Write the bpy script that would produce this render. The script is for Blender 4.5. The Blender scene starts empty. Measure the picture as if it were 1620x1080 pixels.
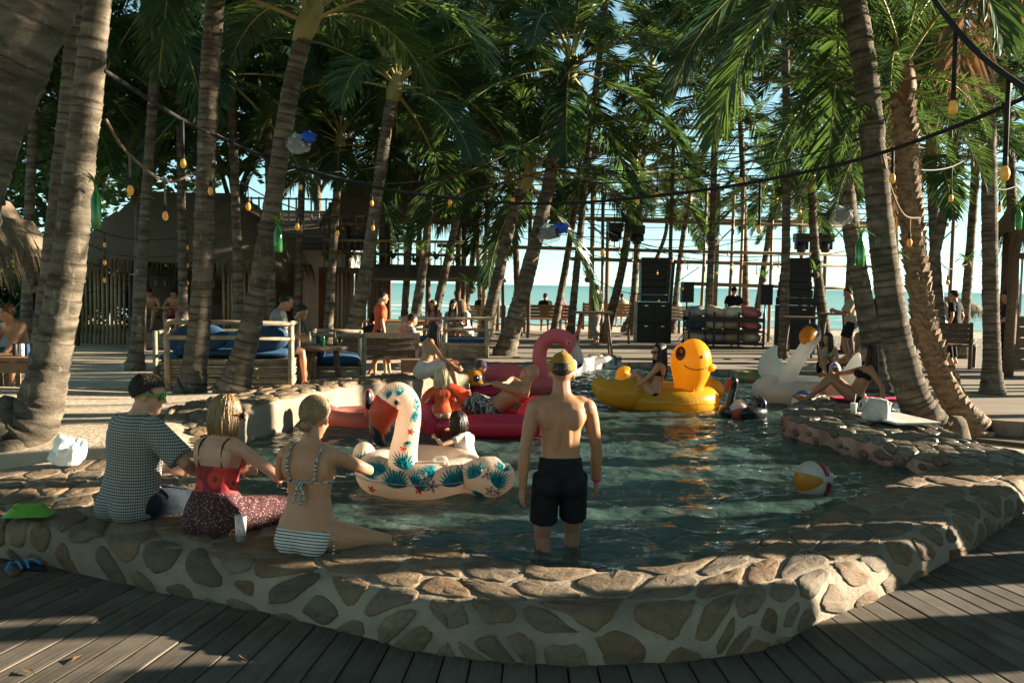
import bpy, bmesh, math, random
from mathutils import Vector, Matrix, noise
from mathutils.bvhtree import BVHTree
V = Vector
R = math.radians
S = bpy.context.scene
COL = S.collection
# ---------------------------------------------------------------- camera
CAM_H, PITCH, ROLL, FPX = 1.9, 3.58, 0.98, 1440.0
CROT = Matrix.Rotation(R(90 - PITCH), 4, 'X') @ Matrix.Rotation(R(ROLL), 4, 'Z')
cam_d = bpy.data.cameras.new('camera')
cam_d.lens = FPX / 1620 * 36
cam_d.sensor_width = 36
cam_d.clip_end = 20000
cam = bpy.data.objects.new('camera', cam_d)
cam.matrix_world = Matrix.Translation((0, 0, CAM_H)) @ CROT
COL.objects.link(cam)
S.camera = cam
# ---------------------------------------------------------------- sky, sun, exposure
SUN = V((1.0, 0.21, 0.25)).normalized()
w = bpy.data.worlds.new('World')
S.world = w
w.use_nodes = True
nt = w.node_tree
sky = nt.nodes.new('ShaderNodeTexSky')
sky.sky_type = 'NISHITA'
sky.sun_disc = False
sky.sun_elevation = math.asin(SUN.z)
sky.sun_rotation = math.atan2(SUN.x, SUN.y)
sky.air_density = 0.8
sky.dust_density = 0.0
sky.ozone_density = 1.2
tint = nt.nodes.new('ShaderNodeMixRGB')
tint.blend_type = 'MULTIPLY'
tint.inputs[0].default_value = 1.0
tint.inputs[2].default_value = (.66, .98, .99, 1)      # the photograph's cool white balance
pale = nt.nodes.new('ShaderNodeHueSaturation')
pale.inputs['Saturation'].default_value = .5          # hazy seaside sky
nt.links.new(sky.outputs[0], pale.inputs['Color'])
nt.links.new(pale.outputs[0], tint.inputs[1])
nt.links.new(tint.outputs[0], nt.nodes['Background'].inputs[0])
nt.nodes['Background'].inputs[1].default_value = 0.05
sl = bpy.data.lights.new('sun', 'SUN')
sl.energy = 5.0
sl.angle = R(0.5)
sl.color = (1.0, 0.87, 0.68)
sun = bpy.data.objects.new('sun', sl)
sun.rotation_euler = (-SUN).to_track_quat('-Z', 'Y').to_euler()
COL.objects.link(sun)
S.view_settings.view_transform = 'Standard'
S.view_settings.look = 'None'
S.view_settings.gamma = 1
S.view_settings.exposure = 2.2
S.cycles.max_bounces = 8
S.cycles.transparent_max_bounces = 8
S.cycles.caustics_reflective = False
S.cycles.caustics_refractive = False
S.cycles.use_denoising = True
# ---------------------------------------------------------------- measuring helpers
CR3 = CROT.to_3x3()
def ray(px, py):
    return CR3 @ V(((px - 810) / FPX, -(py - 540) / FPX, -1.0))
def at(px, py, z=0.0):
    d = ray(px, py)
    return V((0, 0, CAM_H)) + d * ((z - CAM_H) / d.z)
def atd(px, py, y):
    d = ray(px, py)
    return V((0, 0, CAM_H)) + d * (y / d.y)
def lerp(a, b, t):
    return a + (b - a) * t
def smooth(t):
    t = max(0, min(1, t))
    return t * t * (3 - 2 * t)
# ---------------------------------------------------------------- geometry collector
class G:
    def __init__(s):
        s.v = []; s.f = []
    def add(s, vs, fs):
        o = len(s.v)
        s.v += [tuple(p) for p in vs]
        s.f += [tuple(i + o for i in f) for f in fs]
        return s
    def box(s, c, size, M=None):
        c = V(c); x, y, z = [k / 2 for k in size]
        vs = [V((a * x, b * y, d * z)) for a in (-1, 1) for b in (-1, 1) for d in (-1, 1)]
        if M: vs = [M @ p for p in vs]
        return s.add([c + p for p in vs], [(0, 1, 3, 2), (4, 6, 7, 5), (0, 4, 5, 1), (2, 3, 7, 6), (0, 2, 6, 4), (1, 5, 7, 3)])
    def bar(s, a, b, w, h=None, up=(0, 0, 1)):
        a = V(a); b = V(b); h = h or w
        d = (b - a); L = d.length; d.normalize()
        u = V(up)
        if abs(d.dot(u)) > .98: u = V((0, 1, 0))
        x = d.cross(u).normalized(); z = x.cross(d)
        M = Matrix((x, d, z)).transposed()
        return s.box((a + b) / 2, (w, L, h), M)
    def tube(s, pts, rad, n=8, caps=True, ref=None):
        pts = [V(p) for p in pts]
        m = len(pts)
        if not isinstance(rad, (list, tuple)): rad = [rad] * m
        vs = []; fs = []
        prev = None
        for i, p in enumerate(pts):
            t = (pts[min(i + 1, m - 1)] - pts[max(i - 1, 0)])
            if t.length < 1e-9: t = V((0, 0, 1))
            t.normalize()
            if prev is None:
                r = V(ref) if ref else (V((1, 0, 0)) if abs(t.x) < .8 else V((0, 1, 0)))
            else:
                r = prev
            x = (r - t * r.dot(t))
            if x.length < 1e-6: x = t.orthogonal()
            x.normalize(); y = t.cross(x); prev = x
            rr = rad[i]
            rx, ry = rr if isinstance(rr, (list, tuple)) else (rr, rr)
            for k in range(n):
                a = 2 * math.pi * k / n
                vs.append(p + x * (rx * math.cos(a)) + y * (ry * math.sin(a)))
        for i in range(m - 1):
            for k in range(n):
                a = i * n + k; b = i * n + (k + 1) % n
                fs.append((a, b, b + n, a + n))
        if caps:
            fs.append(tuple(range(n - 1, -1, -1)))
            fs.append(tuple((m - 1) * n + k for k in range(n)))
        return s.add(vs, fs)
    def ell(s, c, r, M=None, seg=14, rings=9):
        if not isinstance(r, (list, tuple)): r = (r, r, r)
        c = V(c); vs = []; fs = []
        def P(a, b):
            p = V((r[0] * math.cos(b) * math.cos(a), r[1] * math.cos(b) * math.sin(a), r[2] * math.sin(b)))
            return c + (M @ p if M else p)
        vs.append(P(0, -math.pi / 2))
        for i in range(1, rings):
            for k in range(seg):
                vs.append(P(2 * math.pi * k / seg, -math.pi / 2 + math.pi * i / rings))
        vs.append(P(0, math.pi / 2))
        for k in range(seg):
            fs.append((0, 1 + (k + 1) % seg, 1 + k))
            e = 1 + (rings - 2) * seg
            fs.append((len(vs) - 1, e + k, e + (k + 1) % seg))
        for i in range(rings - 2):
            for k in range(seg):
                a = 1 + i * seg + k; b = 1 + i * seg + (k + 1) % seg
                fs.append((a, b, b + seg, a + seg))
        return s.add(vs, fs)
    def lathe(s, prof, n=16, c=(0, 0, 0), M=None):
        c = V(c); vs = []; fs = []
        for r, z in prof:
            for k in range(n):
                p = V((r * math.cos(2 * math.pi * k / n), r * math.sin(2 * math.pi * k / n), z))
                vs.append(c + (M @ p if M else p))
        for i in range(len(prof) - 1):
            for k in range(n):
                a = i * n + k; b = i * n + (k + 1) % n
                fs.append((a, b, b + n, a + n))
        fs.append(tuple(range(n - 1, -1, -1)))
        fs.append(tuple((len(prof) - 1) * n + k for k in range(n)))
        return s.add(vs, fs)
    def mesh(s, name, sm=True):
        me = bpy.data.meshes.new(name)
        me.from_pydata(s.v, [], s.f)
        if sm:
            me.polygons.foreach_set('use_smooth', [True] * len(me.polygons))
        me.update()
        return me
    def build(s, name, mat, parent=None, sm=True, loc=(0, 0, 0)):
        return link(name, s.mesh(name, sm), mat, parent, loc)
def link(name, me, mat=None, parent=None, loc=(0, 0, 0), rot=None):
    o = bpy.data.objects.new(name, me)
    COL.objects.link(o)
    if mat and not me.materials: me.materials.append(mat)
    if parent: o.parent = parent
    o.location = loc
    if rot: o.rotation_euler = rot
    return o
def tag(o, label, cat, group=None, kind=None):
    if label: o['label'] = label
    if cat: o['category'] = cat
    if group: o['group'] = group
    if kind: o['kind'] = kind
    return o
def thing(name, label, cat, loc=(0, 0, 0), rotz=0, group=None):
    o = bpy.data.objects.new(name, None)
    o.empty_display_size = .1
    COL.objects.link(o)
    o.location = loc; o.rotation_euler = (0, 0, rotz)
    return tag(o, label, cat, group)
def struct(o):
    o['kind'] = 'structure'; return o
def dup(root, loc, rotz=0, label=None, group=None, scale=None):
    r = root.copy(); COL.objects.link(r); r.location = loc; r.rotation_euler = (0, 0, rotz)
    if label: r['label'] = label
    if group: r['group'] = group
    if scale: r.scale = (scale,) * 3 if not isinstance(scale, tuple) else scale
    for ch in list(root.children):
        c = ch.copy(); COL.objects.link(c); c.parent = r
        for g in list(ch.children):
            d = g.copy(); COL.objects.link(d); d.parent = c
    return r
# ---------------------------------------------------------------- materials
class NT:
    def __init__(s, name):
        s.m = bpy.data.materials.new(name); s.m.use_nodes = True
        s.t = s.m.node_tree; s.b = s.t.nodes['Principled BSDF']; s.out = s.t.nodes['Material Output']
        s._tc = None
    def n(s, typ, **kw):
        nd = s.t.nodes.new('ShaderNode' + typ)
        for k, v in kw.items():
            if k.startswith('i_'):
                key = k[2:].replace('_', ' ')
                nd.inputs[key].default_value = v
            else: setattr(nd, k, v)
        return nd
    def l(s, a, b):
        s.t.links.new(a, b)
    def co(s, scale=(1, 1, 1), rot=(0, 0, 0), kind='Object'):
        if s._tc is None: s._tc = s.n('TexCoord')
        mp = s.n('Mapping')
        mp.inputs['Scale'].default_value = scale; mp.inputs['Rotation'].default_value = rot
        s.l(s._tc.outputs[kind], mp.inputs[0])
        return mp.outputs[0]
    def noise(s, co, scale, detail=4, rough=.55, dist=0):
        nd = s.n('TexNoise'); nd.inputs['Scale'].default_value = scale; nd.inputs['Detail'].default_value = detail
        nd.inputs['Roughness'].default_value = rough; nd.inputs['Distortion'].default_value = dist
        s.l(co, nd.inputs['Vector']); return nd.outputs['Fac']
    def ramp(s, fac, stops):
        nd = s.n('ValToRGB'); cr = nd.color_ramp
        while len(cr.elements) > len(stops): cr.elements.remove(cr.elements[-1])
        while len(cr.elements) < len(stops): cr.elements.new(.5)
        for e, (p, c) in zip(cr.elements, stops):
            e.position = p; e.color = (c, c, c, 1) if isinstance(c, (int, float)) else (*c, 1)
        s.l(fac, nd.inputs[0]); return nd.outputs[0]
    def mix(s, fac, a, b, mode='MIX'):
        nd = s.n('MixRGB', blend_type=mode)
        for sock, x in ((nd.inputs[0], fac), (nd.inputs[1], a), (nd.inputs[2], b)):
            if isinstance(x, (int, float)): sock.default_value = x if sock == nd.inputs[0] else (x, x, x, 1)
            elif isinstance(x, tuple): sock.default_value = (*x, 1)
            else: s.l(x, sock)
        return nd.outputs[0]
    def math(s, op, a, b=None):
        nd = s.n('Math', operation=op)
        for i, x in enumerate((a, b)):
            if x is None: continue
            if isinstance(x, (int, float)): nd.inputs[i].default_value = x
            else: s.l(x, nd.inputs[i])
        return nd.outputs[0]
    def rnd(s):
        return s.n('ObjectInfo').outputs['Random']
    def bump(s, h, strength=.3, dist=.01):
        nd = s.n('Bump'); nd.inputs['Strength'].default_value = strength; nd.inputs['Distance'].default_value = dist
        s.l(h, nd.inputs['Height']); s.l(nd.outputs[0], s.b.inputs['Normal'])
    def col(s, c):
        if isinstance(c, tuple): s.b.inputs['Base Color'].default_value = (*c, 1)
        else: s.l(c, s.b.inputs['Base Color'])
    def set(s, **kw):
        for k, v in kw.items(): s.b.inputs[k.replace('_', ' ')].default_value = v
        return s
    def translucent(s, fac, colr):
        tr = s.n('BsdfTranslucent'); mx = s.n('MixShader')
        if isinstance(colr, tuple): tr.inputs[0].default_value = (*colr, 1)
        else: s.l(colr, tr.inputs[0])
        mx.inputs[0].default_value = fac
        s.l(s.b.outputs[0], mx.inputs[1]); s.l(tr.outputs[0], mx.inputs[2]); s.l(mx.outputs[0], s.out.inputs[0])
MC = {}
def M(name, c, rough=.6, c2=None, scale=6, amt=None, bump=0, bscale=60, bdist=.004, spec=.4, metal=0, vary=0, stretch=(1, 1, 1), coat=0, sss=0, trl=0):
    if name in MC: return MC[name]
    n = NT(name)
    if c2 is None: c2 = tuple(k * .72 for k in c)
    co = n.co(stretch)
    f = n.ramp(n.noise(co, scale, 5), [(.32, 0.), (.68, 1.)])
    cc = n.mix(f, c, c2)
    if vary:
        r = n.rnd()
        cc = n.mix(1.0, cc, n.ramp(r, [(0, 1 - vary), (1, 1 + vary)]), 'MULTIPLY')
    n.col(cc)
    n.set(Roughness=rough, Metallic=metal, IOR=1.45)
    n.b.inputs['Specular IOR Level'].default_value = spec
    n.b.inputs['Coat Weight'].default_value = coat
    if sss:
        n.b.inputs['Subsurface Weight'].default_value = sss
        n.b.inputs['Subsurface Radius'].default_value = (.02, .008, .004)
    if bump: n.bump(n.noise(co, bscale, 4), bump, bdist)
    if trl: n.translucent(trl, cc)
    MC[name] = n.m
    return n.m
def mk(fn):
    name = fn.__name__
    n = NT(name); fn(n); MC[name] = n.m
    return n.m
# ================================================================ SETTING
rng = random.Random(7)
def fill_noise(p, s): return noise.noise(V(p) * s)
@mk
def sand(n):
    co = n.co()
    c = n.mix(n.ramp(n.noise(co, .9, 6), [(.35, 0.), (.65, 1.)]), (.55, .44, .31), (.42, .33, .225))
    c = n.mix(n.ramp(n.noise(co, 9, 5), [(.55, 0.), (.75, .5)]), c, (.3, .23, .15))
    n.col(c); n.set(Roughness=.95); n.bump(n.noise(co, 14, 8, .65), .7, .05)
@mk
def deck_wood(n):
    co = n.co((1, 1, 1))
    g = n.noise(n.co((26, 1.3, 26)), 1.6, 6, .6)
    c = n.mix(n.ramp(g, [(.3, 0.), (.7, 1.)]), (.125, .10, .074), (.058, .048, .037))
    c = n.mix(n.ramp(n.noise(co, 2.2, 5), [(.45, 0.), (.75, .7)]), c, (.19, .165, .13))
    c = n.mix(n.ramp(n.noise(co, 23, 3), [(.68, 0.), (.76, .8)]), c, (.07, .05, .035))
    r = n.rnd(); c = n.mix(1.0, c, n.ramp(r, [(0, .72), (1, 1.18)]), 'MULTIPLY')
    n.col(c); n.set(Roughness=.82); n.b.inputs['Specular IOR Level'].default_value = .25
    n.bump(g, .45, .008)
@mk
def far_deck_wood(n):
    co = n.co()
    sx = n.n('SeparateXYZ'); n.l(co, sx.inputs[0])
    fr = n.math('FRACT', n.math('MULTIPLY', sx.outputs[1], 6.2))
    gap = n.ramp(fr, [(0, 0.), (.06, 1.), (.94, 1.), (1, 0.)])
    row = n.math('FLOOR', n.math('MULTIPLY', sx.outputs[1], 6.2))
    wn = n.n('TexWhiteNoise', noise_dimensions='1D'); n.l(row, wn.inputs['W'])
    c = n.mix(wn.outputs[0], (.34, .28, .21), (.22, .175, .125))
    c = n.mix(n.ramp(n.noise(n.co((1.2, 22, 1)), 1.5, 5), [(.35, 0.), (.7, .6)]), c, (.16, .12, .085))
    n.col(n.mix(gap, (.03, .024, .018), c)); n.set(Roughness=.8); n.bump(gap, .6, .01)
@mk
def stone(n):
    co = n.co(); r = n.rnd()
    base = n.ramp(r, [(0, (.17, .095, .045)), (.3, (.24, .155, .08)), (.5, (.11, .085, .06)), (.75, (.30, .20, .11)), (1, (.16, .13, .095))])
    c = n.mix(n.ramp(n.noise(co, 7, 7, .65), [(.35, 0.), (.7, .8)]), base, (.10, .075, .05))
    c = n.mix(n.ramp(n.noise(co, 3, 4), [(.55, 0.), (.8, .55)]), c, (.42, .31, .18))
    c = n.mix(n.ramp(n.noise(n.co((1, 1, 1), kind='Object'), 26, 5, .7), [(.5, 0.), (.8, .5)]), c, (.05, .04, .03))
    n.col(c); n.set(Roughness=.78); n.b.inputs['Specular IOR Level'].default_value = .35
    n.bump(n.noise(n.co((1, 1, 2.5)), 11, 9, .68), .8, .03)
@mk
def mortar(n):
    co = n.co()
    c = n.mix(n.ramp(n.noise(co, 2.4, 6), [(.35, 0.), (.68, 1.)]), (.37, .295, .205), (.23, .18, .125))
    c = n.mix(n.ramp(n.noise(co, 17, 4), [(.6, 0.), (.75, .5)]), c, (.17, .125, .085))
    c = n.mix(n.ramp(n.noise(co, 1.1, 6, .7), [(.5, 0.), (.72, .65)]), c, (.14, .115, .08))
    n.col(c); n.set(Roughness=.88); n.bump(n.noise(co, 22, 8, .65), .7, .025)
@mk
def pink_plaster(n):
    co = n.co()
    c = n.mix(n.ramp(n.noise(co, 3.5, 6), [(.4, 0.), (.62, 1.)]), (.52, .29, .21), (.30, .15, .10))
    n.col(c); n.set(Roughness=.85); n.bump(n.noise(co, 15, 8, .65), .8, .04)
@mk
def wet_stone(n):
    co = n.co(); r = n.rnd()
    c = n.mix(n.ramp(n.noise(co, 8, 7, .6), [(.3, 0.), (.7, 1.)]), (.10, .085, .06), (.17, .14, .10))
    c = n.mix(1.0, c, n.ramp(r, [(0, .7), (1, 1.3)]), 'MULTIPLY')
    n.col(c); n.set(Roughness=.34); n.bump(n.noise(co, 12, 9, .65), .7, .02)
@mk
def pool_floor(n):
    co = n.co()
    n.col(n.mix(n.ramp(n.noise(co, 1.6, 5), [(.3, 0.), (.7, 1.)]), (.20, .26, .20), (.11, .17, .14))); n.set(Roughness=.7)
@mk
def pool_water(n):
    n.col((.50, .80, .72)); n.set(Roughness=.02, IOR=1.42)
    n.b.inputs['Transmission Weight'].default_value = .82
    n.b.inputs['Specular IOR Level'].default_value = .75
    n.bump(n.noise(n.co((1, 2.4, 1)), 6, 3, .5, .6), .6, .05)
    n.col((.24, .42, .36))
@mk
def sea_water(n):
    co = n.co((.02, .12, 1))
    sx = n.n('SeparateXYZ'); n.l(n.co(), sx.inputs[0])
    far = n.ramp(n.math('DIVIDE', sx.outputs[1], 900.0), [(0, 0.), (.12, .35), (1, 1.)])
    c = n.mix(far, (.24, .41, .38), (.13, .30, .30))
    wave = n.noise(n.co((.05, .35, 1)), 1, 6, .6)
    c = n.mix(n.ramp(wave, [(.45, 0.), (.7, .5)]), c, (.05, .2, .2))
    surf = n.ramp(n.noise(n.co((.03, .16, 1)), 1, 8, .7), [(.54, 0.), (.6, 1.)])
    near = n.ramp(n.math('DIVIDE', sx.outputs[1], 300.0), [(.22, 1.), (.36, .9), (.5, .15), (.75, 0.)])
    c = n.mix(n.math('MULTIPLY', surf, near), c, (.75, .78, .76))
    n.col(c); n.set(Roughness=.6); n.b.inputs['Specular IOR Level'].default_value = .12
    n.bump(wave, .5, .4)

# ---- pool outline (world metres)
NEAR = [((335, 700), (-300, 838)), ((345, 745), (-140, 866)), ((380, 790), (60, 898)), ((440, 826), (240, 940)), ((520, 848), (400, 972)),
        ((590, 860), (540, 1005)), ((700, 868), (660, 1036)), ((787, 884), (773, 1053)), ((873, 897), (873, 1060)), ((973, 900), (1000, 1058)),
        ((1080, 892), (1110, 1049)), ((1173, 863), (1213, 1030)), ((1233, 837), (1300, 990)), ((1293, 817), (1407, 942)),
        ((1353, 787), (1523, 880)), ((1427, 757), (1590, 833)), ((1475, 745), (1690, 775)), ((1500, 735), (1790, 730))]
NIN = [at(*a, .28).to_2d() for a, b in NEAR]
NOUT = [at(*b, 0).to_2d() for a, b in NEAR]
PROM_A = [V((3.95, 8.0)), V((3.72, 8.7)), V((3.45, 9.6)), V((3.2, 10.5)), V((3.45, 11.2)), V((4.1, 12.0))]
K47 = 1.047
PROM_B = [V((5.1, 7.9)), V((4.85, 8.9)), V((4.75, 9.7)), V((4.7, 10.5)), V((4.72, 11.2)), V((4.9, 11.9))]
FAR_IN = [V((-2.72, 8.25)), V((-2.78, 9.0)), V((-2.72, 9.7)), V((-2.3, 11.0)), V((-1.85, 12.1)), V((-1.2, 12.75)), V((-.62, 13.3)), V((-.6, 14.6)), V((-.65, 15.8)),
          V((-.2, 16.25)), V((.5, 16.5)), V((1.2, 17.5)), V((1.8, 18.5)), V((2.3, 19.0))]
ARM = [V((4.9, 12.25)), V((5.6, 12.7)), V((6.2, 13.6)), V((6.6, 15.3)), V((6.2, 17.2)), V((4.4, 17.4)), V((3.2, 18.3)), V((2.3, 19.0))]
PROM_A = [p * K47 for p in PROM_A]; PROM_B = [p * K47 for p in PROM_B]; FAR_IN = [p * K47 for p in FAR_IN]; ARM = [p * K47 for p in ARM]
POOL = NIN[:16] + PROM_A + ARM + FAR_IN[::-1][1:]
def inside(p, poly):
    c = False; j = len(poly) - 1
    for i in range(len(poly)):
        a, b = poly[i], poly[j]
        if (a.y > p.y) != (b.y > p.y) and p.x < (b.x - a.x) * (p.y - a.y) / (b.y - a.y) + a.x: c = not c
        j = i
    return c
def pdist(p, poly):
    best = 1e9; j = len(poly) - 1
    for i in range(len(poly)):
        a, b = poly[j], poly[i]; d = b - a
        t = max(0, min(1, (p - a).dot(d) / max(d.length_squared, 1e-9)))
        best = min(best, (a + d * t - p).length); j = i
    return best
POOL_FINE = POOL
# ---- ground
def ground_z(x, y):
    m = smooth((-2.2 - x) / 1.2) * smooth((y - 7.2) / 1.2) * smooth((15.5 - y) / 4) * smooth((x + 14) / 4)
    m = max(m, smooth((-1.0 - x) / .8) * smooth((y - 12.4) / .8) * smooth((17 - y) / 3) * smooth((x + 8) / 3) * .8)
    z = .42 * m - .02
    z += .05 * fill_noise((x, y, 0), .5) * smooth((abs(x) + y - 6) / 6) * (1 if x < 0 else .2)
    if y > 40: z -= 1.9 * smooth((y - 40) / 45)
    return z
def make_ground():
    xs = [-900, -300, -120, -60] + [-40 + .5 * i for i in range(161)] + [60, 120, 300, 900]
    ys = [-600, -200, -60, -25] + [-10 + .5 * i for i in range(126)] + [56, 60, 66, 72, 80, 90, 110]
    xs2 = xs; vs = []; fs = []
    for y in ys:
        for x in xs2: vs.append((x, y, ground_z(x, y)))
    nx = len(xs2)
    for j in range(len(ys) - 1):
        for i in range(nx - 1):
            c = V(((xs2[i] + xs2[i + 1]) / 2, (ys[j] + ys[j + 1]) / 2))
            if -4.5 < c.x < 8 and 4 < c.y < 21 and (inside(c, POOL_FINE) or pdist(c, POOL_FINE) < .28): continue
            a = j * nx + i
            fs.append((a, a + 1, a + nx + 1, a + nx))
    g = G().add(vs, fs)
    return struct(g.build('ground', MC['sand']))
make_ground()
g = G(); N = 60
xs = [-6000, -2500, -1200, -600, -300] + [-200 + 10 * i for i in range(41)] + [300, 600, 1200, 2500, 6000]
ys = [68 + 2.0 * i for i in range(60)] + [200, 240, 300, 400, 600, 900, 1500, 3000, 9000]
vs = []; fs = []
for y in ys:
    for x in xs:
        z = -1.0
        if y < 200:
            k = noise.noise(V((x * .012, y * .09, 3)))
            z += .55 * max(0, k) ** 1.5 * smooth((y - 70) / 20) + .08 * noise.noise(V((x * .05, y * .3, 1)))
        vs.append((x, y, z))
nx = len(xs)
for j in range(len(ys) - 1):
    for i in range(nx - 1):
        a = j * nx + i; fs.append((a, a + 1, a + nx + 1, a + nx))
struct(g.add(vs, fs).build('sea', MC['sea_water']))
# ---- pool floor and water
WATER_Z = .12
def pool_sheet(name, step, fz, mat, sm=True):
    ix0, ix1, iy0, iy1 = -3.6, 7.3, 4.8, 20.2
    nx = int((ix1 - ix0) / step); ny = int((iy1 - iy0) / step)
    idx = {}; vs = []; fs = []
    ok = {}
    for j in range(ny):
        for i in range(nx):
            c = V((ix0 + (i + .5) * step, iy0 + (j + .5) * step))
            if inside(c, POOL_FINE) or pdist(c, POOL_FINE) < .16:
                q = []
                for di, dj in ((0, 0), (1, 0), (1, 1), (0, 1)):
                    k = (i + di, j + dj)
                    if k not in idx:
                        idx[k] = len(vs); x = ix0 + k[0] * step; y = iy0 + k[1] * step
                        vs.append((x, y, fz(x, y)))
                    q.append(idx[k])
                fs.append(tuple(q))
    return struct(G().add(vs, fs).build(name, mat, sm=sm))
pool_sheet('pool_floor', .3, lambda x, y: -.29, MC['pool_floor'])
def wave_z(x, y):
    p = V((x * 1.5 + .3 * math.sin(y * 1.3), y * 3.6, 0))
    z = .042 * noise.noise(p) + .030 * noise.noise(V((x * 3.2 + 5, y * 6.5, 1.7))) + .014 * noise.noise(V((x * 7, y * 15, 4))) + .004 * noise.noise(V((x * 16, y * 30, 9)))
    cx, cy = x - .55, y - 6.1
    r = math.hypot(cx, cy)
    z += .012 * math.sin(r * 17) * math.exp(-r * .9)
    return WATER_Z + z
pool_sheet('pool_water', .04, wave_z, MC['pool_water'])
# ---- pool walls
def crom(P, n):
    out = []
    for i in range(len(P) - 1):
        p0 = P[max(i - 1, 0)]; p1 = P[i]; p2 = P[i + 1]; p3 = P[min(i + 2, len(P) - 1)]
        for k in range(n):
            t = k / n
            out.append(.5 * ((2 * p1) + (p2 - p0) * t + (2 * p0 - 5 * p1 + 4 * p2 - p3) * t * t + (3 * p1 - p0 - 3 * p2 + p3) * t ** 3))
    out.append(P[-1].copy()); return out
class Wall:
    def __init__(s, ins, outs, zt, zo, zi, sub=8, wob=.02, lip=.05, rise=0):
        s.rise = rise
        s.i = crom(ins, sub); s.o = crom(outs, sub); s.zt = zt; s.zo = zo; s.zi = zi; s.wob = wob; s.lip = lip
        s.s = [0]
        for k in range(1, len(s.i)):
            s.s.append(s.s[-1] + ((s.i[k] - s.i[k - 1]).length + (s.o[k] - s.o[k - 1]).length) / 2)
        s.L = s.s[-1]
        s.fh = zt - zo
    def pair(s, u):
        u = max(0, min(s.L - 1e-6, u))
        lo, hi = 0, len(s.s) - 1
        while hi - lo > 1:
            m = (lo + hi) // 2
            if s.s[m] <= u: lo = m
            else: hi = m
        t = (u - s.s[lo]) / max(1e-9, s.s[lo + 1] - s.s[lo])
        return s.i[lo].lerp(s.i[lo + 1], t), s.o[lo].lerp(s.o[lo + 1], t)
    def T(s, u):
        a, b = s.pair(u); return (b - a).length + s.fh
    def raw(s, u, t):
        a, b = s.pair(u); w = (b - a).length; d = (b - a) / max(w, 1e-6)
        zt = s.zt + (s.rise(u) if callable(s.rise) else s.rise * u) + .018 * noise.noise(V((u * .7, 3, 0)))
        prof = [(0, zt - .05), (.035, zt - .008), (.10, zt), (max(w - .16, .12), zt - .015), (w - .07, zt - .022), (w - .015, zt - .075), (w + .02, zt - .17), (w + .01, s.zo), (w, s.zo - .1)]
        if t <= 0: o, z = prof[0]; o += t * .0; z += t; 
        else:
            acc = 0; o, z = prof[-1]
            for k in range(len(prof) - 1):
                p, q = prof[k], prof[k + 1]; L = math.hypot(q[0] - p[0], q[1] - p[1])
                if acc + L >= t:
                    f = (t - acc) / max(L, 1e-6); o = lerp(p[0], q[0], f); z = lerp(p[1], q[1], f); break
                acc += L
        P = V((a.x + d.x * o, a.y + d.y * o, z))
        k = noise.noise(P * 1.9) * s.wob + noise.noise(P * 6) * s.wob * .45
        return P + V((d.x * k * (1 if t > w - .1 else .2), d.y * k * (1 if t > w - .1 else .2), k * .6))
    def pos(s, u, t, h=0):
        p = s.raw(u, t)
        if h == 0: return p
        e = .03
        du = s.raw(min(u + e, s.L), t) - s.raw(max(u - e, 0), t); dt = s.raw(u, t + e) - s.raw(u, max(t - e, 0))
        nrm = du.cross(dt)
        if nrm.length < 1e-9: nrm = V((0, 0, 1))
        nrm.normalize()
        if nrm.z < -.3: nrm = -nrm
        a, b = s.pair(u)
        out = V((b.x - a.x, b.y - a.y, 0)).normalized()
        if nrm.dot(out * .5 + V((0, 0, 1))) < 0: nrm = -nrm
        return p + nrm * h
    def body(s, name, mat, parent):
        n = max(2, int(s.L / .07)); vs = []; fs = []
        m = 26
        for i in range(n + 1):
            u = s.L * i / n; T = s.T(u) + .08
            a, b = s.pair(u)
            vs.append((a.x, a.y, s.zi)); vs.append((a.x, a.y, s.zt + (s.rise(u) if callable(s.rise) else s.rise * u) - .14))
            for k in range(m): vs.append(s.raw(u, T * k / (m - 1)))
        q = m + 2
        for i in range(n):
            for k in range(q - 1):
                a = i * q + k; fs.append((a, a + 1, a + q + 1, a + q))
        fs.append(tuple(range(q))); fs.append(tuple(n * q + k for k in range(q - 1, -1, -1)))
        return G().add(vs, fs).build(name, mat, parent)
def voronoi(pts, bound, nb=2.2):
    cells = []
    for i, p in enumerate(pts):
        poly = [V(q) for q in bound(p)]
        for j, q in enumerate(pts):
            if i == j or (q - p).length > nb: continue
            m = (p + q) / 2; d = q - p; new = []
            for k in range(len(poly)):
                a, b = poly[k], poly[(k + 1) % len(poly)]
                sa, sb = (a - m).dot(d), (b - m).dot(d)
                if sa <= 0: new.append(a)
                if sa * sb < 0: new.append(a + (b - a) * (sa / (sa - sb)))
            poly = new
            if len(poly) < 3: break
        if len(poly) >= 3: cells.append((p, poly))
    return cells
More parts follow.
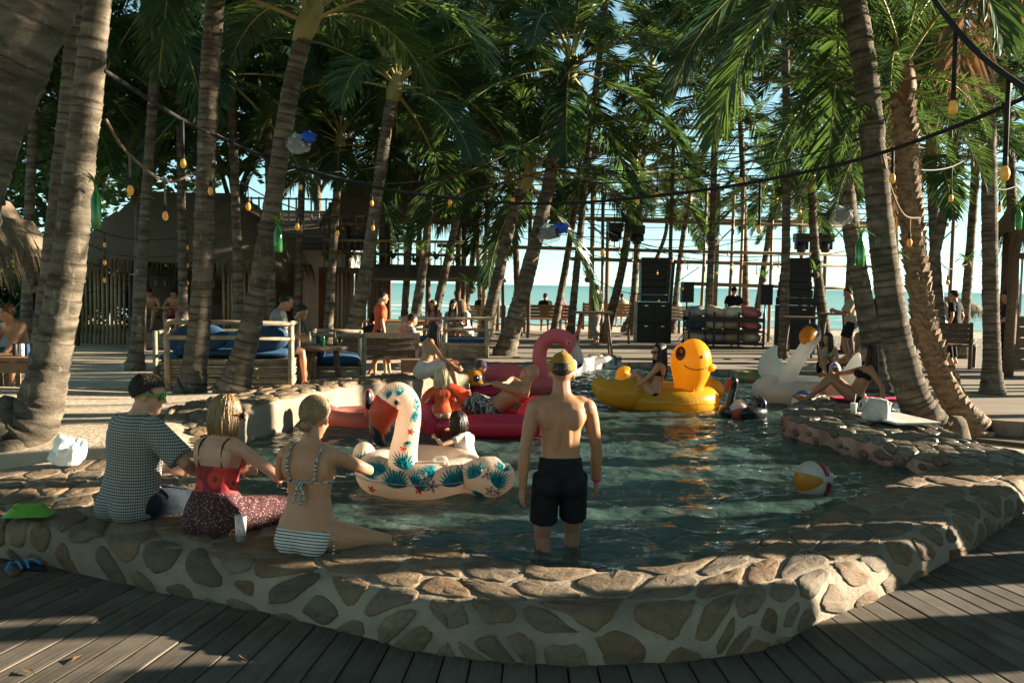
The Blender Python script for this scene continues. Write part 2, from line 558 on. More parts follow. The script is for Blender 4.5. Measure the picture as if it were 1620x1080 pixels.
def stones(wall, u0, u1, spacing, mat, parent, seed, gap=.028, hgt=.02, tmin=.03, tmax=None, name='stone', keep=1.0, aspect=1.35):
    rg = random.Random(seed); pts = []
    tries = 0; Tm = max(wall.T(u0 + (u1 - u0) * k / 20) for k in range(21))
    while tries < 6000:
        tries += 1
        u = rg.uniform(u0, u1); t = rg.uniform(0, Tm)
        T = min(wall.T(u), tmax or 99)
        if t > T or t < tmin: continue
        a, b = wall.pair(u); w = (b - a).length
        sp = spacing * (.52 if t > w - .05 else 1.0) * rg.choice((.65, .9, 1, 1.35))
        p = V((u / aspect, t))
        if all((p - q).length > sp for q in pts): pts.append(p)
    def bound(p):
        T = min(wall.T(p.x * aspect), tmax or 99) - .02
        return [(max(u0 / aspect, p.x - .8), tmin), (min(u1 / aspect, p.x + .8), tmin), (min(u1 / aspect, p.x + .8), T), (max(u0 / aspect, p.x - .8), T)]
    cnt = 0
    for c, poly in voronoi(pts, bound):
        if rg.random() > keep: continue
        poly = [V((q.x * aspect, q.y)) for q in poly]
        cen = sum(poly, V((0, 0))) / len(poly)
        # pull in for the joint
        rad = sum((q - cen).length for q in poly) / len(poly)
        if rad < .05: continue
        onface = cen.y > (wall.pair(cen.x)[1] - wall.pair(cen.x)[0]).length - .03
        k = max(.4, 1 - gap * (1.9 if onface else .95) / rad)
        poly = [cen + (q - cen) * k for q in poly]
        for _ in range(rg.choice((1, 2))):
            new = []
            for i in range(len(poly)):
                a, b = poly[i], poly[(i + 1) % len(poly)]
                new += [a.lerp(b, .2), a.lerp(b, .5), a.lerp(b, .8)]
            poly = new
        if len(poly) > 26: poly = poly[::2]
        if onface and rg.random() < .05: continue
        jit = [1 + rg.uniform(-.05, .05) + .22 * noise.noise(V((q.x * 7, q.y * 7, seed))) - (.03 if onface else 0) for q in poly]
        poly = [cen + (q - cen) * j for q, j in zip(poly, jit)]
        hh = hgt * rg.uniform(.6, 1.3); m = len(poly)
        vs = []
        for f, h in ((1.02, -.03), (1.0, hh * .55), (.9, hh), (.5, hh * 1.15)):
            for q in poly:
                p2 = cen + (q - cen) * f
                vs.append(wall.pos(p2.x, p2.y, h + (rg.uniform(-.006, .006) if h > 0 else 0)))
        vs.append(wall.pos(cen.x, cen.y, hh * 1.1))
        fs = []
        for r in range(3):
            for i in range(m):
                a = r * m + i; b = r * m + (i + 1) % m
                fs.append((a, b, b + m, a + m))
        for i in range(m): fs.append((3 * m + i, 3 * m + (i + 1) % m, 4 * m))
        o0 = V(vs[-1])
        G().add([p - o0 for p in vs], fs).build(name, mat, parent, loc=o0)
        cnt += 1
    return cnt
W1 = Wall(NIN, NOUT, .29, 0.0, -.3)
pw = thing('pool_wall', 'curved low pool wall of flagstones set in pale mortar where three people sit', 'wall')
W1.body('wall_core', MC['mortar'], pw)
n1 = stones(W1, .2, W1.L - .2, .30, MC['stone'], pw, 3, hgt=.011, gap=.024, aspect=1.45)
W2 = Wall(PROM_A, PROM_B, .29, 0.0, -.3, wob=.045, rise=.033)
pr = thing('stone_spur_wall', 'dark wet flagstone spur of the pool wall with pink plastered side', 'wall')
W2.body('wall_core', MC['pink_plaster'], pr)
n2 = stones(W2, .05, W2.L - .05, .24, MC['wet_stone'], pr, 5, tmin=.0, gap=.014, hgt=.022)
# rough rubble along its inner face
rg = random.Random(4)
for i in range(26):
    u = rg.uniform(.1, W2.L - .3); a, b = W2.pair(u); d = (a - b).normalized()
    c = V((a.x, a.y, rg.choice((.19, .22, .31)) + rg.uniform(-.03, .03))) + V((d.x, d.y, 0)) * .0
    gg = G(); k = rg.uniform(.05, .12)
    gg.ell((0, 0, 0), (k, .035, k * rg.uniform(.3, .6)), Matrix.Rotation(math.atan2(d.y, d.x) + math.pi / 2, 3, 'Z'), 9, 6)
    gg.v = [tuple(V(p) * (1 + .25 * noise.noise(V(p) * 14 + c))) for p in gg.v]
    gg.build('stone', MC['stone'], pr, loc=c)
FO = []
for i, p in enumerate(FAR_IN):
    a = FAR_IN[max(i - 1, 0)]; b = FAR_IN[min(i + 1, len(FAR_IN) - 1)]
    t = (b - a).normalized(); nrm = V((-t.y, t.x))
    wd = [.95, .95, .9, .8, .8, .8, .75, .5, .5, .5, .5, .5, .5, .5][i]
    FO.append(p + nrm * wd)
W3 = Wall(FAR_IN[:7], FO[:7], .51, .3, -.3, wob=.04, rise=lambda u: -.19 * (1 - smooth(u / 1.9)))
fw = thing('far_pool_wall', 'sunlit white plastered pool edge capped with tan flagstones below two leaning palms', 'wall')
W3.body('wall_core', MC['mortar'], fw)
n3 = stones(W3, .05, W3.L - .05, .3, MC['stone'], fw, 8, tmax=1.0, hgt=.03)
@mk
def patchy_paint(n):
    co = n.co()
    n.col(n.mix(n.ramp(n.noise(co, 2.6, 5), [(.46, 0.), (.54, 1.)]), (.55, .52, .46), (.06, .055, .05))); n.set(Roughness=.8)
    n.bump(n.noise(co, 12, 6), .5, .03)
W4 = Wall(FAR_IN[6:], FO[6:], .4, .1, -.3, wob=.03)
bw = thing('painted_pool_kerb', 'black and white painted pool kerb behind the pink flamingo float', 'wall')
W4.body('wall_core', MC['patchy_paint'], bw)
n4 = stones(W4, .1, W4.L - .1, .34, MC['wet_stone'], bw, 9, tmax=.45, hgt=.02)
# ---- decks
dk = struct(thing('deck', None, None))
FANC = V((.3, 16.0))
OUTL = W1.o
def ray_outline(th):
    d = V((math.sin(th), -math.cos(th))); best = None
    for i in range(len(OUTL) - 1):
        a, b = OUTL[i] - FANC, OUTL[i + 1] - FANC
        e = b - a; den = d.x * e.y - d.y * e.x
        if abs(den) < 1e-9: continue
        r = (a.x * e.y - a.y * e.x) / den; t = (a.x * d.y - a.y * d.x) / den
        if r > 0 and 0 <= t <= 1: best = r if best is None else max(best, r)
    return best
np_ = 0
th = -.62
rg = random.Random(12)
while th < 1.32:
    wd = rg.uniform(.0118, .0142)
    a, b = th + .0004, th + wd - .0004
    r0 = ray_outline((a + b) / 2)
    if r0 is None: r0 = 9.0 if th < .9 else 7.2
    if th > .85: r0 = max(r0 - .2, 6.3)
    r0 -= .12
    r1 = min(15.2, (13.5 / max(.2, math.cos(th))) if th < .8 else 15.2)
    cut = [r0, r1]
    if r1 - r0 > 3.2: cut = [r0, r0 + rg.uniform(1.2, 3.5), r1]
    for k in range(len(cut) - 1):
        q0, q1 = cut[k], cut[k + 1] - .006
        z = rg.uniform(-.003, .004) + .032; vs = []
        o0 = FANC + V((math.sin(th), -math.cos(th))) * ((q0 + q1) / 2)
        ca, sa = math.cos(th), math.sin(th)
        for zz in (-.03, z - .004, z):
            ins = .0003 if zz == z else 0
            for r_, t_ in ((q0, a + ins), (q1, a + ins), (q1, b - ins), (q0, b - ins)):
                p = FANC + V((math.sin(t_), -math.cos(t_))) * r_ - o0
                vs.append((p.x * ca + p.y * sa, -p.x * sa + p.y * ca, zz))
        fs = [(8, 9, 10, 11)]
        for lv in (0, 4):
            for i in range(4): fs.append((lv + i, lv + (i + 1) % 4, lv + 4 + (i + 1) % 4, lv + 4 + i))
        o = G().add(vs, fs).build('plank', MC['deck_wood'], dk, sm=False, loc=(o0.x, o0.y, 0))
        o.rotation_euler = (0, 0, th)
        np_ += 1
    th += wd
# far deck: a raised sheet of narrow boards round the end of the pool
FD0 = [V((4.95, 12.0)), V((5.7, 12.6)), V((6.35, 13.5)), V((6.75, 15.3)), V((6.35, 17.4)), V((4.45, 17.55)), V((3.25, 18.5)), V((2.35, 19.2)), V((1.9, 19.7)), V((1.0, 19.0)), V((-.2, 18.0)), V((-.8, 19.5)), V((-1.0, 33)), V((26, 33)), V((26, 11.2)), V((9, 11.2)), V((6.2, 11.3))]
FD = [p * K47 if p.y < 20 and p.x < 6.9 else p for p in FD0]
bm = bmesh.new()
vs = [bm.verts.new((p.x, p.y, .23)) for p in FD]
es = [bm.edges.new((vs[i], vs[(i + 1) % len(vs)])) for i in range(len(vs))]
bmesh.ops.triangle_fill(bm, edges=es, use_beauty=True)
r_ = bmesh.ops.extrude_face_region(bm, geom=bm.faces[:])
bmesh.ops.translate(bm, verts=[e for e in r_['geom'] if isinstance(e, bmesh.types.BMVert)], vec=(0, 0, -.5))
bmesh.ops.recalc_face_normals(bm, faces=bm.faces)
me = bpy.data.meshes.new('far_deck'); bm.to_mesh(me); bm.free()
struct(link('far_deck', me, MC['far_deck_wood']))
print('stones', n1, n2, n3, n4, 'planks', np_)
# ================================================================ VEGETATION
@mk
def palm_trunk(n):
    co = n.co()
    a = n.noise(n.co((2.2, 2.2, 7)), 1.2, 6, .6)
    c = n.mix(n.ramp(a, [(.35, 0.), (.62, 1.)]), (.22, .18, .13), (.085, .07, .05))
    c = n.mix(n.ramp(n.noise(co, 3.2, 5), [(.55, 0.), (.7, .75)]), c, (.10, .085, .06))
    c = n.mix(n.ramp(n.noise(n.co((1, 1, .4)), 14, 4), [(.6, 0.), (.72, .6)]), c, (.36, .30, .22))
    at_ = n.n('Attribute', attribute_name='scar'); c = n.mix(n.math('MULTIPLY', n.math('MULTIPLY', at_.outputs['Fac'], 1.25), n.ramp(n.noise(co, 4.5, 4), [(.36, .1), (.56, 1.)])), c, (.055, .042, .03))
    n.col(c); n.set(Roughness=.92); n.b.inputs['Specular IOR Level'].default_value = .15
    n.bump(n.noise(n.co((9, 9, 22)), 2, 8, .7), .8, .03)
@mk
def bark_boots(n):
    co = n.co()
    n.col(n.mix(n.ramp(n.noise(n.co((3, 3, 9)), 2, 6), [(.35, 0.), (.65, 1.)]), (.32, .22, .13), (.12, .08, .05))); n.set(Roughness=.9)
    n.bump(n.noise(co, 30, 6), .8, .02)
@mk
def palm_leaf(n):
    r = n.rnd()
    base = n.ramp(r, [(0, (.011, .042, .022)), (.5, (.018, .058, .025)), (.85, (.036, .082, .026)), (1, (.065, .09, .026))])
    c = n.mix(n.ramp(n.noise(n.co(), 2.5, 3), [(.4, 0.), (.7, .55)]), base, (.06, .115, .03))
    n.col(c); n.set(Roughness=.42); n.b.inputs['Specular IOR Level'].default_value = .35
    n.translucent(.38, n.mix(.5, c, (.14, .23, .03)))
@mk
def dry_leaf(n):
    c = n.mix(n.ramp(n.noise(n.co(), 4, 4), [(.35, 0.), (.7, 1.)]), (.30, .17, .075), (.17, .095, .045))
    n.col(c); n.set(Roughness=.7); n.translucent(.3, c)
M('petiole', (.24, .25, .07), .5, (.32, .24, .09), 3)
M('dry_petiole', (.33, .22, .11), .7, (.2, .12, .06), 5)
@mk
def tree_leaf(n):
    c = n.mix(n.noise(n.co(), 1.7, 4), (.035, .085, .025), (.09, .14, .03))
    n.col(c); n.set(Roughness=.5); n.translucent(.4, n.mix(.5, c, (.16, .24, .03)))
M('branch_bark', (.16, .12, .085), .9, (.08, .06, .045), 5, bump=.6, bscale=25, bdist=.02)
PITCHES = [82, 66, 50, 33, 14, -10, -38]
FR = {}
def frond_mesh(kind, pi, var, L=3.3, nl=64, ll=.78, lw=.032, dead=False, date=False):
    key = (kind, pi, var)
    if key in FR: return FR[key]
    rg = random.Random(hash((pi, var, L)) & 0xffff)
    pitch = PITCHES[pi]
    bend = {0: 46, 1: 60, 2: 74, 3: 80, 4: 74, 5: 58, 6: 40}[pi] * rg.uniform(.85, 1.15)
    pts = [V((0, 0, 0))]; tans = []; m = 22
    for i in range(m):
        t = i / m; a = R(pitch - bend * t ** 1.35); tw = .1 * math.sin(t * 2 + var)
        d = V((math.cos(a), tw * .3, math.sin(a))).normalized(); tans.append(d); pts.append(pts[-1] + d * L / m)
    tans.append(tans[-1])
    g = G()
    g.tube(pts, [(lerp(.045, .006, (i / m) ** .7), lerp(.028, .005, (i / m) ** .7)) for i in range(m + 1)], 5)
    npet = len(g.f)
    start = .10 if date else .2
    for k in range(nl):
        t = start + (1 - start) * (k + .5) / nl
        x = t * m; i = min(int(x), m - 1); f = x - i
        p = pts[i].lerp(pts[i + 1], f); tg = tans[i]
        side0 = tg.cross(V((0, 0, 1)))
        if side0.length < .05: side0 = V((0, 1, 0))
        side0.normalize(); up = side0.cross(tg).normalized()
        prof = math.sin(math.pi * min(1, (t - start) / (1 - start) * .80 + .17)) ** .7
        for sgn in (-1, 1):
            if rg.random() < (.25 if dead else .05): continue
            l = ll * prof * rg.uniform(.85, 1.1)
            ang = R(lerp(32, 62, t) + rg.uniform(-6, 6))
            d = side0 * sgn * math.cos(ang) + tg * math.sin(ang) + up * (rg.uniform(.05, .35) if not dead else rg.uniform(-.6, .1))
            if date: d += up * rg.uniform(-.25, .35)
            d.normalize()
            drp = (.45 if not date else .2) * rg.uniform(.6, 1.3) + (.5 if dead else 0)
            mid = p + d * l * .55 + V((0, 0, -1)) * drp * l * .16
            tip = p + d * l * .98 + V((0, 0, -1)) * drp * l * .62
            wv = (tg - d * tg.dot(d)).normalized()
            wv = (wv + up * rg.uniform(-.5, .5)).normalized()
            w1 = lw * rg.uniform(.8, 1.15)
            g.add([p - wv * w1 * .3, p + wv * w1 * .3, mid + wv * w1 * .5, mid - wv * w1 * .5, tip], [(0, 1, 2, 3), (3, 2, 4)])
    me = g.mesh('frond', True)
    me.materials.append(MC['dry_leaf' if dead else 'palm_leaf']); me.materials.append(MC['dry_petiole' if dead else 'petiole'])
    for i in range(npet): me.polygons[i].material_index = 1
    FR[key] = me
    return me
def palm(label, path, depth, r0, r1, nf=17, flen=3.3, seed=0, group=None, dates=False, dead=2, boots=False, crown=True, pmax=6, zbase=None, world=None, dense=False):
    rg = random.Random(seed * 77 + 5)
    if world: P = [V(p) for p in world]
    else:
        P = []
        for i, q in enumerate(path):
            yy = depth if not isinstance(depth, tuple) else lerp(depth[0], depth[1], i / (len(path) - 1))
            P.append(atd(q[0], q[1], yy))
        zb = ground_z(P[0].x, P[0].y) if zbase is None else zbase
        if P[0].z > zb + .02:      # carry the trunk down to the ground
            d = (P[0] - P[1]).normalized(); d.z = min(d.z, -.4)
            P.insert(0, P[0] + d * ((P[0].z - zb) / -d.z))
        P[0].z = zb
    base = P[0].copy()
    t = thing('palm_tree', label, 'palm tree', base, 0, group)
    C = crom([p - base for p in P], 10)
    # resample into leaf-scar rings
    L = [0]
    for i in range(1, len(C)): L.append(L[-1] + (C[i] - C[i - 1]).length)
    tot = L[-1]
    def on(s):
        s = max(0, min(tot - 1e-5, s)); k = 0
        lo, hi = 0, len(L) - 1
        while hi - lo > 1:
            mm = (lo + hi) // 2
            if L[mm] <= s: lo = mm
            else: hi = mm
        return C[lo].lerp(C[lo + 1], (s - L[lo]) / max(1e-9, L[lo + 1] - L[lo]))
    g = G(); pts = []; rad = []; sc_ = []
    s = -.15
    while s < tot:
        step = rg.choice((.06, .085, .11, .15)) * rg.uniform(.85, 1.2) * (1.0 if depth is None or not isinstance(depth, (int, float)) or depth < 16 else 1.6)
        f = max(0, s) / tot
        rr = lerp(r0, r1, min(1, f * 1.8) ** .6) * (1 + .55 * math.exp(-max(s, 0) / .28))
        k = rg.uniform(.025, .075) if not boots else .02
        for df, kk, sv in ((0, 1 + k, .35), (.12, 1 + k * .8, .9), (.24, 1 - k * .3, .8), (.34, 1 - k * .1, 0), (.9, 1.0 + k * .2, 0)):
            pts.append(on(s + step * df) if s > 0 else C[0] + V((0, 0, s + step * df))); rad.append(rr * kk * (1 + .02 * rg.uniform(-1, 1))); sc_.append(sv * rg.uniform(.5, 1))
        s += step
    # keep order and drop duplicates
    pp, rr_, ss_ = [pts[0]], [rad[0]], [sc_[0]]
    for p, q, sv in zip(pts[1:], rad[1:], sc_[1:]):
        if (p - pp[-1]).length > .004: pp.append(p); rr_.append(q); ss_.append(sv)
    ns_ = 14 if (isinstance(depth, (int, float)) and depth < 16) else 10
    g.tube(pp, rr_, ns_)
    g.v = [tuple(V(p) + V((noise.noise(V(p) * 5 + base), noise.noise(V(p) * 5 - base), 0)) * r1 * .10) for p in g.v]
    tk = g.build('trunk', MC['bark_boots' if boots else 'palm_trunk'], t)
    av = tk.data.attributes.new('scar', 'FLOAT', 'POINT'); av.data.foreach_set('value', [v_ for v_ in ss_ for _ in range(ns_)])
    if boots:
        b = G(); nb = int(tot / .085)
        for i in range(nb):
            s = tot * (i + .5) / nb; p = on(s); q = on(s + .05); ax = (q - p).normalized()
            for j in range(5):
                a = i * 2.4 + j * 2 * math.pi / 5 + rg.uniform(-.2, .2)
                x = ax.orthogonal().normalized(); y = ax.cross(x)
                o = x * math.cos(a) + y * math.sin(a); sd = ax.cross(o)
                rr = lerp(r0, r1, min(1, s / tot * 1.8)) * .97
                h = rg.uniform(.07, .13); w_ = rg.uniform(.045, .075); k = rg.uniform(.03, .065)
                b.add([p + o * rr - sd * w_, p + o * rr + sd * w_, p + o * (rr + k) + sd * w_ * .6 + ax * h, p + o * (rr + k) - sd * w_ * .6 + ax * h,
                       p + o * rr * .9 + ax * h * 1.15 + sd * w_ * .5, p + o * rr * .9 + ax * h * 1.15 - sd * w_ * .5],
                      [(0, 1, 2, 3), (3, 2, 4, 5), (1, 4, 2), (0, 3, 5)])
        o = b.build('leaf_bases', MC['bark_boots'], t, sm=False); o['kind'] = 'stuff'
    if crown:
        top = C[-1]; ax = (C[-1] - C[-4]).normalized(); top = top - ax * .05
        # leaf-sheath knot under the crown
        k = G(); k.tube([top - ax * .35, top - ax * .1, top + ax * .2, top + ax * .45], [r1 * .95, r1 * 1.35, r1 * 1.1, r1 * .3], 10)
        k.build('crown_shaft', MC['petiole' if not dates else 'dry_leaf'], t)
        n_ = nf
        for i in range(n_):
            f = (i + .5) / n_
            pi = min(pmax, int(f * (pmax + .6)))
            if dates: pi = min(6, 1 + int(f * 5.6))
            isd = i >= n_ - dead
            if isd: pi = 6
            kd = ('date' if dates else 'coco') + ('d' if isd else '')
            me = frond_mesh(kd, pi, rg.randrange(2), 3.3 if not dates else 2.7, 72 if not dates else 84, .82 if not dates else .48, .046 if not dates else .022, isd, dates)
            o = link('frond', me, None, t, top + ax * lerp(.35, -.1, f), (rg.uniform(-.12, .12), rg.uniform(-.12, .12), i * 2.39996 + rg.uniform(-.25, .25) + seed))
            sc = flen / 3.3 * rg.uniform(.85, 1.12) * (1 if pi > 0 else .8); o.scale = (sc, sc, sc)
    return t
GROVE = 'coconut palms of the grove between the pool and the sea'
SIDE = 'unseen coconut palms added to shade the deck'
palm('massive dark palm trunk leaning over from beside the foreground deck', [(-150, 900), (-125, 700), (-85, 430), (-40, 250), (15, 110), (62, 0), (110, -150), (150, -330), (190, -600), (220, -900)], 5.0, .24, .18, seed=1, flen=3.0, dead=0, pmax=3)
palm('thick sunlit palm trunk with rough leaf scars beside the seated plaid shirt man', [(22, 765), (60, 650), (100, 470), (122, 300), (141, 130), (155, 0), (168, -160), (176, -330), (180, -560)], 8.4, .20, .115, seed=2, flen=3.2, dead=0)
palm('slim shaded palm trunk standing just behind the thick sunlit one', [(58, 640), (82, 430), (105, 210), (125, 0), (138, -140), (146, -330)], 9.8, .14, .10, seed=3, flen=3.0, dead=0)
palm('palm with mossy flared foot on the sand behind the blonde bob woman', [(303, 618), (318, 480), (325, 300), (332, 120), (340, 10), (345, -40)], 12.5, .17, .125, seed=4, dead=0, pmax=4)
palm('leaning sunlit palm rising from the sand in front of the stick sided sofa', [(368, 622), (400, 500), (430, 330), (455, 170), (478, 65), (492, 25)], 12.3, .17, .115, seed=5, dead=0, pmax=4)
palm('palm with fan of upright yellow stems behind the orange shirt man', [(545, 578), (575, 450), (598, 300), (612, 200), (626, 135)], 20, .2, .13, seed=6, dead=0, pmax=5, nf=20, flen=3.8)
palm('heavy leaning palm at the pool edge behind the pink flamingo float', [(795, 572), (830, 450), (862, 320), (885, 200), (902, 105)], 21.5, .27, .15, seed=7, flen=3.7, dead=0, nf=22)
palm('curved slim palm at the pool edge beside the heavy leaning palm', [(757, 567), (785, 450), (812, 340), (836, 280)], 22.0, .19, .13, seed=8, dead=0)
palm('big dark palm whose foot rests on the deck edge by the white shoulder bag', [(1492, 704), (1450, 640), (1420, 540), (1398, 400), (1383, 250), (1370, 120), (1350, 0), (1330, -130)], 11.3, .215, .145, seed=9, dead=0, zbase=0)
palm('rough date palm with jagged leaf stubs leaning over the deck planks', [(1540, 675), (1502, 620), (1468, 530), (1447, 400), (1437, 280), (1430, 170), (1428, 120)], 11.9, .15, .125, seed=10, dates=True, boots=True, nf=26, flen=2.6, dead=1, zbase=.1)
palm('palm with shaggy brown fibre under its crown behind the big dark palm', [(1392, 630), (1358, 430), (1338, 300), (1328, 200), (1321, 135)], 16.0, .2, .15, seed=11, dates=True, nf=24, flen=3.3, dead=0, zbase=.2)
palm('tall straight palm standing alone on the deck near the wooden hut', [(1570, 627), (1567, 450), (1564, 250), (1562, 50), (1561, -110)], 15.0, .14, .115, seed=12, flen=3.0, zbase=.2)
# grove between pool and sea: (path, depth, r0, r1, frond length)
gr = [([(655, 512), (672, 400), (684, 280), (692, 172)], 25, .22, .16, 3.2), ([(690, 490), (715, 380), (735, 280), (749, 188)], 26, .2, .15, 3.2),
      ([(520, 505), (530, 350), (538, 225)], 24, .2, .15, 3.0), ([(378, 490), (372, 300), (364, 120)], 21, .2, .15, 3.2),
      ([(880, 505), (900, 390), (915, 285)], 30, .2, .15, 3.0), ([(955, 538), (985, 420), (1005, 275)], 28, .24, .17, 3.2),
      ([(1305, 525), (1290, 400), (1283, 285)], 26, .26, .18, 2.8), ([(1490, 580), (1482, 450), (1475, 300), (1474, 230)], 19, .2, .15, 3.0),
      ([(1522, 560), (1532, 430), (1545, 250)], 23, .2, .15, 3.0), ([(1200, 480), (1215, 380), (1226, 310)], 31, .2, .15, 2.2),
      ([(1068, 480), (1078, 390), (1090, 320)], 33, .17, .13, 2.4), ([(1266, 480), (1268, 400), (1266, 340)], 34, .13, .11, 2.0), ([(1010, 470), (1050, 380), (1056, 330)], 36, .13, .11, 2.2),
      ([(780, 500), (795, 400), (808, 285)], 29, .18, .14, 2.8), ([(218, 520), (232, 300), (248, 80), (255, -30)], 19, .2, .15, 3.2),
      ([(470, 500), (476, 330), (484, 170)], 26, .18, .14, 3.0), ([(735, 500), (757, 340), (768, 240)], 32, .17, .13, 3.0),
      ([(1340, 540), (1352, 300), (1362, 60)], 24, .2, .15, 3.4), ([(1120, 505), (1128, 330), (1132, 140)], 27, .17, .14, 3.6),
      ([(608, 510), (602, 320), (590, 130)], 28, .18, .14, 3.4), ([(1000, 510), (1012, 330), (1030, 110)], 31, .18, .14, 3.8), ([(40, 560), (48, 300), (60, 60)], 20, .2, .15, 3.4), ([(820, 500), (812, 300), (800, 60)], 30, .17, .13, 3.9), ([(1180, 505), (1176, 300), (1165, 60)], 29, .17, .13, 3.9), ([(905, 500), (930, 250), (960, -10)], 27, .17, .13, 3.8), ([(640, 500), (655, 250), (670, 20)], 27, .17, .13, 3.8), ([(1240, 520), (1245, 250), (1240, -20)], 22, .17, .14, 3.6), ([(430, 500), (425, 250), (420, 0)], 23, .17, .14, 3.6), ([(1440, 540), (1500, 300), (1510, 60)], 18, .17, .14, 3.2), ([(290, 500), (285, 200), (280, -40)], 22, .17, .14, 3.5), ([(560, 470), (556, 300), (550, 60)], 38, .19, .15, 4.2), ([(760, 470), (752, 300), (745, 90)], 40, .19, .15, 4.4), ([(1420, 470), (1412, 250), (1400, 60)], 38, .19, .15, 4.2), ([(1606, 560), (1600, 300), (1590, 120)], 20, .2, .15, 3.2)]
for i, (pth, dp, a, b, fl) in enumerate(gr):
    x_, ln_ = pth[0][0], pth[-1][0] - pth[0][0]
    where = next(b for a, b in ((150, 'behind the thatched parasol'), (300, 'beside the thatched bar hut'), (400, 'behind the stick sofas'), (540, 'near the white plank shed'), (660, 'beside the two storey bamboo house'), (770, 'behind the railed daybed'), (850, 'beyond the curved slim palm'), (925, 'beyond the pink flamingo float'), (1020, 'left of the square loudspeaker stack'), (1100, 'left of the cushion rack'), (1190, 'behind the cushion rack'), (1275, 'behind the tapering loudspeaker stack'), (1400, 'right of the tapering loudspeaker stack'), (1500, 'past the date palm'), (9999, 'near the timber hut')) if x_ < a)
    how = ('leaning ' if abs(ln_) > 28 else 'straight ') + ('tall' if pth[-1][1] < 150 else 'short' if pth[-1][1] > 270 else 'mid sized')
    palm(how + ' coconut palm in the seaside grove ' + where, pth, dp, a * .72, b * .68, 23, fl, 20 + i, GROVE, dead=0, pmax=5 if pth[0][0] > 800 else 6, zbase=.2 if pth[0][0] > 900 else None)
# unseen palms added outside the frame to cut skylight and cast shade
for i, (x, y, h, lx) in enumerate([(12.4, 13.4, 9.4, -.3), (13.5, 9.2, 9.4, .2), (17.5, 16.6, 10.6, .3), (13.5, 4.4, 8.6, 0), (20.5, 21.5, 10.6, .4), (-7.4, 6.6, 6.8, .5), (-8.2, 10.8, 7.4, .3), (-6.4, 3.2, 6.4, .4), (3.4, -1.8, 6.8, .2), (-2.6, -2.2, 6.9, -.2), (6.6, 1.5, 7.6, -.3), (7.4, 7.0, 7.0, -.4), (.9, -1.2, 8.2, -.2), (-1.7, -1.0, 8.4, .1), (5.2, -4, 8, -.5), (-5.4, -1, 7.4, .3), (0, -5, 7.6, 0), (-9.4, 1.5, 7.4, .4), (9.6, -2, 8, -.3), (7.0, 10.2, 9.4, -1.4), (-6.6, 8.2, 9.2, 1.0), (-4.5, -4.5, 8, 0)]):
    palm('unseen coconut palm added outside the frame to shade the deck', None, None, .19, .15, 20, 3.5, 60 + i, SIDE, world=[(x, y, 0), (x + lx * .4, y + .1, h * .5), (x + lx, y - .1, h)], dead=0, pmax=4)
# ---- broadleaf trees at the left back
def leaf_blob(seed, n, rad, ls):
    rg = random.Random(seed); g = G()
    cl = [(V((rg.gauss(0, 1), rg.gauss(0, 1), rg.gauss(0, .6))) * rad * .5, rg.uniform(.5, 1.0) * rad * .42) for _ in range(26)]
    for i in range(n):
        c, r = rg.choice(cl)
        d = V((rg.gauss(0, 1), rg.gauss(0, 1), rg.gauss(0, .8))).normalized() * r * rg.uniform(.5, 1) ** .5
        p = c + d; a = V((rg.gauss(0, 1), rg.gauss(0, 1), rg.gauss(0, .5))).normalized(); b = a.orthogonal().normalized()
        b = (Matrix.Rotation(rg.uniform(0, 6.28), 3, a) @ b); s = ls * rg.uniform(.6, 1.3)
        g.add([p - a * s, p + b * s * .42, p + a * s, p - b * s * .42], [(0, 1, 2, 3)])
    return g
blob = leaf_blob(3, 9000, 3.0, .13).mesh('crown', False); blob.materials.append(MC['tree_leaf'])
blob2 = leaf_blob(9, 9000, 3.0, .13).mesh('crown', False); blob2.materials.append(MC['tree_leaf'])
for i, (px, py, dp, sc, lab) in enumerate([(215, 120, 24, 1.15, 'broadleaf tree with sky showing through its crown behind the thatched hut'), (370, 170, 30, 1.3, 'dense broadleaf tree beyond the white plank shed'), (90, 260, 30, 1.3, 'dark broadleaf tree at the edge of the garden behind the shaded trunk'), (-60, 120, 22, 1.2, 'shady broadleaf tree beyond the wooden drinks table'), (500, 90, 36, 1.5, 'tall broadleaf tree over the bamboo two storey house')]):
    c = atd(px, py, dp); b = V((c.x, c.y, ground_z(c.x, c.y)))
    t = thing('broadleaf_tree', lab, 'tree', b, 0)
    g = G(); h = c.z - b.z
    g.tube([(0, 0, -.1), (.1, 0, h * .4), (0, .1, h * .75)], [.2, .16, .12], 9)
    rg = random.Random(i)
    for k in range(9):
        a = k * 2.4; e = V((math.cos(a) * 2 * sc, math.sin(a) * 2 * sc, h + rg.uniform(-.8, 1.2)))
        s0 = V((0, .05, h * rg.uniform(.45, .75))); g.tube([s0, s0.lerp(e, .5) + V((0, 0, .3)), e], [.09, .06, .02], 6)
    g.build('trunk', MC['branch_bark'], t)
    o = link('crown', blob if i % 2 else blob2, None, t, (0, 0, h), (0, 0, i * 1.3)); o.scale = (sc, sc, sc * .85)
bush = leaf_blob(21, 5000, 2.0, .14).mesh('foliage', False); bush.materials.append(MC['tree_leaf'])
for i in range(13):
    x = -30 + i * 1.75; y = 35 + 2.5 * math.sin(i * 2.1); t = thing('shrub', 'dense dark shrub in the hedge closing off the garden behind the hut', 'shrub', (x, y, ground_z(x, y)), i, 'shrubs of the garden hedge')
    o = link('foliage', bush, None, t, (0, 0, 1.5)); o.scale = (.95, .95, 1.15)
    g = G()
    for k in range(5): g.tube([(0, 0, -.05), (.3 * math.cos(k * 1.3), .3 * math.sin(k * 1.3), .8), (.9 * math.cos(k * 1.3), .9 * math.sin(k * 1.3), 1.7)], [.05, .04, .015], 6)
    g.build('stems', MC['branch_bark'], t)
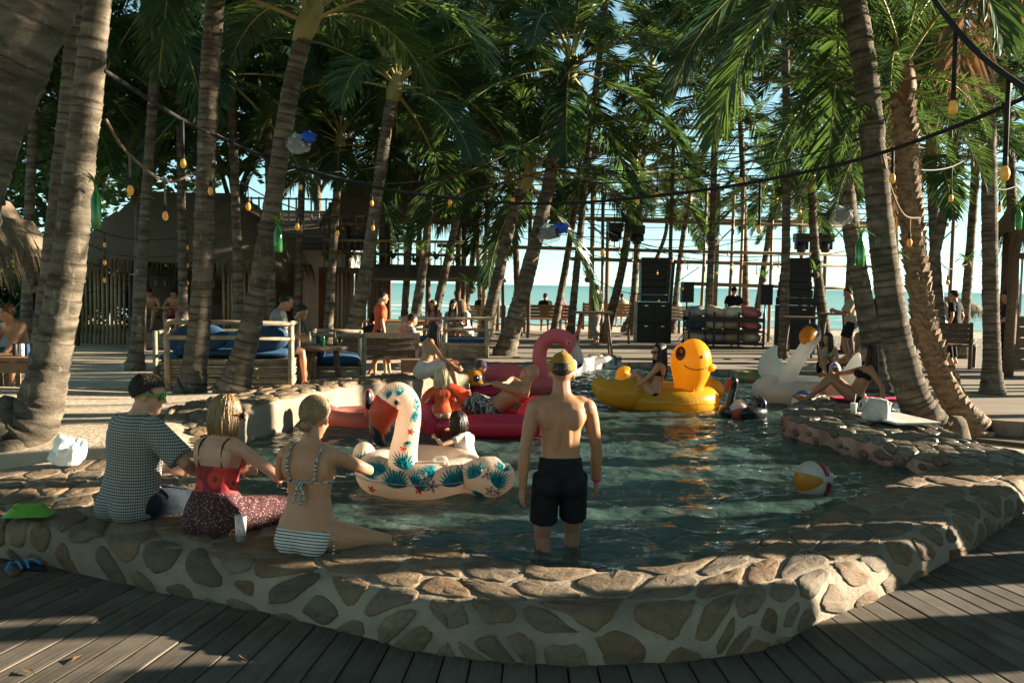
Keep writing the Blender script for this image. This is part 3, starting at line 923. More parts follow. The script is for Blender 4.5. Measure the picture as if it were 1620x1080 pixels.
# ---- strap leaved plants: on the ground and hung on trunks
def strap_plant(n, L, w, seed, up=1.0, droop=.9):
    rg = random.Random(seed); g = G()
    for i in range(n):
        a = i * 2.4 + rg.uniform(-.3, .3); l = L * rg.uniform(.7, 1.15); d = V((math.cos(a), math.sin(a), 0)); p = V((0, 0, 0)); el = R(rg.uniform(25, 80)) * up
        sd = V((-d.y, d.x, 0)); prev = None; m = 5
        for k in range(m + 1):
            t = k / m; ww = w * math.sin(math.pi * min(1, t * .85 + .13)) * .5
            cur = (p - sd * ww, p + sd * ww)
            if prev: g.add([prev[0], prev[1], cur[1], cur[0]], [(0, 1, 2, 3)])
            prev = cur; e = el - droop * t * 1.6
            p = p + (d * math.cos(e) + V((0, 0, math.sin(e)))) * l / m
    return g
M('strap_leaf', (.07, .16, .035), .4, (.14, .24, .05), 8, trl=.35)
sp = strap_plant(18, .55, .06, 1); spm = sp.mesh('leaves'); spm.materials.append(MC['strap_leaf'])
for px, py, dp in [(985, 412, 27.7), (1290, 432, 25.6), (665, 398, 24.6), (1208, 440, 30.6), (712, 405, 25.8), (1182, 188, 26.5), (930, 440, 29.5), (1530, 415, 22.7), (745, 455, 21.6)]:
    c = atd(px, py, dp)
    t = thing('fern', 'pale green epiphyte fern tied to a palm trunk ' + ('over the bamboo house' if px < 720 else 'by the curved slim palm' if px < 800 else 'left of the square loudspeaker stack' if px < 1000 else 'high among the crowns' if py < 200 else 'right of the cushion rack' if px < 1250 else 'beside the tapering loudspeaker stack' if px < 1400 else 'near the timber hut'), 'fern', c, rng.uniform(0, 6), 'ferns tied to the trunks')
    o = link('leaves', spm, None, t); o.scale = (1.1, 1.1, 1.1)
    rb = G(); rb.ell((0, 0, -.05), (.12, .12, .1), None, 8, 6); rb.build('root_ball', MC['branch_bark'], t)
gp = strap_plant(34, 1.25, .09, 5, 1.0, .7); gpm = gp.mesh('leaves'); gpm.materials.append(MC['strap_leaf'])
for i, (px, py, z) in enumerate([(425, 520, .1), (395, 515, .1), (345, 512, .1), (320, 520, .1), (455, 500, .1), (560, 500, .1), (120, 520, .1), (15, 520, .1)]):
    c = at(px, py, z)
    t = thing('garden_plant', 'dark strappy garden plant growing between the hut and the sofas', 'plant', c, i, 'strappy plants along the garden')
    o = link('leaves', gpm, None, t); o.scale = (1.1, 1.1, 1.25)
    rb = G(); rb.ell((0, 0, .02), (.14, .14, .1), None, 8, 6); rb.build('stem', MC['branch_bark'], t)
# ================================================================ BUILDINGS, FURNITURE, STAGE
M('bamboo', (.36, .27, .15), .5, (.22, .15, .08), 4, stretch=(1, 1, 3), vary=.2)
M('old_wood', (.17, .115, .07), .75, (.09, .06, .04), 5, bump=.5, bscale=24, bdist=.01, stretch=(4, 1, 4), vary=.15)
M('warm_wood', (.34, .19, .09), .6, (.22, .12, .055), 5, stretch=(4, 1, 4), bump=.3, bscale=20, vary=.12)
M('stick', (.42, .34, .23), .75, (.24, .18, .11), 9, vary=.3)
M('blue_cushion', (.025, .075, .15), .9, (.018, .05, .10), 6, bump=.3, bscale=90)
M('white_plank', (.80, .79, .72), .7, (.66, .64, .58), 3, vary=.06)
M('black_box', (.012, .014, .016), .55, (.02, .022, .024), 8, bump=.3, bscale=200, bdist=.001)
M('black_metal', (.02, .022, .025), .4, (.03, .03, .03), 8)
M('grille', (.008, .009, .010), .45, (.015, .016, .017), 40)
M('chrome', (.8, .8, .78), .2, metal=1)
M('concrete', (.28, .25, .20), .9, (.18, .16, .13), 6, bump=.5, bscale=30, bdist=.01)
M('cream_tub', (.52, .46, .35), .6, (.40, .34, .25), 5)
M('cable_black', (.012, .013, .012), .7)
M('cable_rope', (.22, .16, .10), .85)
M('dark_glass', (.02, .03, .035), .15)
M('door_brown', (.24, .12, .06), .6, (.16, .08, .045), 4, stretch=(5, 1, 1))
@mk
def thatch(n):
    g = n.noise(n.co((16, 16, 2.2)), 2, 6, .65)
    c = n.mix(n.ramp(g, [(.3, 0.), (.7, 1.)]), (.26, .19, .115), (.09, .065, .042))
    n.col(c); n.set(Roughness=.95); n.bump(g, .9, .04)
@mk
def bulb_glass(n):
    n.col((.60, .27, .03)); n.set(Roughness=.25)
    n.b.inputs['Emission Color'].default_value = (1, .5, .08, 1); n.b.inputs['Emission Strength'].default_value = .03
@mk
def canvas_roof(n):
    c = n.mix(n.noise(n.co(), 1.2, 4), (.80, .74, .62), (.72, .66, .55)); n.col(c); n.set(Roughness=.8)
    n.translucent(.85, c)
@mk
def bottle_green(n):
    n.col((.05, .35, .06)); n.set(Roughness=.08); n.b.inputs['Transmission Weight'].default_value = .6
def thatch_roof(parent, cx, cy, hx, hy, ez, rz, seed, ridge=.45, name='roof'):
    rg = random.Random(seed); g = G()
    rx = hx * ridge
    def pt(a, f):      # a runs round the eave, f from eave to ridge
        x = max(-hx, min(hx, math.copysign(abs(math.cos(a)) ** .5, math.cos(a)) * hx * 1.0)); y = math.copysign(abs(math.sin(a)) ** .5, math.sin(a)) * hy
        return V((cx + lerp(x, max(-rx, min(rx, x)), f), cy + lerp(y, 0, f), lerp(ez, rz, f) + .12 * math.sin(f * 3.1)))
    n = 48
    for lay in range(5):
        f0, f1 = max(0, lay / 5 - .05), (lay + 1) / 5
        ring0 = [pt(2 * math.pi * k / n, f0) + V((0, 0, -.05 - rg.uniform(0, .12))) for k in range(n)]
        ring1 = [pt(2 * math.pi * k / n, f1) + V((0, 0, .06)) for k in range(n)]
        g.add(ring0 + ring1, [(k, (k + 1) % n, n + (k + 1) % n, n + k) for k in range(n)])
    roof = g.build(name, MC['thatch'], parent)
    b = G()
    for i in range(1500):
        a = rg.uniform(0, 6.283); f = rg.choice((0, 0, 0, rg.random() * .9))
        p = pt(a, f); q = pt(a, f + .12); d = (p - q).normalized()
        sd = d.cross(V((0, 0, 1))).normalized() * .012; l = rg.uniform(.25, .55) * (1 if f == 0 else .7)
        p = p + V((0, 0, .03 if f else -.05)); e = p + d * l * .5 + V((rg.uniform(-.05, .05), rg.uniform(-.05, .05), -l * (.9 if f == 0 else .35)))
        b.add([p - sd, p + sd, e], [(0, 1, 2)])
    o = b.build('straw_fringe', MC['thatch'], roof, sm=False); o['kind'] = 'stuff'
    return roof
def pole(g, x, y, z0, z1, r=.06, lean=(0, 0)):
    g.tube([(x, y, z0), (x + lean[0] * .5 + .02, y + lean[1] * .5, (z0 + z1) / 2), (x + lean[0], y + lean[1], z1)], [r, r * .95, r * .85], 8)
# ---- thatched bar hut at the left back
h = thing('thatched_hut', 'open thatched bar hut with bamboo front behind the two sitting men', 'hut', (-9.6, 27.5, .02))
thatch_roof(h, 0, 0, 3.3, 2.4, 2.45, 4.4, 1)
for x in (-2.7, -.9, .9, 2.6):
    for y in (-1.8, 1.8):
        g = G(); pole(g, x, y, -.1, 2.9, .08); g.build('post', MC['old_wood'], h)
for k in range(46):
    x = -2.7 + k * .118 
    if -1.3 < x < 1.4 : continue
    g = G(); g.tube([(x, -1.72, 0), (x + rng.uniform(-.02, .02), -1.72, 2.35)], .045, 6); g.build('bamboo_slat', MC['bamboo'], h)
g = G()
for k in range(30):
    x = -1.4 + k * .1
    g.bar((x, 1.75, .2), (x + .9, 1.75, 2.4), .03, .015); g.bar((x, 1.78, .2), (x - .9, 1.78, 2.4), .03, .015)
g.build('lattice_wall', MC['bamboo'], h)
G().box((0, 2.0, 1.1), (5.6, .06, 2.3)).build('back_wall', MC['old_wood'], h, sm=False)
g = G(); g.box((0, 1.3, .55), (4.6, .5, 1.1)); g.build('bar_counter', MC['old_wood'], h, sm=False)
g = G(); g.box((0, 1.5, 1.6), (4.4, .3, .04)); g.build('shelf', MC['old_wood'], h, sm=False)
for k in range(14):
    g = G(); x = -2 + k * .3 + rng.uniform(-.05, .05); g.lathe([(.035, 0), (.035, .16), (.012, .2), (.012, .28)], 8, (x, 1.45, 1.62)); g.build('bottle', MC['cream_tub' if k % 3 else 'bottle_green'], h)
# ---- thatched parasol at the far left
c = atd(-105, 300, 12.2)
h = thing('thatched_parasol', 'thatched parasol with hanging straw fringe above the shirtless drinker', 'parasol', (c.x, c.y, ground_z(c.x, c.y)))
thatch_roof(h, 0, 0, 1.25, 1.25, 1.95, 3.0, 2, .05)
g = G(); pole(g, 0, 0, -.1, 2.9, .07); g.build('pole', MC['old_wood'], h)
# ---- white plank shed
h = thing('plank_shed', 'small white plank shed with brown door and shingled roof', 'shed', (-7.2, 31, -.02))
for k in range(18):
    x = -1.7 + k * .19
    if .62 < x < 1.15:
        g = G(); g.box((x, 0, 2.75), (.18, .03, .8)); g.build('plank', MC['white_plank'], h, sm=False); continue
    g = G(); g.box((x, 0, 1.55), (.182, .03, 3.2)); g.build('plank', MC['white_plank'], h, sm=False)
g = G(); g.box((0, 1.3, 1.5), (3.3, 2.5, 3.0)); g.build('wall', MC['white_plank'], h, sm=False)
d = G().box((.9, -.01, 1.2), (.6, .04, 2.3)).build('door', MC['door_brown'], h, sm=False)
g = G(); g.box((.9, -.035, 1.2), (.03, .02, 2.25)); g.build('door_rail', MC['old_wood'], d, sm=False)
g = G(); g.add([(-2.3, -.7, 2.95), (2.2, -.7, 2.95), (2.2, 2.9, 4.4), (-2.3, 2.9, 4.4), (-2.3, -.7, 3.05), (2.2, -.7, 3.05), (2.2, 2.9, 4.5), (-2.3, 2.9, 4.5)], [(0, 3, 2, 1), (4, 5, 6, 7), (0, 1, 5, 4), (2, 3, 7, 6), (0, 4, 7, 3), (1, 2, 6, 5)])
rf = g.build('roof', MC['thatch'], h, sm=False)
for k in range(9):
    g = G(); y = -.7 + k * .42; z = 3.07 + (y + .7) * .403; g.box((0, y, z), (4.6, .44, .03), Matrix.Rotation(.36, 3, 'X')); g.build('shingle_course', MC['old_wood'], rf, sm=False)
g = G()
for k in range(16): g.box((-1.6 + k * .25, -.3, 4.25), (.05, .05, .9))
for z in (3.85, 4.2, 4.65): g.box((.3, -.32, z), (4.2, .05, .06))
g.build('balcony_rail', MC['white_plank'], h, sm=False)
# ---- two storey bamboo house
h = thing('bamboo_house', 'two storey bamboo house with thatched roof and planted balcony by the sea', 'house', (-3.6, 29.5, 0))
thatch_roof(h, 0, 0, 2.4, 1.9, 4.0, 5.6, 4)
for x in (-2, -.7, .7, 1.9):
    for y in (-1.5, 1.5):
        g = G(); pole(g, x, y, -.1, 4.3, .09); g.build('post', MC['old_wood'], h)
G().box((0, 0, 2.25), (4.6, 3.6, .16)).build('upper_floor', MC['old_wood'], h, sm=False)
for z in (2.75, 3.15):
    g = G(); g.tube([(-2.2, -1.75, z), (2.2, -1.75, z)], .045, 7); g.build('rail', MC['bamboo'], h)
for k in range(24):
    g = G(); g.tube([(-2.15 + k * .187, -1.75, 2.3), (-2.15 + k * .187, -1.75, 3.15)], .022, 5); g.build('baluster', MC['bamboo'], h)
for k in range(14):
    g = G(); x = -2.2 + k * .13; g.tube([(x, -1.0, 0), (x, -1.0, 2.2)], .05, 6); g.build('bamboo_slat', MC['bamboo'], h)
g = G(); g.add([(-.6, -1.8, 2.35), (3.0, -1.8, 2.35), (3.4, -3.2, 1.95), (-.4, -3.2, 1.95), (-.6, -1.8, 2.45), (3.0, -1.8, 2.45), (3.4, -3.2, 2.03), (-.4, -3.2, 2.03)], [(0, 1, 2, 3), (7, 6, 5, 4), (3, 2, 6, 7), (1, 5, 6, 2), (0, 3, 7, 4)])
g.build('awning', MC['thatch'], h, sm=False)
for x in (-.3, 3.3):
    g = G(); pole(g, x, -3.1, -.1, 2.0, .05); g.build('post', MC['old_wood'], h)
for k in range(7):
    o = link('balcony_plant', spm, None, h, (-2 + k * .65, -1.85, 2.5 + .1 * (k % 2))); o.scale = (1.2, 1.2, 1.2)
# ---- open lattice roof over the stage
h = thing('lattice_roof', 'large open lattice roof of thin battens over the beach stage', 'roof', (0, 0, .2))
def rp(x, f): return V((x, lerp(37, 28.5, f), lerp(4.6, 6.9, f)))
for k in range(15):
    g = G(); f = k / 14; g.bar(rp(-5.6, f) - V((0, 0, .04)), rp(17.1, f) - V((0, 0, .04)), .045, .04); g.build('batten', MC['bamboo'], h, sm=False)
for k in range(24):
    g = G(); x = -5.4 + k * .97; g.bar(rp(x, 0) - V((0, 0, .09)), rp(x, 1) - V((0, 0, .09)), .03, .03); g.build('rafter', MC['bamboo'], h, sm=False)
g = G(); g.bar(rp(-6, 0) - V((0, .05, .2)), rp(17.5, 0) - V((0, .05, .2)), .14, .16); g.build('eave_beam', MC['warm_wood'], h, sm=False)
for k in range(6):
    x = -5 + k * 4.4; g = G(); g.tube([(x, 36.9, -.3), (x, 36.95, 4.4)], .08, 8); g.build('post', MC['old_wood'], h)
    g = G(); g.tube([(x + 1.1, 28.6, -.2), (x + 1.1, 28.55, 6.8)], .06, 8); g.build('post', MC['old_wood'], h)
    for sg in (-1, 1):
        g = G(); g.tube([(x, 36.9, 3.5), (x + sg * .9, 36.9, 4.4)], .03, 6); g.build('brace', MC['old_wood'], h)
# ---- bamboo lighting frame
h = thing('bamboo_scaffold', 'bamboo pole framework with long cross poles between the loudspeaker stacks', 'frame', (0, 28.6, .23))
for px in (762, 934, 952, 1107, 1128, 1150, 1168, 1217, 1398):
    x = (px - 810) / 1440 * 28.6; g = G(); pole(g, x, rng.uniform(-.1, .1), -.1, 4.9, .075 if px in (934, 1128, 762) else .055, (rng.uniform(-.1, .15), 0)); g.build('pole', MC['bamboo'], h)
for (x0, x1, py, dy) in ((690, 1420, 395, -.12), (940, 1400, 350, .1), (900, 1400, 412, .12), (1090, 1400, 448, -.1)):
    z = 1.9 + (453 - py) / 1440 * 28.6 - .23; a = (x0 - 810) / 1440 * 28.6; b = (x1 - 810) / 1440 * 28.6
    g = G(); g.tube([(a, dy, z + .02), ((a + b) / 2, dy, z - .03), (b, dy, z - .06)], [.06, .055, .045], 8); g.build('cross_pole', MC['bamboo'], h)
# ---- loudspeaker stacks
def stack(px, label, narrow):
    c = at(px, 541 if not narrow else 551, .23)
    s = thing('loudspeaker_stack', label, 'loudspeaker', (c.x, c.y, .23), 0 if not narrow else -.25)
    for k in range(2):
        b = G().box((0, 0, .3 + k * .61), (1.02, .8, .6)).build('bass_cabinet', MC['black_box'], s, sm=False)
        for x in (-.25, .25):
            g = G(); g.box((x, -.41, .3 + k * .61), (.46, .02, .54)); g.build('grille', MC['grille'], b, sm=False)
            g = G(); g.box((x, -.425, .5 + k * .61), (.1, .01, .02)); g.build('handle', MC['chrome'], b, sm=False)
    for k in range(6):
        wd = (.80 if not narrow else 1.0 - k * .055)
        b = G().box((0, .03 * k * (1 if narrow else .2), 1.23 + .1 + k * .215), (wd, .6, .205), Matrix.Rotation(R(-1.5 * k), 3, 'X')).build('array_cabinet', MC['black_box'], s, sm=False)
        g = G(); g.box((0, -.3 + .03 * k * (1 if narrow else .2) , 1.33 + k * .215), (wd * .86, .04, .16)); g.build('grille', MC['grille'], b, sm=False)
    g = G(); g.box((.55, .1, 1.3), (.1, .1, 2.4), Matrix.Rotation(R(3), 3, 'Y')); g.build('side_frame', MC['black_metal'], s, sm=False)
stack(1031, 'square black loudspeaker stack on the deck beside the rack of cushions', False)
stack(1254, 'tapering black loudspeaker stack on the deck behind the white swan float', True)
for px, py, lab in ((1087, 462, 'small black loudspeaker on a stand at the left of the cushion rack'), (1211, 466, 'small black loudspeaker on a stand at the right of the cushion rack')):
    c = atd(px, py, 27.6); s = thing('stand_speaker', lab, 'loudspeaker', (c.x, c.y, .23))
    g = G(); g.tube([(0, 0, 0), (0, 0, c.z - .3)], .025, 8); g.build('stand', MC['black_metal'], s)
    b = G().box((0, 0, c.z - .23), (.36, .32, .62)).build('cabinet', MC['black_box'], s, sm=False)
    G().box((0, -.165, c.z - .23), (.31, .02, .56)).build('grille', MC['grille'], b, sm=False)
    for k in range(3):
        g = G(); g.tube([(0, 0, .35), (.4 * math.cos(k * 2.1), .4 * math.sin(k * 2.1), .01)], .015, 6); g.build('leg', MC['black_metal'], s)
# ---- moving-head lights hung under the cross pole
for i, (px, py) in enumerate(((973, 366), (1008, 370), (1268, 383), (1306, 383))):
    c = atd(px, py, 28.3); s = thing('stage_light', 'black moving head stage light hung on the bamboo frame', 'stage light', c, 0, 'stage lights on the bamboo frame')
    G().box((0, 0, .13), (.44, .36, .26)).build('base', MC['black_metal'], s, sm=False)
    for x in (-.17, .17): G().box((x, 0, -.1), (.06, .16, .26)).build('yoke_arm', MC['black_metal'], s, sm=False)
    g = G(); g.lathe([(.1, -.3), (.14, -.26), (.15, 0), (.1, .03)], 12, (0, 0, -.02)); g.build('head', MC['black_metal'], s)
    g = G(); g.tube([(0, .1, .25), (0, .25, .55)], .02, 6); g.build('clamp', MC['black_metal'], s)
# ---- mirror ball
c = atd(1128, 377, 27.9); s = thing('mirror_ball', 'silver mirror ball hung among the bamboo poles', 'mirror ball', c)
g = G().ell((0, 0, 0), .25, None, 26, 16); g.build('ball', M('mirror_tiles', (.55, .6, .6), .12, metal=1), s, sm=False)
g = G(); g.tube([(0, 0, .2), (0, .1, .9)], .01, 5); g.build('cord', MC['cable_black'], s)
# ---- rack of cushions
c = at(1143, 548, .23); s = thing('cushion_rack', 'black metal rack full of beach cushions in front of the disc jockey', 'rack', (c.x, c.y, .23))
g = G()
for x in (-1.05, -.35, .35, 1.05):
    for y in (-.4, .4): g.box((x, y, .5), (.05, .05, 1.0))
g.build('upright', MC['black_metal'], s, sm=False)
for z in (.1, .45, .78):
    for y in (-.42, .42):
        g = G(); g.box((0, y, z), (2.15, .05, .06 if z < .7 else .12)); g.build('rail', MC['black_metal'], s, sm=False)
G().box((0, 0, .12), (2.05, .75, .03)).build('shelf', MC['old_wood'], s, sm=False)
G().box((0, 0, .47), (2.05, .75, .03)).build('shelf', MC['old_wood'], s, sm=False)
cush = [M('cushion_cream', (.62, .52, .38), .9), M('cushion_pink', (.62, .20, .22), .9), M('cushion_grey', (.35, .36, .34), .9), M('cushion_navy', (.05, .08, .13), .9), M('cushion_white', (.7, .66, .58), .9), M('cushion_tan', (.5, .34, .2), .9)]
names = ['cream', 'pink', 'grey', 'navy', 'white', 'tan']
k = 0
for z in (.16, .52, .87):
    for x in (-.8, -.28, .24, .76):
        g = G(); g.ell((0, 0, 0), (.33, .36, .17), None, 14, 8)
        g.v = [(p[0] * (1 + .18 * noise.noise(V(p) * 5 + V((k, 0, 0)))), p[1], p[2] * (1 + .3 * noise.noise(V(p) * 7 + V((0, k, 0))))) for p in g.v]
        j = [0, 2, 5, 0, 3, 0, 5, 1, 2, 0, 4, 1][k]
        o = g.build('cushion', cush[j], None, loc=(c.x + x, c.y, .23 + z + .12)); o.rotation_euler = (0, .2 * math.sin(k * 3), .4 * math.sin(k * 5))
        tag(o, names[j] + ' beach cushion stuffed into the black metal rack', 'cushion', 'cushions in the rack'); k += 1
# ---- furniture helpers
def sofa(label, loc, rot, w=1.7, cush=True, sticks=True):
    s = thing('stick_sofa', label, 'sofa', loc, rot)
    for x in (-w / 2, w / 2):
        for y in (-.42, .42):
            g = G(); g.tube([(x, y, -.05), (x + rng.uniform(-.015, .015), y, .45), (x, y, .98 if y > 0 or x < 0 else .95)], [.05, .045, .042], 8); g.build('post', MC['stick'], s)
    for z in (.72, .94):
        g = G(); g.tube([(-w / 2 - .05, .43, z), (0, .44, z + .01), (w / 2 + .05, .43, z)], .034, 7); g.build('back_rail', MC['stick'], s)
    for x in (-w / 2, w / 2):
        g = G(); g.tube([(x, -.45, .93), (x, .45, .95)], .034, 7); g.build('arm_rail', MC['stick'], s)
    for k in range(9):
        z = .03 + k * .045
        g = G(); g.tube([(-w / 2, -.4 + rng.uniform(-.02, .02), z), (0, -.42, z + rng.uniform(-.012, .012)), (w / 2, -.4, z)], .021, 6); g.build('front_stick', MC['stick'], s)
        g = G(); g.tube([(-w / 2, .41, z), (0, .42, z + rng.uniform(-.012, .012)), (w / 2, .41, z)], .021, 6); g.build('back_stick', MC['stick'], s)
        for x in (-w / 2, w / 2):
            g = G(); g.tube([(x, -.4, z), (x + rng.uniform(-.01, .01), 0, z + rng.uniform(-.01, .01)), (x, .4, z)], .021, 6); g.build('side_stick', MC['stick'], s)
    G().box((0, 0, .39), (w - .06, .76, .05)).build('seat_board', MC['old_wood'], s, sm=False)
    if cush:
        g = G(); g.tube([(-w / 2 + .03, 0, .49), (-w / 2 + .1, 0, .49), (w / 2 - .1, 0, .49), (w / 2 - .03, 0, .49)], [(.3, .04), (.38, .08), (.38, .08), (.3, .04)], 14, ref=(0, 1, 0)); g.build('seat_cushion', MC['blue_cushion'], s)
        for x in (-w / 4, w / 4):
            g = G(); g.ell((x, .33, .72), (w / 4.3, .1, .22), Matrix.Rotation(-.2, 3, 'X'), 14, 9); g.build('back_cushion', MC['blue_cushion'], s)
    return s
def zpt(px, py, depth):
    p = atd(px, py, depth); return V((p.x, p.y, ground_z(p.x, p.y)))
p = zpt(372, 600, 13.7); sofa('stick sided sofa with blue cushions behind the leaning sunlit palm', p, math.pi + .12, 1.75)
p = zpt(535, 600, 16.2); sofa('stick sided sofa with blue seat across the round table', p, math.pi / 2 + .2, 1.5)
p = zpt(330, 560, 16.8); sofa('stick sided sofa with blue cushions in the shade behind the mossy palm foot', p, .15, 1.7)
def round_table(label, loc, r, h, mat='old_wood'):
    s = thing('round_table', label, 'table', loc)
    g = G(); g.lathe([(r * .97, h - .06), (r, h - .05), (r, h - .01), (r * .98, h)], 24); g.build('table_top', MC[mat], s)
    for k in range(3):
        a = k * 2.1 + .5; g = G(); g.tube([(r * .7 * math.cos(a), r * .7 * math.sin(a), -.03), (r * .6 * math.cos(a), r * .6 * math.sin(a), h - .05)], .05, 8); g.build('leg', MC[mat], s)
    return s
tp = zpt(503, 600, 14.8); round_table('round dark wood table with bottles between the stick sofas', tp, .5, .62)
for k, (dx, dy, col, nm) in enumerate(((.1, -.1, 'bottle_green', 'green'), (-.15, .05, 'cream_tub', 'pale'), (.25, .12, 'door_brown', 'brown'))):
    g = G(); g.lathe([(.035, 0), (.035, .12), (.014, .17), (.014, .22)], 9); tag(g.build('bottle', MC[col], None, loc=tp + V((dx, dy, .62))), nm + ' bottle standing on the round dark table', 'bottle')
p = zpt(28, 615, 12.6)
s = thing('drinks_table', 'low orange brown wooden table in front of the shirtless drinker', 'table', p, .05)
for k in range(5): G().box((-.02, -.36 + k * .18, .42), (1.0, .172, .05)).build('plank', MC['warm_wood'], s, sm=False)
for x in (-.44, .4):
    for y in (-.35, .35): G().box((x, y, .18), (.09, .09, .46)).build('leg', MC['warm_wood'], s, sm=False)
G().box((0, -.36, .3), (.8, .03, .14)).build('apron', MC['warm_wood'], s, sm=False)
for dx, dy, col, nm in ((.12, -.1, 'white_plank', 'white can'), (.22, -.15, 'blue_cushion', 'blue can'), (0, -.05, 'black_box', 'black can')):
    g = G(); g.lathe([(.028, 0), (.033, .01), (.033, .15), (.026, .165)], 12); tag(g.build('drink_can', MC[col], None, loc=p + V((dx, dy, .445))), nm + ' on the low wooden table by the shirtless drinker', 'can')
c = at(243, 546, .1); s = thing('concrete_block', 'grey concrete step block under the feet of two sitting men', 'block', (c.x, c.y + .3, .05))
G().box((0, 0, .16), (1.25, .5, .38)).build('block', MC['concrete'], s, sm=False)
G().box((0, 0, .365), (1.29, .54, .03)).build('cap_slab', MC['concrete'], s, sm=False)
s = thing('wood_seat', 'dark timber seat behind the concrete block', 'bench', (c.x, c.y + .95, .05))
G().box((0, 0, .72), (2.2, .5, .08)).build('seat', MC['old_wood'], s, sm=False)
for x in (-.9, .9): G().box((x, 0, .33), (.1, .4, .72)).build('leg', MC['old_wood'], s, sm=False)
def bench(label, loc, rot, w=1.4, mat='old_wood', h=.42, bh=.85):
    s = thing('plank_bench', label, 'bench', loc, rot)
    for k in range(4): G().box((0, -.3 + k * .15, h), (w, .14, .04)).build('seat_slat', MC[mat], s, sm=False)
    for k in range(4): G().box((0, .32 + k * .02, h + .1 + k * .115), (w, .03, .105)).build('back_slat', MC[mat], s, sm=False)
    for x in (-w / 2 + .05, w / 2 - .05):
        for y in (-.3, .32): G().box((x, y, (bh if y > 0 else h) / 2 - .03), (.07, .07, (bh if y > 0 else h))).build('leg', MC[mat], s, sm=False)
        G().box((x, 0, .62), (.06, .66, .04)).build('arm', MC[mat], s, sm=False)
    return s
bench('dark plank bench with high back behind the orange shirt man', at(600, 597, 0), math.pi + .25, 1.5)
s = thing('timber_plinth', 'low brown timber plinth beside the long haired woman', 'plinth', at(675, 600, 0), .1)
for k in range(3): G().box((0, 0, .07 + k * .135), (1.0, .5, .13)).build('board', MC['warm_wood'], s, sm=False)
s = thing('daybed', 'stick sided daybed with bamboo railing where three women sit', 'daybed', at(705, 577, 0), .04)
for x in (-.95, 0, .95):
    for y in (-.6, .6): 
        g = G(); g.tube([(x, y, -.03), (x, y, 1.12)], .045, 8); g.build('post', MC['stick'], s)
for z in (.85, 1.1):
    g = G(); g.tube([(-1.05, -.6, z), (1.1, -.6, z + .02)], .035, 7); g.build('rail', MC['stick'], s)
for k in range(11):
    g = G(); g.tube([(-.98, -.6 + .02 * math.sin(k * 3), .04 + k * .045), (.98, -.6, .04 + k * .045 + .01 * math.sin(k))], .021, 6); g.build('front_stick', MC['stick'], s)
G().box((0, 0, .52), (2.0, 1.25, .07)).build('bed_board', MC['stick'], s, sm=False)
g = G(); g.box((0, .05, .6), (1.8, 1.0, .1)); g.build('mattress', MC['blue_cushion'], s, sm=False)
c = zpt(632, 530, 23.0); s = thing('cream_tub', 'cream tub bar counter beside the orange shirt man', 'tub', c)
g = G(); g.lathe([(.48, 0), (.58, .1), (.72, .85), (.76, .9), (.7, .9)], 18); g.build('basin', MC['cream_tub'], s)
G().box((0, 0, .93), (1.7, 1.0, .05)).build('counter_top', MC['warm_wood'], s, sm=False)
for i, (px, py, w_, rz, lab) in enumerate(((770, 520, 1.6, math.pi, 'brown plank bench facing the sea beside the curved slim palm'), (868, 528, 1.8, math.pi - .1, 'brown plank bench facing the sea behind the heavy leaning palm'), (960, 520, 2.0, math.pi, 'long brown plank bench facing the sea near the fern palm'), (1062, 528, 1.0, math.pi + .3, 'brown plank bench just right of the square loudspeaker stack'), (1490, 580, 1.3, math.pi - .6, 'brown plank bench in the shade past the date palm'))):
    c = at(px, py, .23 if px > 800 else 0); b = bench(lab, c, rz, w_, 'warm_wood' if i in (1, 2) else 'old_wood', .5, 1.05)
def bar_table(label, loc, h=1.05, r=.42):
    s = thing('bar_table', label, 'table', loc)
    G().box((0, 0, h), (r * 2, r * 1.4, .05)).build('table_top', MC['old_wood'], s, sm=False)
    for x in (-1, 1):
        for y in (-1, 1):
            g = G(); g.tube([(x * r * 1.0, y * r * .7, 0), (x * r * .7, y * r * .5, h)], .03, 6); g.build('leg', MC['old_wood'], s)
    for x in (-1, 1): G().box((x * r * .9, 0, .35), (.03, r * 1.2, .04)).build('stretcher', MC['old_wood'], s, sm=False)
bar_table('tall dark bar table at the pool corner by the flamingo head', at(938, 566, .23))
bar_table('tall dark bar table behind the white swan neck', at(1262, 568, .23), 1.0)
bar_table('tall dark bar table beside the standing man in a pale shirt', at(1318, 560, .23), 1.05)
# rope fence in front of the sea benches
s = thing('rope_fence', 'low rope fence on short posts along the sea side benches', 'fence', (0, 26.5, .15))
px_ = [-1.2, .1, 1.4, 2.7, 3.4]
for x in px_:
    g = G(); g.tube([(x, 0, -.1), (x, 0, .75)], .04, 7); g.build('post', MC['old_wood'], s)
for k in range(len(px_) - 1):
    a, b = px_[k], px_[k + 1]
    for z in (.68, .4):
        g = G(); g.tube([(lerp(a, b, t / 6), 0, z - .1 * math.sin(math.pi * t / 6)) for t in range(7)], .018, 6); g.build('rope', MC['cable_rope'], s)
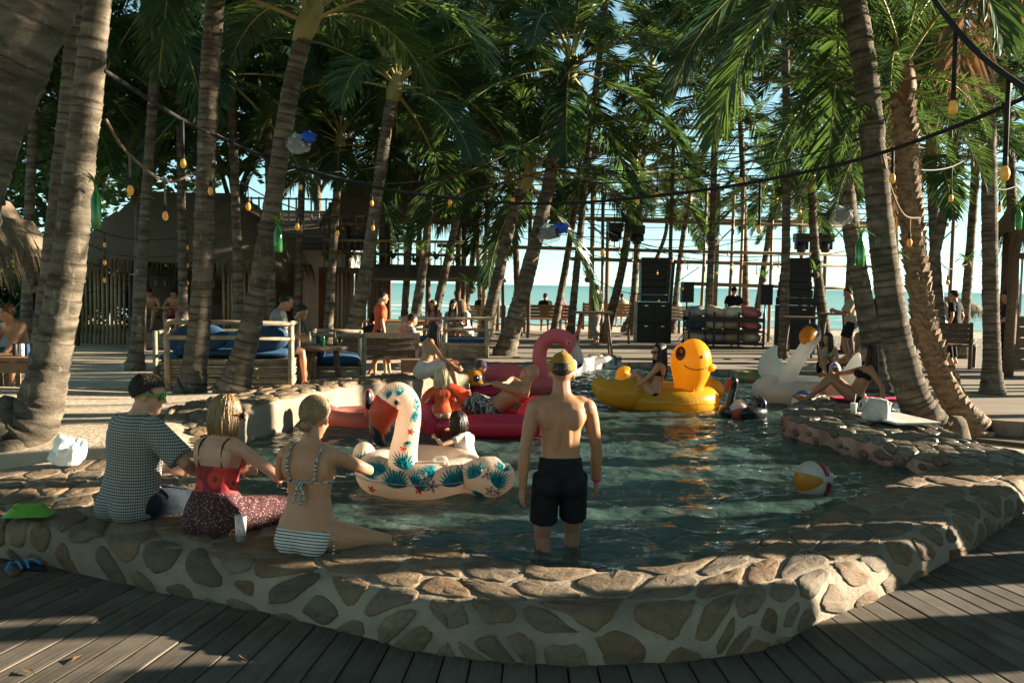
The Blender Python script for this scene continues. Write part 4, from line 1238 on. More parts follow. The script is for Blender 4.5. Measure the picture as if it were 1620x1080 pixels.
# ---- wooden hut at the right edge
h = thing('timber_hut', 'timber hut with thatched eave and slatted window at the deck end', 'hut', (10.9, 17.6, .2), 0)
thatch_roof(h, 1.3, .4, 2.5, 1.5, 2.95, 4.4, 8)
for x, y in ((-.95, -.9), (-.55, 1.6), (1.2, -1), (3.2, -1), (-1.0, .5)):
    g = G(); pole(g, x, y, -.2, 3.4, .11); g.build('post', MC['old_wood'], h)
for k in range(5):
    g = G(); g.box((1.4, .9, .25 + k * .22), (4.2, .06, .2)); g.build('wall_board', MC['old_wood'], h, sm=False)
for k in range(12):
    g = G(); g.box((-.6 + k * .14, .9, 1.85), (.035, .03, 1.1)); g.build('window_bar', M('pale_blue_paint', (.35, .45, .48), .6), h, sm=False)
g = G(); g.box((1.4, .9, 2.45), (4.2, .1, .12)); g.build('lintel', MC['old_wood'], h, sm=False)
c = atd(1505, 480, 46)
h = thing('beach_parasol', 'straw parasol standing on the beach beside the sea', 'parasol', (c.x, c.y, ground_z(c.x, c.y)))
thatch_roof(h, 0, 0, 1.3, 1.3, 1.15, 1.75, 11, .03)
g = G(); pole(g, 0, 0, -.3, 1.7, .05); g.build('pole', MC['bamboo'], h)
# ---- plastic wrapped spotlights strapped to the trunks
@mk
def clear_plastic(n):
    n.col((.75, .8, .8)); n.set(Roughness=.18); n.b.inputs['Alpha'].default_value = .28; n.bump(n.noise(n.co(), 18, 5), .9, .03)
@mk
def blue_plastic(n):
    n.col((.02, .12, .65)); n.set(Roughness=.3); n.translucent(.3, (.02, .15, .8)); 
for px, py, dp, blue, lab in ((470, 228, 12.0, 1, 'spotlight wrapped in clear and blue plastic on the leaning sunlit palm'), (1335, 222, 15.6, 0, 'spotlight in a crumpled clear bag on the fibre crowned palm'), (866, 370, 21.0, 1, 'spotlight with blue wrap on the heavy leaning palm'), (1326, 342, 15.7, 0, 'small dark spotlight in a bag low on the fibre crowned palm')):
    s = thing('wrapped_spotlight', lab, 'spotlight', atd(px, py, dp)); k = dp / 13.0
    g = G(); g.tube([(-.16 * k, 0, .02), (0, -.02, 0), (.15 * k, -.05, .05 * k)], [.07 * k, .09 * k, .10 * k], 10); g.build('lamp_body', MC['black_metal'], s)
    g = G(); g.ell((.02, -.03, 0), (.17 * k, .12 * k, .14 * k), None, 18, 12); g.v = [tuple(V(p) * (1 + .35 * noise.noise(V(p) * 16 / k))) for p in g.v]; g.build('plastic_wrap', MC['clear_plastic'], s, sm=False)
    if blue:
        g = G(); g.ell((.17 * k, -.08, .08 * k), (.12 * k, .08 * k, .08 * k), None, 12, 8); g.v = [tuple(V(p) * (1 + .3 * noise.noise(V(p) * 20))) for p in g.v]; g.build('blue_wrap', MC['blue_plastic'], s, sm=False)
    g = G(); g.tube([(-.16 * k, .0, .02), (-.2 * k, .25 * k, .05)], .025, 6); g.build('bracket', MC['black_metal'], s)
# ---- green bottle planters hung on trunks
for px, py, dp, lab in ((152, 325, 8.2, 'green glass bottle planter tied to the thick sunlit palm'), (440, 375, 12.0, 'green bottle planter with trailing vine on the leaning sunlit palm'), (1361, 395, 11.0, 'green glass bottle planter tied to the big dark palm'), (1417, 430, 11.6, 'green glass bottle planter tied to the date palm'), (1612, 345, 15.5, 'green glass bottle planter under the timber hut eave')):
    s = thing('bottle_planter', lab, 'planter', atd(px, py, dp)); k = .8 if dp < 9 else 1
    g = G(); g.lathe([(.05 * k, -.2), (.055 * k, -.18), (.055 * k, .06), (.02 * k, .14), (.02 * k, .2)], 12); g.build('bottle', MC['bottle_green'], s)
    o = link('plant', spm, None, s, (0, 0, .18)); o.scale = (.45, .45, .45)
    g = G(); g.tube([(0, .02, .18), (0, .12, .32)], .006, 5); g.build('wire', MC['cable_rope'], s)
# ---- festoon lights
def festoon(label, pts, bulbs, r=.012, mat='cable_black', bs=1.0, drop=.16):
    P = crom([atd(*p) for p in pts], 14); o0 = P[0].copy()
    s = thing('festoon_light', label, 'string light', o0)
    g = G(); g.tube([p - o0 for p in P], r, 6); g.build('cable', MC[mat], s)
    for f in bulbs:
        dr = drop
        if isinstance(f, tuple): f, dr = f
        p = P[min(len(P) - 1, int(f * (len(P) - 1)))] - o0
        g = G(); g.tube([p, p + V((.005, 0, -dr))], r * .8, 5); hc = g.build('drop_cord', MC[mat], s)
        q = p + V((.005, 0, -dr)); k = bs * .78
        g = G(); g.lathe([(.012 * k, .02 * k), (.022 * k, 0), (.024 * k, -.07 * k), (.02 * k, -.075 * k)], 8, q); g.build('socket', MC['cable_black'], s)
        g = G(); g.lathe([(.02 * k, -.07 * k), (.034 * k, -.1 * k), (.042 * k, -.14 * k), (.032 * k, -.18 * k), (.012 * k, -.195 * k)], 10, q); g.build('bulb', MC['bulb_glass'], s)
    return s
festoon('thick black festoon cable sweeping from the date palm across the whole pool', [(1700, 120, 8.5), (1500, 205, 9.5), (1320, 262, 11), (1080, 305, 12.5), (830, 322, 13.5), (560, 290, 13), (340, 215, 12), (165, 112, 8.4)], [(.22, .2), (.36, .5), (.50, .62), (.80, .55), (.9, .4)], .022, bs=1.15)
festoon('black festoon cable dropping steeply past the upper right palms', [(1440, -60, 6.5), (1500, 30, 6.3), (1560, 95, 6.0), (1660, 165, 5.6)], [(.42, .42), (.8, .5)], .02, bs=1.0)
festoon('brown rope festoon hanging between the thick sunlit palm and the mossy palm', [(168, 190, 8.5), (205, 245, 9.5), (270, 287, 11), (338, 255, 12.3)], [(.35, .25), (.62, .3), (.97, .25)], .016, 'cable_rope', bs=1.1)
festoon('thin black festoon over the stick sofas', [(340, 262, 12.4), (440, 320, 14), (540, 345, 17), (625, 330, 19.8)], [.2, .45, .65, .85], .01, bs=1.2)
festoon('sagging festoon from the fan stemmed palm to the heavy leaning palm', [(625, 250, 19.8), (700, 285, 20.5), (790, 290, 21), (884, 262, 21.3)], [(.4, .3), (.75, .3)], .012, bs=1.6)
festoon('festoon running from the heavy leaning palm to the fibre crowned palm', [(884, 265, 21.3), (1000, 270, 20), (1160, 250, 17), (1325, 200, 15.9)], [(.2, .5), (.45, .4), (.7, .3)], .013, bs=1.5)
festoon('festoon linking the big dark palm with the tall straight palm', [(1385, 240, 11.2), (1450, 268, 12.6), (1510, 262, 14), (1563, 225, 14.9)], [(.3, .3), (.65, .35)], .013, bs=1.2)
festoon('festoon linking the tall straight palm with the timber hut', [(1563, 290, 14.9), (1590, 300, 15.5), (1640, 280, 16.5)], [(.4, .2)], .012, bs=1.2)
festoon('low slack cable tied between the big dark palm and the date palm', [(1395, 240, 11.1), (1410, 300, 11.3), (1430, 340, 11.5), (1455, 345, 11.7)], [(.3, .2), (.8, .2)], .014, 'cable_rope', bs=1.1)
for i, (a, b, sag) in enumerate((((612, 230, 19.5), (1380, 215, 11.4), 60), ((455, 260, 12.3), (898, 190, 21), 55), ((330, 205, 12.5), (612, 262, 19.6), 30), ((900, 175, 21.2), (1500, 330, 19), 40), ((690, 300, 24.5), (1280, 330, 25.5), 40))):
    m1 = [lerp(a[k], b[k], .35) + (sag if k == 1 else 0) for k in range(3)]; m2 = [lerp(a[k], b[k], .68) + (sag * .95 if k == 1 else 0) for k in range(3)]
    festoon('thin dark cable slung high across the pool between two palms', [a, m1, m2, b], [.3, .6] if i % 2 else [.5], .011, bs=1.0, drop=.22)['group'] = 'thin cables over the pool'
rg = random.Random(31)
for i in range(7):
    x0 = rg.choice((690, 760, 880, 930, 1000)); x1 = rg.choice((1107, 1200, 1285, 1350)); y0 = rg.uniform(340, 440); y1 = rg.uniform(330, 440); d0, d1 = rg.uniform(24, 28), rg.uniform(24, 28); sg = rg.uniform(12, 35)
    festoon('thin festoon strung across the bamboo frame before the sea', [(x0, y0, d0), (lerp(x0, x1, .33), lerp(y0, y1, .33) + sg, lerp(d0, d1, .33)), (lerp(x0, x1, .66), lerp(y0, y1, .66) + sg, lerp(d0, d1, .66)), (x1, y1, d1)], [.15, .4, .65, .85], .012, bs=.85, drop=.2)['group'] = 'thin festoons across the bamboo frame'
for i in range(3):
    y0 = 355 + i * 28
    festoon('thin festoon strung in front of the thatched bar hut', [(130, y0, 22), (200, y0 + 22, 23), (290, y0 + 20, 24), (372, y0 - 15, 21)], [.2, .45, .7], .01, bs=1.3)['group'] = 'festoons before the bar hut'
festoon('festoon strung between the grove palms right of the date palm', [(1476, 400, 18.8), (1500, 425, 20), (1530, 418, 22.5)], [.5], .012, bs=1.3)
# ================================================================ INFLATABLES
def vinyl(name, c, c2=None, trl=.55, rough=.28):
    if name in MC: return MC[name]
    n = NT(name); co = n.co()
    cc = n.mix(n.ramp(n.noise(co, 2.5, 4), [(.3, 0.), (.7, 1.)]), c, c2 or tuple(k * .88 for k in c))
    n.col(cc); n.set(Roughness=rough); n.b.inputs['Specular IOR Level'].default_value = .5
    n.bump(n.noise(n.co((1, 1, .3)), 20, 4), .42, .014)
    n.translucent(trl, cc); MC[name] = n.m; return n.m
vinyl('vinyl_yellow', (.90, .55, .045), (.88, .50, .035)); vinyl('vinyl_pink', (.90, .27, .29), (.88, .24, .26)); vinyl('vinyl_red', (.85, .08, .15)); vinyl('vinyl_orange', (.80, .16, .07))
vinyl('vinyl_white', (.86, .84, .78)); vinyl('vinyl_black', (.015, .017, .02), trl=.02); vinyl('vinyl_peach', (.84, .72, .60), (.82, .66, .53)); vinyl('vinyl_rose', (.62, .26, .20), rough=.2)
vinyl('vinyl_teal', (.005, .30, .36), (.02, .42, .50)); vinyl('vinyl_coral', (.88, .17, .08)); vinyl('vinyl_blue', (.08, .16, .40)); vinyl('vinyl_magenta', (.75, .03, .15)); vinyl('vinyl_darkred', (.45, .02, .03)); vinyl('vinyl_flower', (.78, .70, .62)); vinyl('vinyl_brown', (.13, .05, .015)); vinyl('vinyl_gold', (.75, .33, .03))
def ringtube(g, a, b, r, c=(0, 0, 0), n=40, m=14, a0=0, a1=360, squash=1.0):
    P = []; full = abs(a1 - a0) >= 359
    for k in range(n + (0 if full else 1)):
        t = R(a0 + (a1 - a0) * k / n); P.append((V((a * math.cos(t), b * math.sin(t), 0)) + V(c), V((math.cos(t) * b, math.sin(t) * a, 0)).normalized()))
    vs = []
    for p, o in P:
        for j in range(m):
            q = 2 * math.pi * j / m; vs.append(p + o * (r * math.cos(q)) + V((0, 0, r * squash * math.sin(q))))
    fs = []; L = len(P)
    for k in range(L if full else L - 1):
        for j in range(m):
            x = k * m + j; y = k * m + (j + 1) % m; x2 = ((k + 1) % L) * m + j; y2 = ((k + 1) % L) * m + (j + 1) % m
            fs.append((x, y, y2, x2))
    return g.add(vs, fs)
def seam(parent, a, b, r, c, mat):
    g = G(); ringtube(g, a + r, b + r, .007, c, 56, 6); g.build('seam', MC[mat], parent)
    g = G(); g.lathe([(.022, 0), (.02, .012), (.012, .014), (.012, .03), (.004, .032)], 10, (c[0] + (a + r * .55) * .5, c[1] - (b + r * .55) * .866, c[2] + r * .8)); g.build('valve', MC[mat], parent)
def spline(pts, n=10): return crom([V(p) for p in pts], n)
def loft(g, pts, rad, n=16, sub=6, ref=None):
    P = spline(pts, sub); m = len(pts) - 1; rr = []
    rv = [V((r, r)) if not isinstance(r, tuple) else V(r) for r in rad]
    q = crom(rv, sub)
    return g.tube(P, [(max(.003, k.x), max(.003, k.y)) for k in q], n, ref=ref)
def bvh(*gs):
    v = []; f = []
    for g in gs:
        o = len(v); v += g.v; f += [tuple(i + o for i in q) for q in g.f]
    return BVHTree.FromPolygons(v, f)
def decal(tree, outline, frame, off=.004, rings=3):
    """wrap a flat outline on a surface: frame = (origin, right, up, ray direction)"""
    o, x, y, d = [V(k) for k in frame]
    c = sum((V(p) for p in outline), V((0, 0))) / len(outline); vs = []; n = len(outline)
    def cast(p):
        s = o + x * p.x + y * p.y; h = tree.ray_cast(s, d, 4)
        return None if h[0] is None else h[0] - d.normalized() * off * .5 + (h[1] if h[1].dot(d) < 0 else -h[1]) * off
    P = [cast(c)]
    for r in range(1, rings + 1):
        for p in outline: P.append(cast(c.lerp(V(p), r / rings)))
    if P[0] is None: return None
    fs = [(0, 1 + i, 1 + (i + 1) % n) for i in range(n)]
    for r in range(rings - 1):
        for i in range(n):
            a = 1 + r * n + i; b = 1 + r * n + (i + 1) % n; fs.append((a, b, b + n, a + n))
    g = G(); keep = [f for f in fs if all(P[i] is not None for i in f) and max((P[i] - P[j]).length for i in f for j in f) < .25]
    g.v = [tuple(p) if p is not None else (0, 0, 0) for p in P]; g.f = keep
    return g if keep else None
def oval(cx, cy, rx, ry, n=16, rot=0):
    return [V((cx + rx * math.cos(a) * math.cos(rot) - ry * math.sin(a) * math.sin(rot), cy + rx * math.cos(a) * math.sin(rot) + ry * math.sin(a) * math.cos(rot))) for a in [2 * math.pi * k / n for k in range(n)]]
def stroke(pts, w):
    L = []; Rr = []
    for i, p in enumerate(pts):
        p = V(p); t = (V(pts[min(i + 1, len(pts) - 1)]) - V(pts[max(i - 1, 0)])).normalized(); nn = V((-t.y, t.x)); L.append(p + nn * w / 2); Rr.append(p - nn * w / 2)
    return L, Rr
def decal_stroke(tree, pts, w, frame, off=.004):
    o, x, y, d = [V(k) for k in frame]; L, Rr = stroke(pts, w); vs = []
    for a, b in zip(L, Rr):
        for p in (a, b):
            h = tree.ray_cast(o + x * p.x + y * p.y, d, 4)
            if h[0] is None: return None
            vs.append(h[0] + (h[1] if h[1].dot(d) < 0 else -h[1]) * off)
    return G().add(vs, [(2 * i, 2 * i + 1, 2 * i + 3, 2 * i + 2) for i in range(len(pts) - 1)])
def put(g, name, mat, parent):
    if g is not None: return g.build(name, MC[mat], parent)
# ---- yellow duck float
c = at(1045, 642, WATER_Z)
T = thing('duck_float', 'big yellow duck pool float with a smiling face', 'pool float', (c.x, c.y, WATER_Z), -.06)
g = G(); ringtube(g, .60, .46, .215, (0.05, 0, .12), squash=.95); g.build('body_ring', MC['vinyl_yellow'], T); seam(T, .60, .46, .215, (.05, 0, .12), 'vinyl_yellow')
hd = G(); loft(hd, [(.36, -.3, .16), (.37, -.3, .36), (.39, -.3, .58), (.385, -.3, .8), (.36, -.3, .96), (.34, -.3, 1.02)], [.19, .22, .285, .29, .19, .02], 26, 8)
hd.ell((.60, -.36, .63), (.15, .13, .075), None, 18, 10)
head = hd.build('head', MC['vinyl_yellow'], T); tr = bvh(hd)
fr = ((.38, -2, .72), (1, 0, 0), (0, 0, 1), (0, 1, 0))
put(decal(tr, oval(-.165, .11, .062, .10, 18, -.25), fr), 'eye', 'vinyl_brown', head)
put(decal(tr, oval(-.155, .14, .02, .03, 12), fr, .008), 'eye_glint', 'vinyl_yellow', head)
put(decal(tr, oval(.12, .07, .022, .025, 14), fr), 'nostril', 'vinyl_brown', head)
put(decal_stroke(tr, [(-.12, -.045), (-.09, -.075), (-.03, -.10), (.05, -.112), (.13, -.105), (.21, -.085)], .014, fr), 'smile', 'vinyl_brown', head)
for sx, nm in ((-1, 'tail'),):
    w_ = G(); loft(w_, [(-.28, -.42, .2), (-.42, -.46, .24), (-.62, -.46, .22), (-.82, -.44, .26), (-.93, -.4, .36), (-.9, -.36, .46)], [(.13, .05), (.22, .14), (.2, .15), (.19, .14), (.13, .1), (.02, .02)], 16, ref=(0, 0, 1)); w_.build('wing', MC['vinyl_yellow'], T)
    w_ = G(); loft(w_, [(-.4, .3, .25), (-.5, .4, .34), (-.52, .42, .46), (-.45, .4, .53)], [(.12, .08), (.16, .12), (.12, .1), (.02, .02)], 16); w_.build('tail', MC['vinyl_yellow'], T)
w_ = G(); loft(w_, [(.52, .25, .2), (.72, .28, .25), (.85, .25, .3), (.9, .22, .36)], [(.15, .1), (.24, .15), (.2, .13), (.03, .03)], 16, ref=(0, 0, 1)); w_.build('wing', MC['vinyl_yellow'], T)
# ---- giant pink flamingo
c = at(868, 622, WATER_Z)
T = thing('flamingo_float', 'giant hot pink flamingo float with a curved neck and white beak', 'pool float', (c.x, c.y + .35, WATER_Z), 0)
g = G(); ringtube(g, .72, .6, .19, (-.5, .2, .12)); g.build('body_ring', MC['vinyl_pink'], T); seam(T, .72, .6, .19, (-.5, .2, .12), 'vinyl_pink')
nk = G(); loft(nk, [(-.06, -.25, .1), (-.1, -.3, .32), (-.16, -.32, .55), (-.13, -.32, .78), (.02, -.33, .93), (.2, -.34, .93), (.33, -.36, .83), (.40, -.38, .7)], [.16, .135, .12, .118, .12, .128, .125, .09], 18, 8, ref=(0, 1, 0))
nk2 = nk.build('neck', MC['vinyl_pink'], T)
g = G(); loft(g, [(.36, -.375, .79), (.45, -.39, .66), (.5, -.4, .54), (.46, -.4, .45)], [(.1, .115), (.085, .09), (.065, .06), (.015, .015)], 14, 6, ref=(0, 1, 0)); g.build('beak', MC['vinyl_white'], nk2)
g = G(); loft(g, [(.49, -.4, .56), (.5, -.4, .48), (.45, -.4, .42)], [(.06, .055), (.045, .04), (.01, .01)], 10, 5, ref=(0, 1, 0)); g.build('beak_tip', MC['vinyl_black'], nk2)
tr = bvh(nk); fr = ((.30, -2, .85), (1, 0, 0), (0, 0, 1), (0, 1, 0))
put(decal(tr, oval(0, 0, .035, .035), fr), 'eye_white', 'vinyl_white', nk2); put(decal(tr, oval(0.005, 0, .018, .02), fr, .008), 'pupil', 'vinyl_black', nk2)
w_ = G(); loft(w_, [(-.2, -.3, .2), (-.6, -.42, .3), (-1.0, -.35, .3), (-1.2, -.2, .2)], [(.1, .08), (.18, .11), (.15, .1), (.03, .03)], 14, ref=(0, 0, 1)); w_.build('wing', MC['vinyl_pink'], T)
w_ = G(); loft(w_, [(.35, .6, .75), (.5, .6, .95), (.62, .6, 1.16)], [.045, .028, .006], 10); w_.build('straw_spout', MC['vinyl_pink'], T)
# ---- red lounger with headrest
c = at(770, 690, WATER_Z)
T = thing('lounger_float', 'hot red inflatable lounger carrying the bald man', 'pool float', (c.x, c.y + .35, WATER_Z), -.12)
for k in range(5):
    y = -.34 + k * .17; g = G(); loft(g, [(-.5, y, .06), (-.45, y, .08), (0, y, .1), (.6, y, .12), (.66, y, .12)], [.05, .11, .115, .115, .05], 14); g.build('air_tube', MC['vinyl_red'], T)
g = G(); loft(g, [(.52, -.5, .2), (.55, -.4, .24), (.57, 0, .27), (.55, .4, .24), (.52, .5, .2)], [.06, .16, .17, .16, .06], 16); g.build('headrest', MC['vinyl_red'], T)
g = G(); loft(g, [(-.55, -.46, .12), (0, -.48, .15), (.55, -.47, .17)], [.06, .13, .13], 14); g.build('side_tube', MC['vinyl_red'], T)
# ---- orange armchair float with the blonde child
c = at(703, 690, WATER_Z)
T = thing('armchair_float', 'small orange red armchair float holding the blonde child', 'pool float', (c.x, c.y + .25, WATER_Z), .1)
g = G(); ringtube(g, .24, .26, .11, (.02, .12, .07)); g.build('seat_ring', MC['vinyl_orange'], T)
for x, mt in ((-.16, 'vinyl_red'), (.13, 'vinyl_orange')):
    g = G(); loft(g, [(x, -.2, -.05), (x - .02, -.22, .15), (x - .03, -.2, .36), (x - .03, -.17, .47)], [(.085, .07), (.095, .075), (.08, .07), (.03, .03)], 14); g.build('arm', MC[mt], T)
g = G(); loft(g, [(-.2, .33, .1), (-.2, .36, .35), (.02, .38, .46), (.24, .36, .35), (.24, .33, .1)], [.07, .1, .1, .1, .07], 14); g.build('backrest', MC['vinyl_orange'], T)
# ---- little duck ring with the capped child
c = at(752, 628, WATER_Z)
T = thing('baby_ring_float', 'small pink and yellow duck faced ring around the child in a dark cap', 'pool float', (c.x, c.y + .2, WATER_Z), 0)
g = G(); ringtube(g, .27, .25, .1, (0.05, 0, .07)); g.build('ring', MC['vinyl_magenta'], T)
hd = G(); hd.ell((-.03, -.2, .29), (.15, .13, .15), None, 18, 12); hd.ell((.03, -.31, .24), (.1, .08, .05), None, 14, 8); h2 = hd.build('duck_head', MC['vinyl_gold'], T); tr = bvh(hd)
put(decal(tr, oval(.05, .02, .05, .055), ((-.03, -1, .29), (1, 0, 0), (0, 0, 1), (0, 1, 0))), 'eye', 'vinyl_black', h2)
g = G(); g.ell((-.25, -.16, .1), (.07, .06, .06), None, 10, 8); g.build('wing', MC['vinyl_gold'], T)
# ---- tropical print flamingo ring
c = at(655, 790, WATER_Z)
T = thing('tropical_flamingo_float', 'peach flamingo ring printed with teal palm leaves and flowers', 'pool float', (c.x, c.y + .50, WATER_Z), .05)
ring = G(); ringtube(ring, .40, .38, .165, (0, 0, .13), 56, 18); rg_o = ring.build('ring', MC['vinyl_peach'], T); seam(T, .40, .38, .165, (0, 0, .13), 'vinyl_peach')
nk = G(); loft(nk, [(-.13, -.36, .22), (-.125, -.37, .36), (-.10, -.38, .52), (-.085, -.385, .66), (-.10, -.39, .78), (-.17, -.39, .845), (-.25, -.385, .80), (-.295, -.385, .70)], [.13, .118, .105, .105, .11, .115, .11, .075], 20, 8, ref=(0, 1, 0))
nko = nk.build('neck', MC['vinyl_peach'], T)
bk = G(); loft(bk, [(-.24, -.39, .78), (-.29, -.40, .70), (-.315, -.405, .60), (-.30, -.405, .52)], [(.11, .13), (.105, .12), (.085, .09), (.045, .045)], 16, 6, ref=(0, 1, 0)); bko = bk.build('beak', MC['vinyl_coral'], nko)
b2 = G(); loft(b2, [(-.325, -.40, .70), (-.345, -.408, .58), (-.315, -.41, .47), (-.26, -.41, .43)], [(.06, .07), (.072, .062), (.05, .045), (.012, .012)], 16, 6, ref=(0, 1, 0)); b2.build('beak_tip', MC['vinyl_black'], nko)
wl = G(); loft(wl, [(.38, -.32, .18), (.5, -.38, .17), (.62, -.38, .17), (.72, -.34, .2), (.76, -.30, .26)], [(.09, .05), (.165, .12), (.175, .13), (.14, .10), (.02, .02)], 20, 7, ref=(0, 0, 1)); wlo = wl.build('wing', MC['vinyl_peach'], T)
wr = G(); loft(wr, [(-.42, .1, .18), (-.52, .12, .2), (-.6, .1, .18)], [(.1, .06), (.17, .13), (.03, .03)], 18, 7, ref=(0, 0, 1)); wro = wr.build('wing', MC['vinyl_peach'], T)
hdl = G(); hdl.tube(spline([(.13, -.38, .29), (.15, -.39, .33), (.22, -.39, .33), (.24, -.38, .29)], 4), .012, 6); hdl.build('handle', MC['vinyl_white'], T)
tr = bvh(ring); trn = bvh(nk); trw = bvh(wl); trr = bvh(wr)
def leafprint(tree, frame, cx, cy, ang, size, parent, n=6, col='vinyl_teal'):
    g = G(); ca, sa = math.cos(ang), math.sin(ang)
    for k in range(-n, n + 1):
        a = ang + k * (1.25 / n); l = size * (1 - .35 * abs(k) / n); w_ = size * .11
        pts = []
        for t in (0, .15, .4, .7, 1): pts.append((cx + math.cos(a) * l * t + ca * size * .1 * (1 - abs(k) / n), cy + math.sin(a) * l * t))
        nn = V((-math.sin(a), math.cos(a))); out = [V(p) + nn * w_ * .5 * h for p, h in zip(pts, (.25, .7, 1, .8, .05))] + [V(p) - nn * w_ * .5 * h for p, h in list(zip(pts, (.25, .7, 1, .8, .05)))[::-1]]
        d = decal(tree, out, frame, .003 + .0006 * (k % 3), 2)
        if d: g.add(d.v, d.f)
    if g.f: g.build('leaf_print', MC[col], parent)['kind'] = 'stuff'
def flower(tree, frame, cx, cy, s, parent, col='vinyl_flower'):
    g = G()
    for k in range(5):
        a = k * 1.2566; d = decal(tree, oval(cx + math.cos(a) * s * .55, cy + math.sin(a) * s * .55, s * .5, s * .26, 10, a), frame, .006 + .0006 * k, 2)
        if d: g.add(d.v, d.f)
    if g.f: g.build('flower_print', MC[col], parent)
    put(decal(tree, oval(cx, cy, s * .2, s * .2, 8), frame, .011, 1), 'flower_eye', 'vinyl_darkred', parent)
FRN = ((0, -2, 0), (1, 0, 0), (0, 0, 1), (0, 1, 0))
for (x, z, a, s) in ((-.44, .16, 1.2, .17), (-.32, .19, 1.9, .15), (-.18, .10, 1.5, .2), (-.02, .12, .8, .17), (.14, .22, 2.9, .12), (.30, .10, 1.6, .2), (.42, .14, 2.2, .16)): leafprint(tr, FRN, x, z, a, s, rg_o)
for (x, z, s) in ((.06, .18, .05), (.12, .12, .06), (.02, .09, .035), (-.38, .06, .035)): flower(tr, FRN, x, z, s, rg_o, 'vinyl_flower' if s > .04 else 'vinyl_coral')
for (x, z, a, s) in ((-.11, .25, 1.4, .16), (-.12, .30, 2.2, .12), (-.09, .48, -1.3, .07), (-.05, .70, -.5, .1), (-.03, .78, .2, .1), (-.14, .87, 2.2, .09), (-.22, .86, 2.6, .09)): leafprint(trn, FRN, x, z, a, s, nko, 4)
flower(trn, FRN, -.06, .56, .03, nko, 'vinyl_coral'); flower(trn, FRN, -.12, .42, .03, nko, 'vinyl_coral')
put(decal(trn, oval(-.175, .805, .03, .032), FRN), 'eye_white', 'vinyl_white', nko); put(decal(trn, oval(-.178, .803, .015, .018), FRN, .008), 'pupil', 'vinyl_black', nko)
for (x, z, a, s) in ((.5, .2, 2.2, .16), (.62, .14, .6, .17), (.7, .24, 1.2, .12), (.52, .06, 4.2, .12)): leafprint(trw, FRN, x, z, a, s, wlo)
flower(trw, FRN, .57, .22, .055, wlo); flower(trw, FRN, .6, .08, .05, wlo); flower(trw, FRN, .66, .06, .045, wlo)
leafprint(trr, FRN, -.54, .16, 1.2, .16, wro); leafprint(trr, FRN, -.52, .12, 3.4, .12, wro)
# ---- small rose flamingo at the left
c = at(560, 676, WATER_Z)
T = thing('rose_flamingo_float', 'small metallic rose flamingo ring by the sunlit pool edge', 'pool float', (c.x, c.y + .3, WATER_Z), 0)
g = G(); ringtube(g, .32, .28, .11, (0, 0, .08)); g.build('ring', MC['vinyl_rose'], T)
nk = G(); loft(nk, [(.18, -.3, .1), (.19, -.33, .25), (.19, -.35, .4), (.19, -.36, .48)], [.07, .06, .065, .03], 14); nko = nk.build('neck', MC['vinyl_rose'], T)
g = G(); g.ell((.19, -.42, .36), (.042, .05, .12), None, 12, 9); g.build('beak', MC['vinyl_black'], nko)
g = G(); loft(g, [(-.3, -.05, .12), (-.42, -.05, .2), (-.36, -.05, .3)], [.1, .08, .02], 12); g.build('tail', MC['vinyl_rose'], T)
# ---- white swan
c = at(1282, 638, WATER_Z)
T = thing('white_swan_float', 'large white swan float with black mask and orange bill', 'pool float', (c.x, c.y + .3, WATER_Z), -.15); T.scale = (1.12, 1.12, 1.12)
g = G(); ringtube(g, .50, .45, .22, (-.02, 0, .13), squash=.9); loft(g, [(-.3, -.3, .14), (-.55, -.2, .18), (-.66, -.05, .16)], [.2, .2, .05], 14); g.build('body_ring', MC['vinyl_white'], T); seam(T, .50, .45, .22, (-.02, 0, .13), 'vinyl_white')
nk = G(); loft(nk, [(-.30, -.34, .2), (-.27, -.38, .42), (-.17, -.40, .62), (-.05, -.41, .82), (.02, -.42, .97), (-.03, -.43, 1.06)], [.17, .12, .1, .1, .105, .05], 18, 8, ref=(0, 1, 0)); nko = nk.build('neck', MC['vinyl_white'], T)
g = G(); g.ell((-.005, -.425, 1.0), (.125, .12, .13), Matrix.Rotation(.3, 3, 'Y'), 18, 12); g.build('mask', MC['vinyl_black'], nko)
g = G(); loft(g, [(-.03, -.5, 1.02), (-.09, -.58, .97), (-.13, -.64, .9), (-.13, -.66, .85)], [(.1, .08), (.105, .07), (.07, .05), (.015, .015)], 14, ref=(1, 0, 0)); g.build('bill', MC['vinyl_gold'], nko)
for pts, rr in (([(-.25, .3, .25), (-.42, .36, .42), (-.44, .38, .6), (-.36, .38, .76)], [(.1, .12), (.08, .2), (.06, .12), (.01, .02)]), ([(.52, -.05, .2), (.62, -.05, .42), (.68, -.05, .62), (.71, -.05, .72)], [(.09, .14), (.075, .12), (.05, .07), (.01, .01)])):
    w_ = G(); loft(w_, pts, rr, 14, ref=(0, 1, 0)); w_.build('wing', MC['vinyl_white'], T)
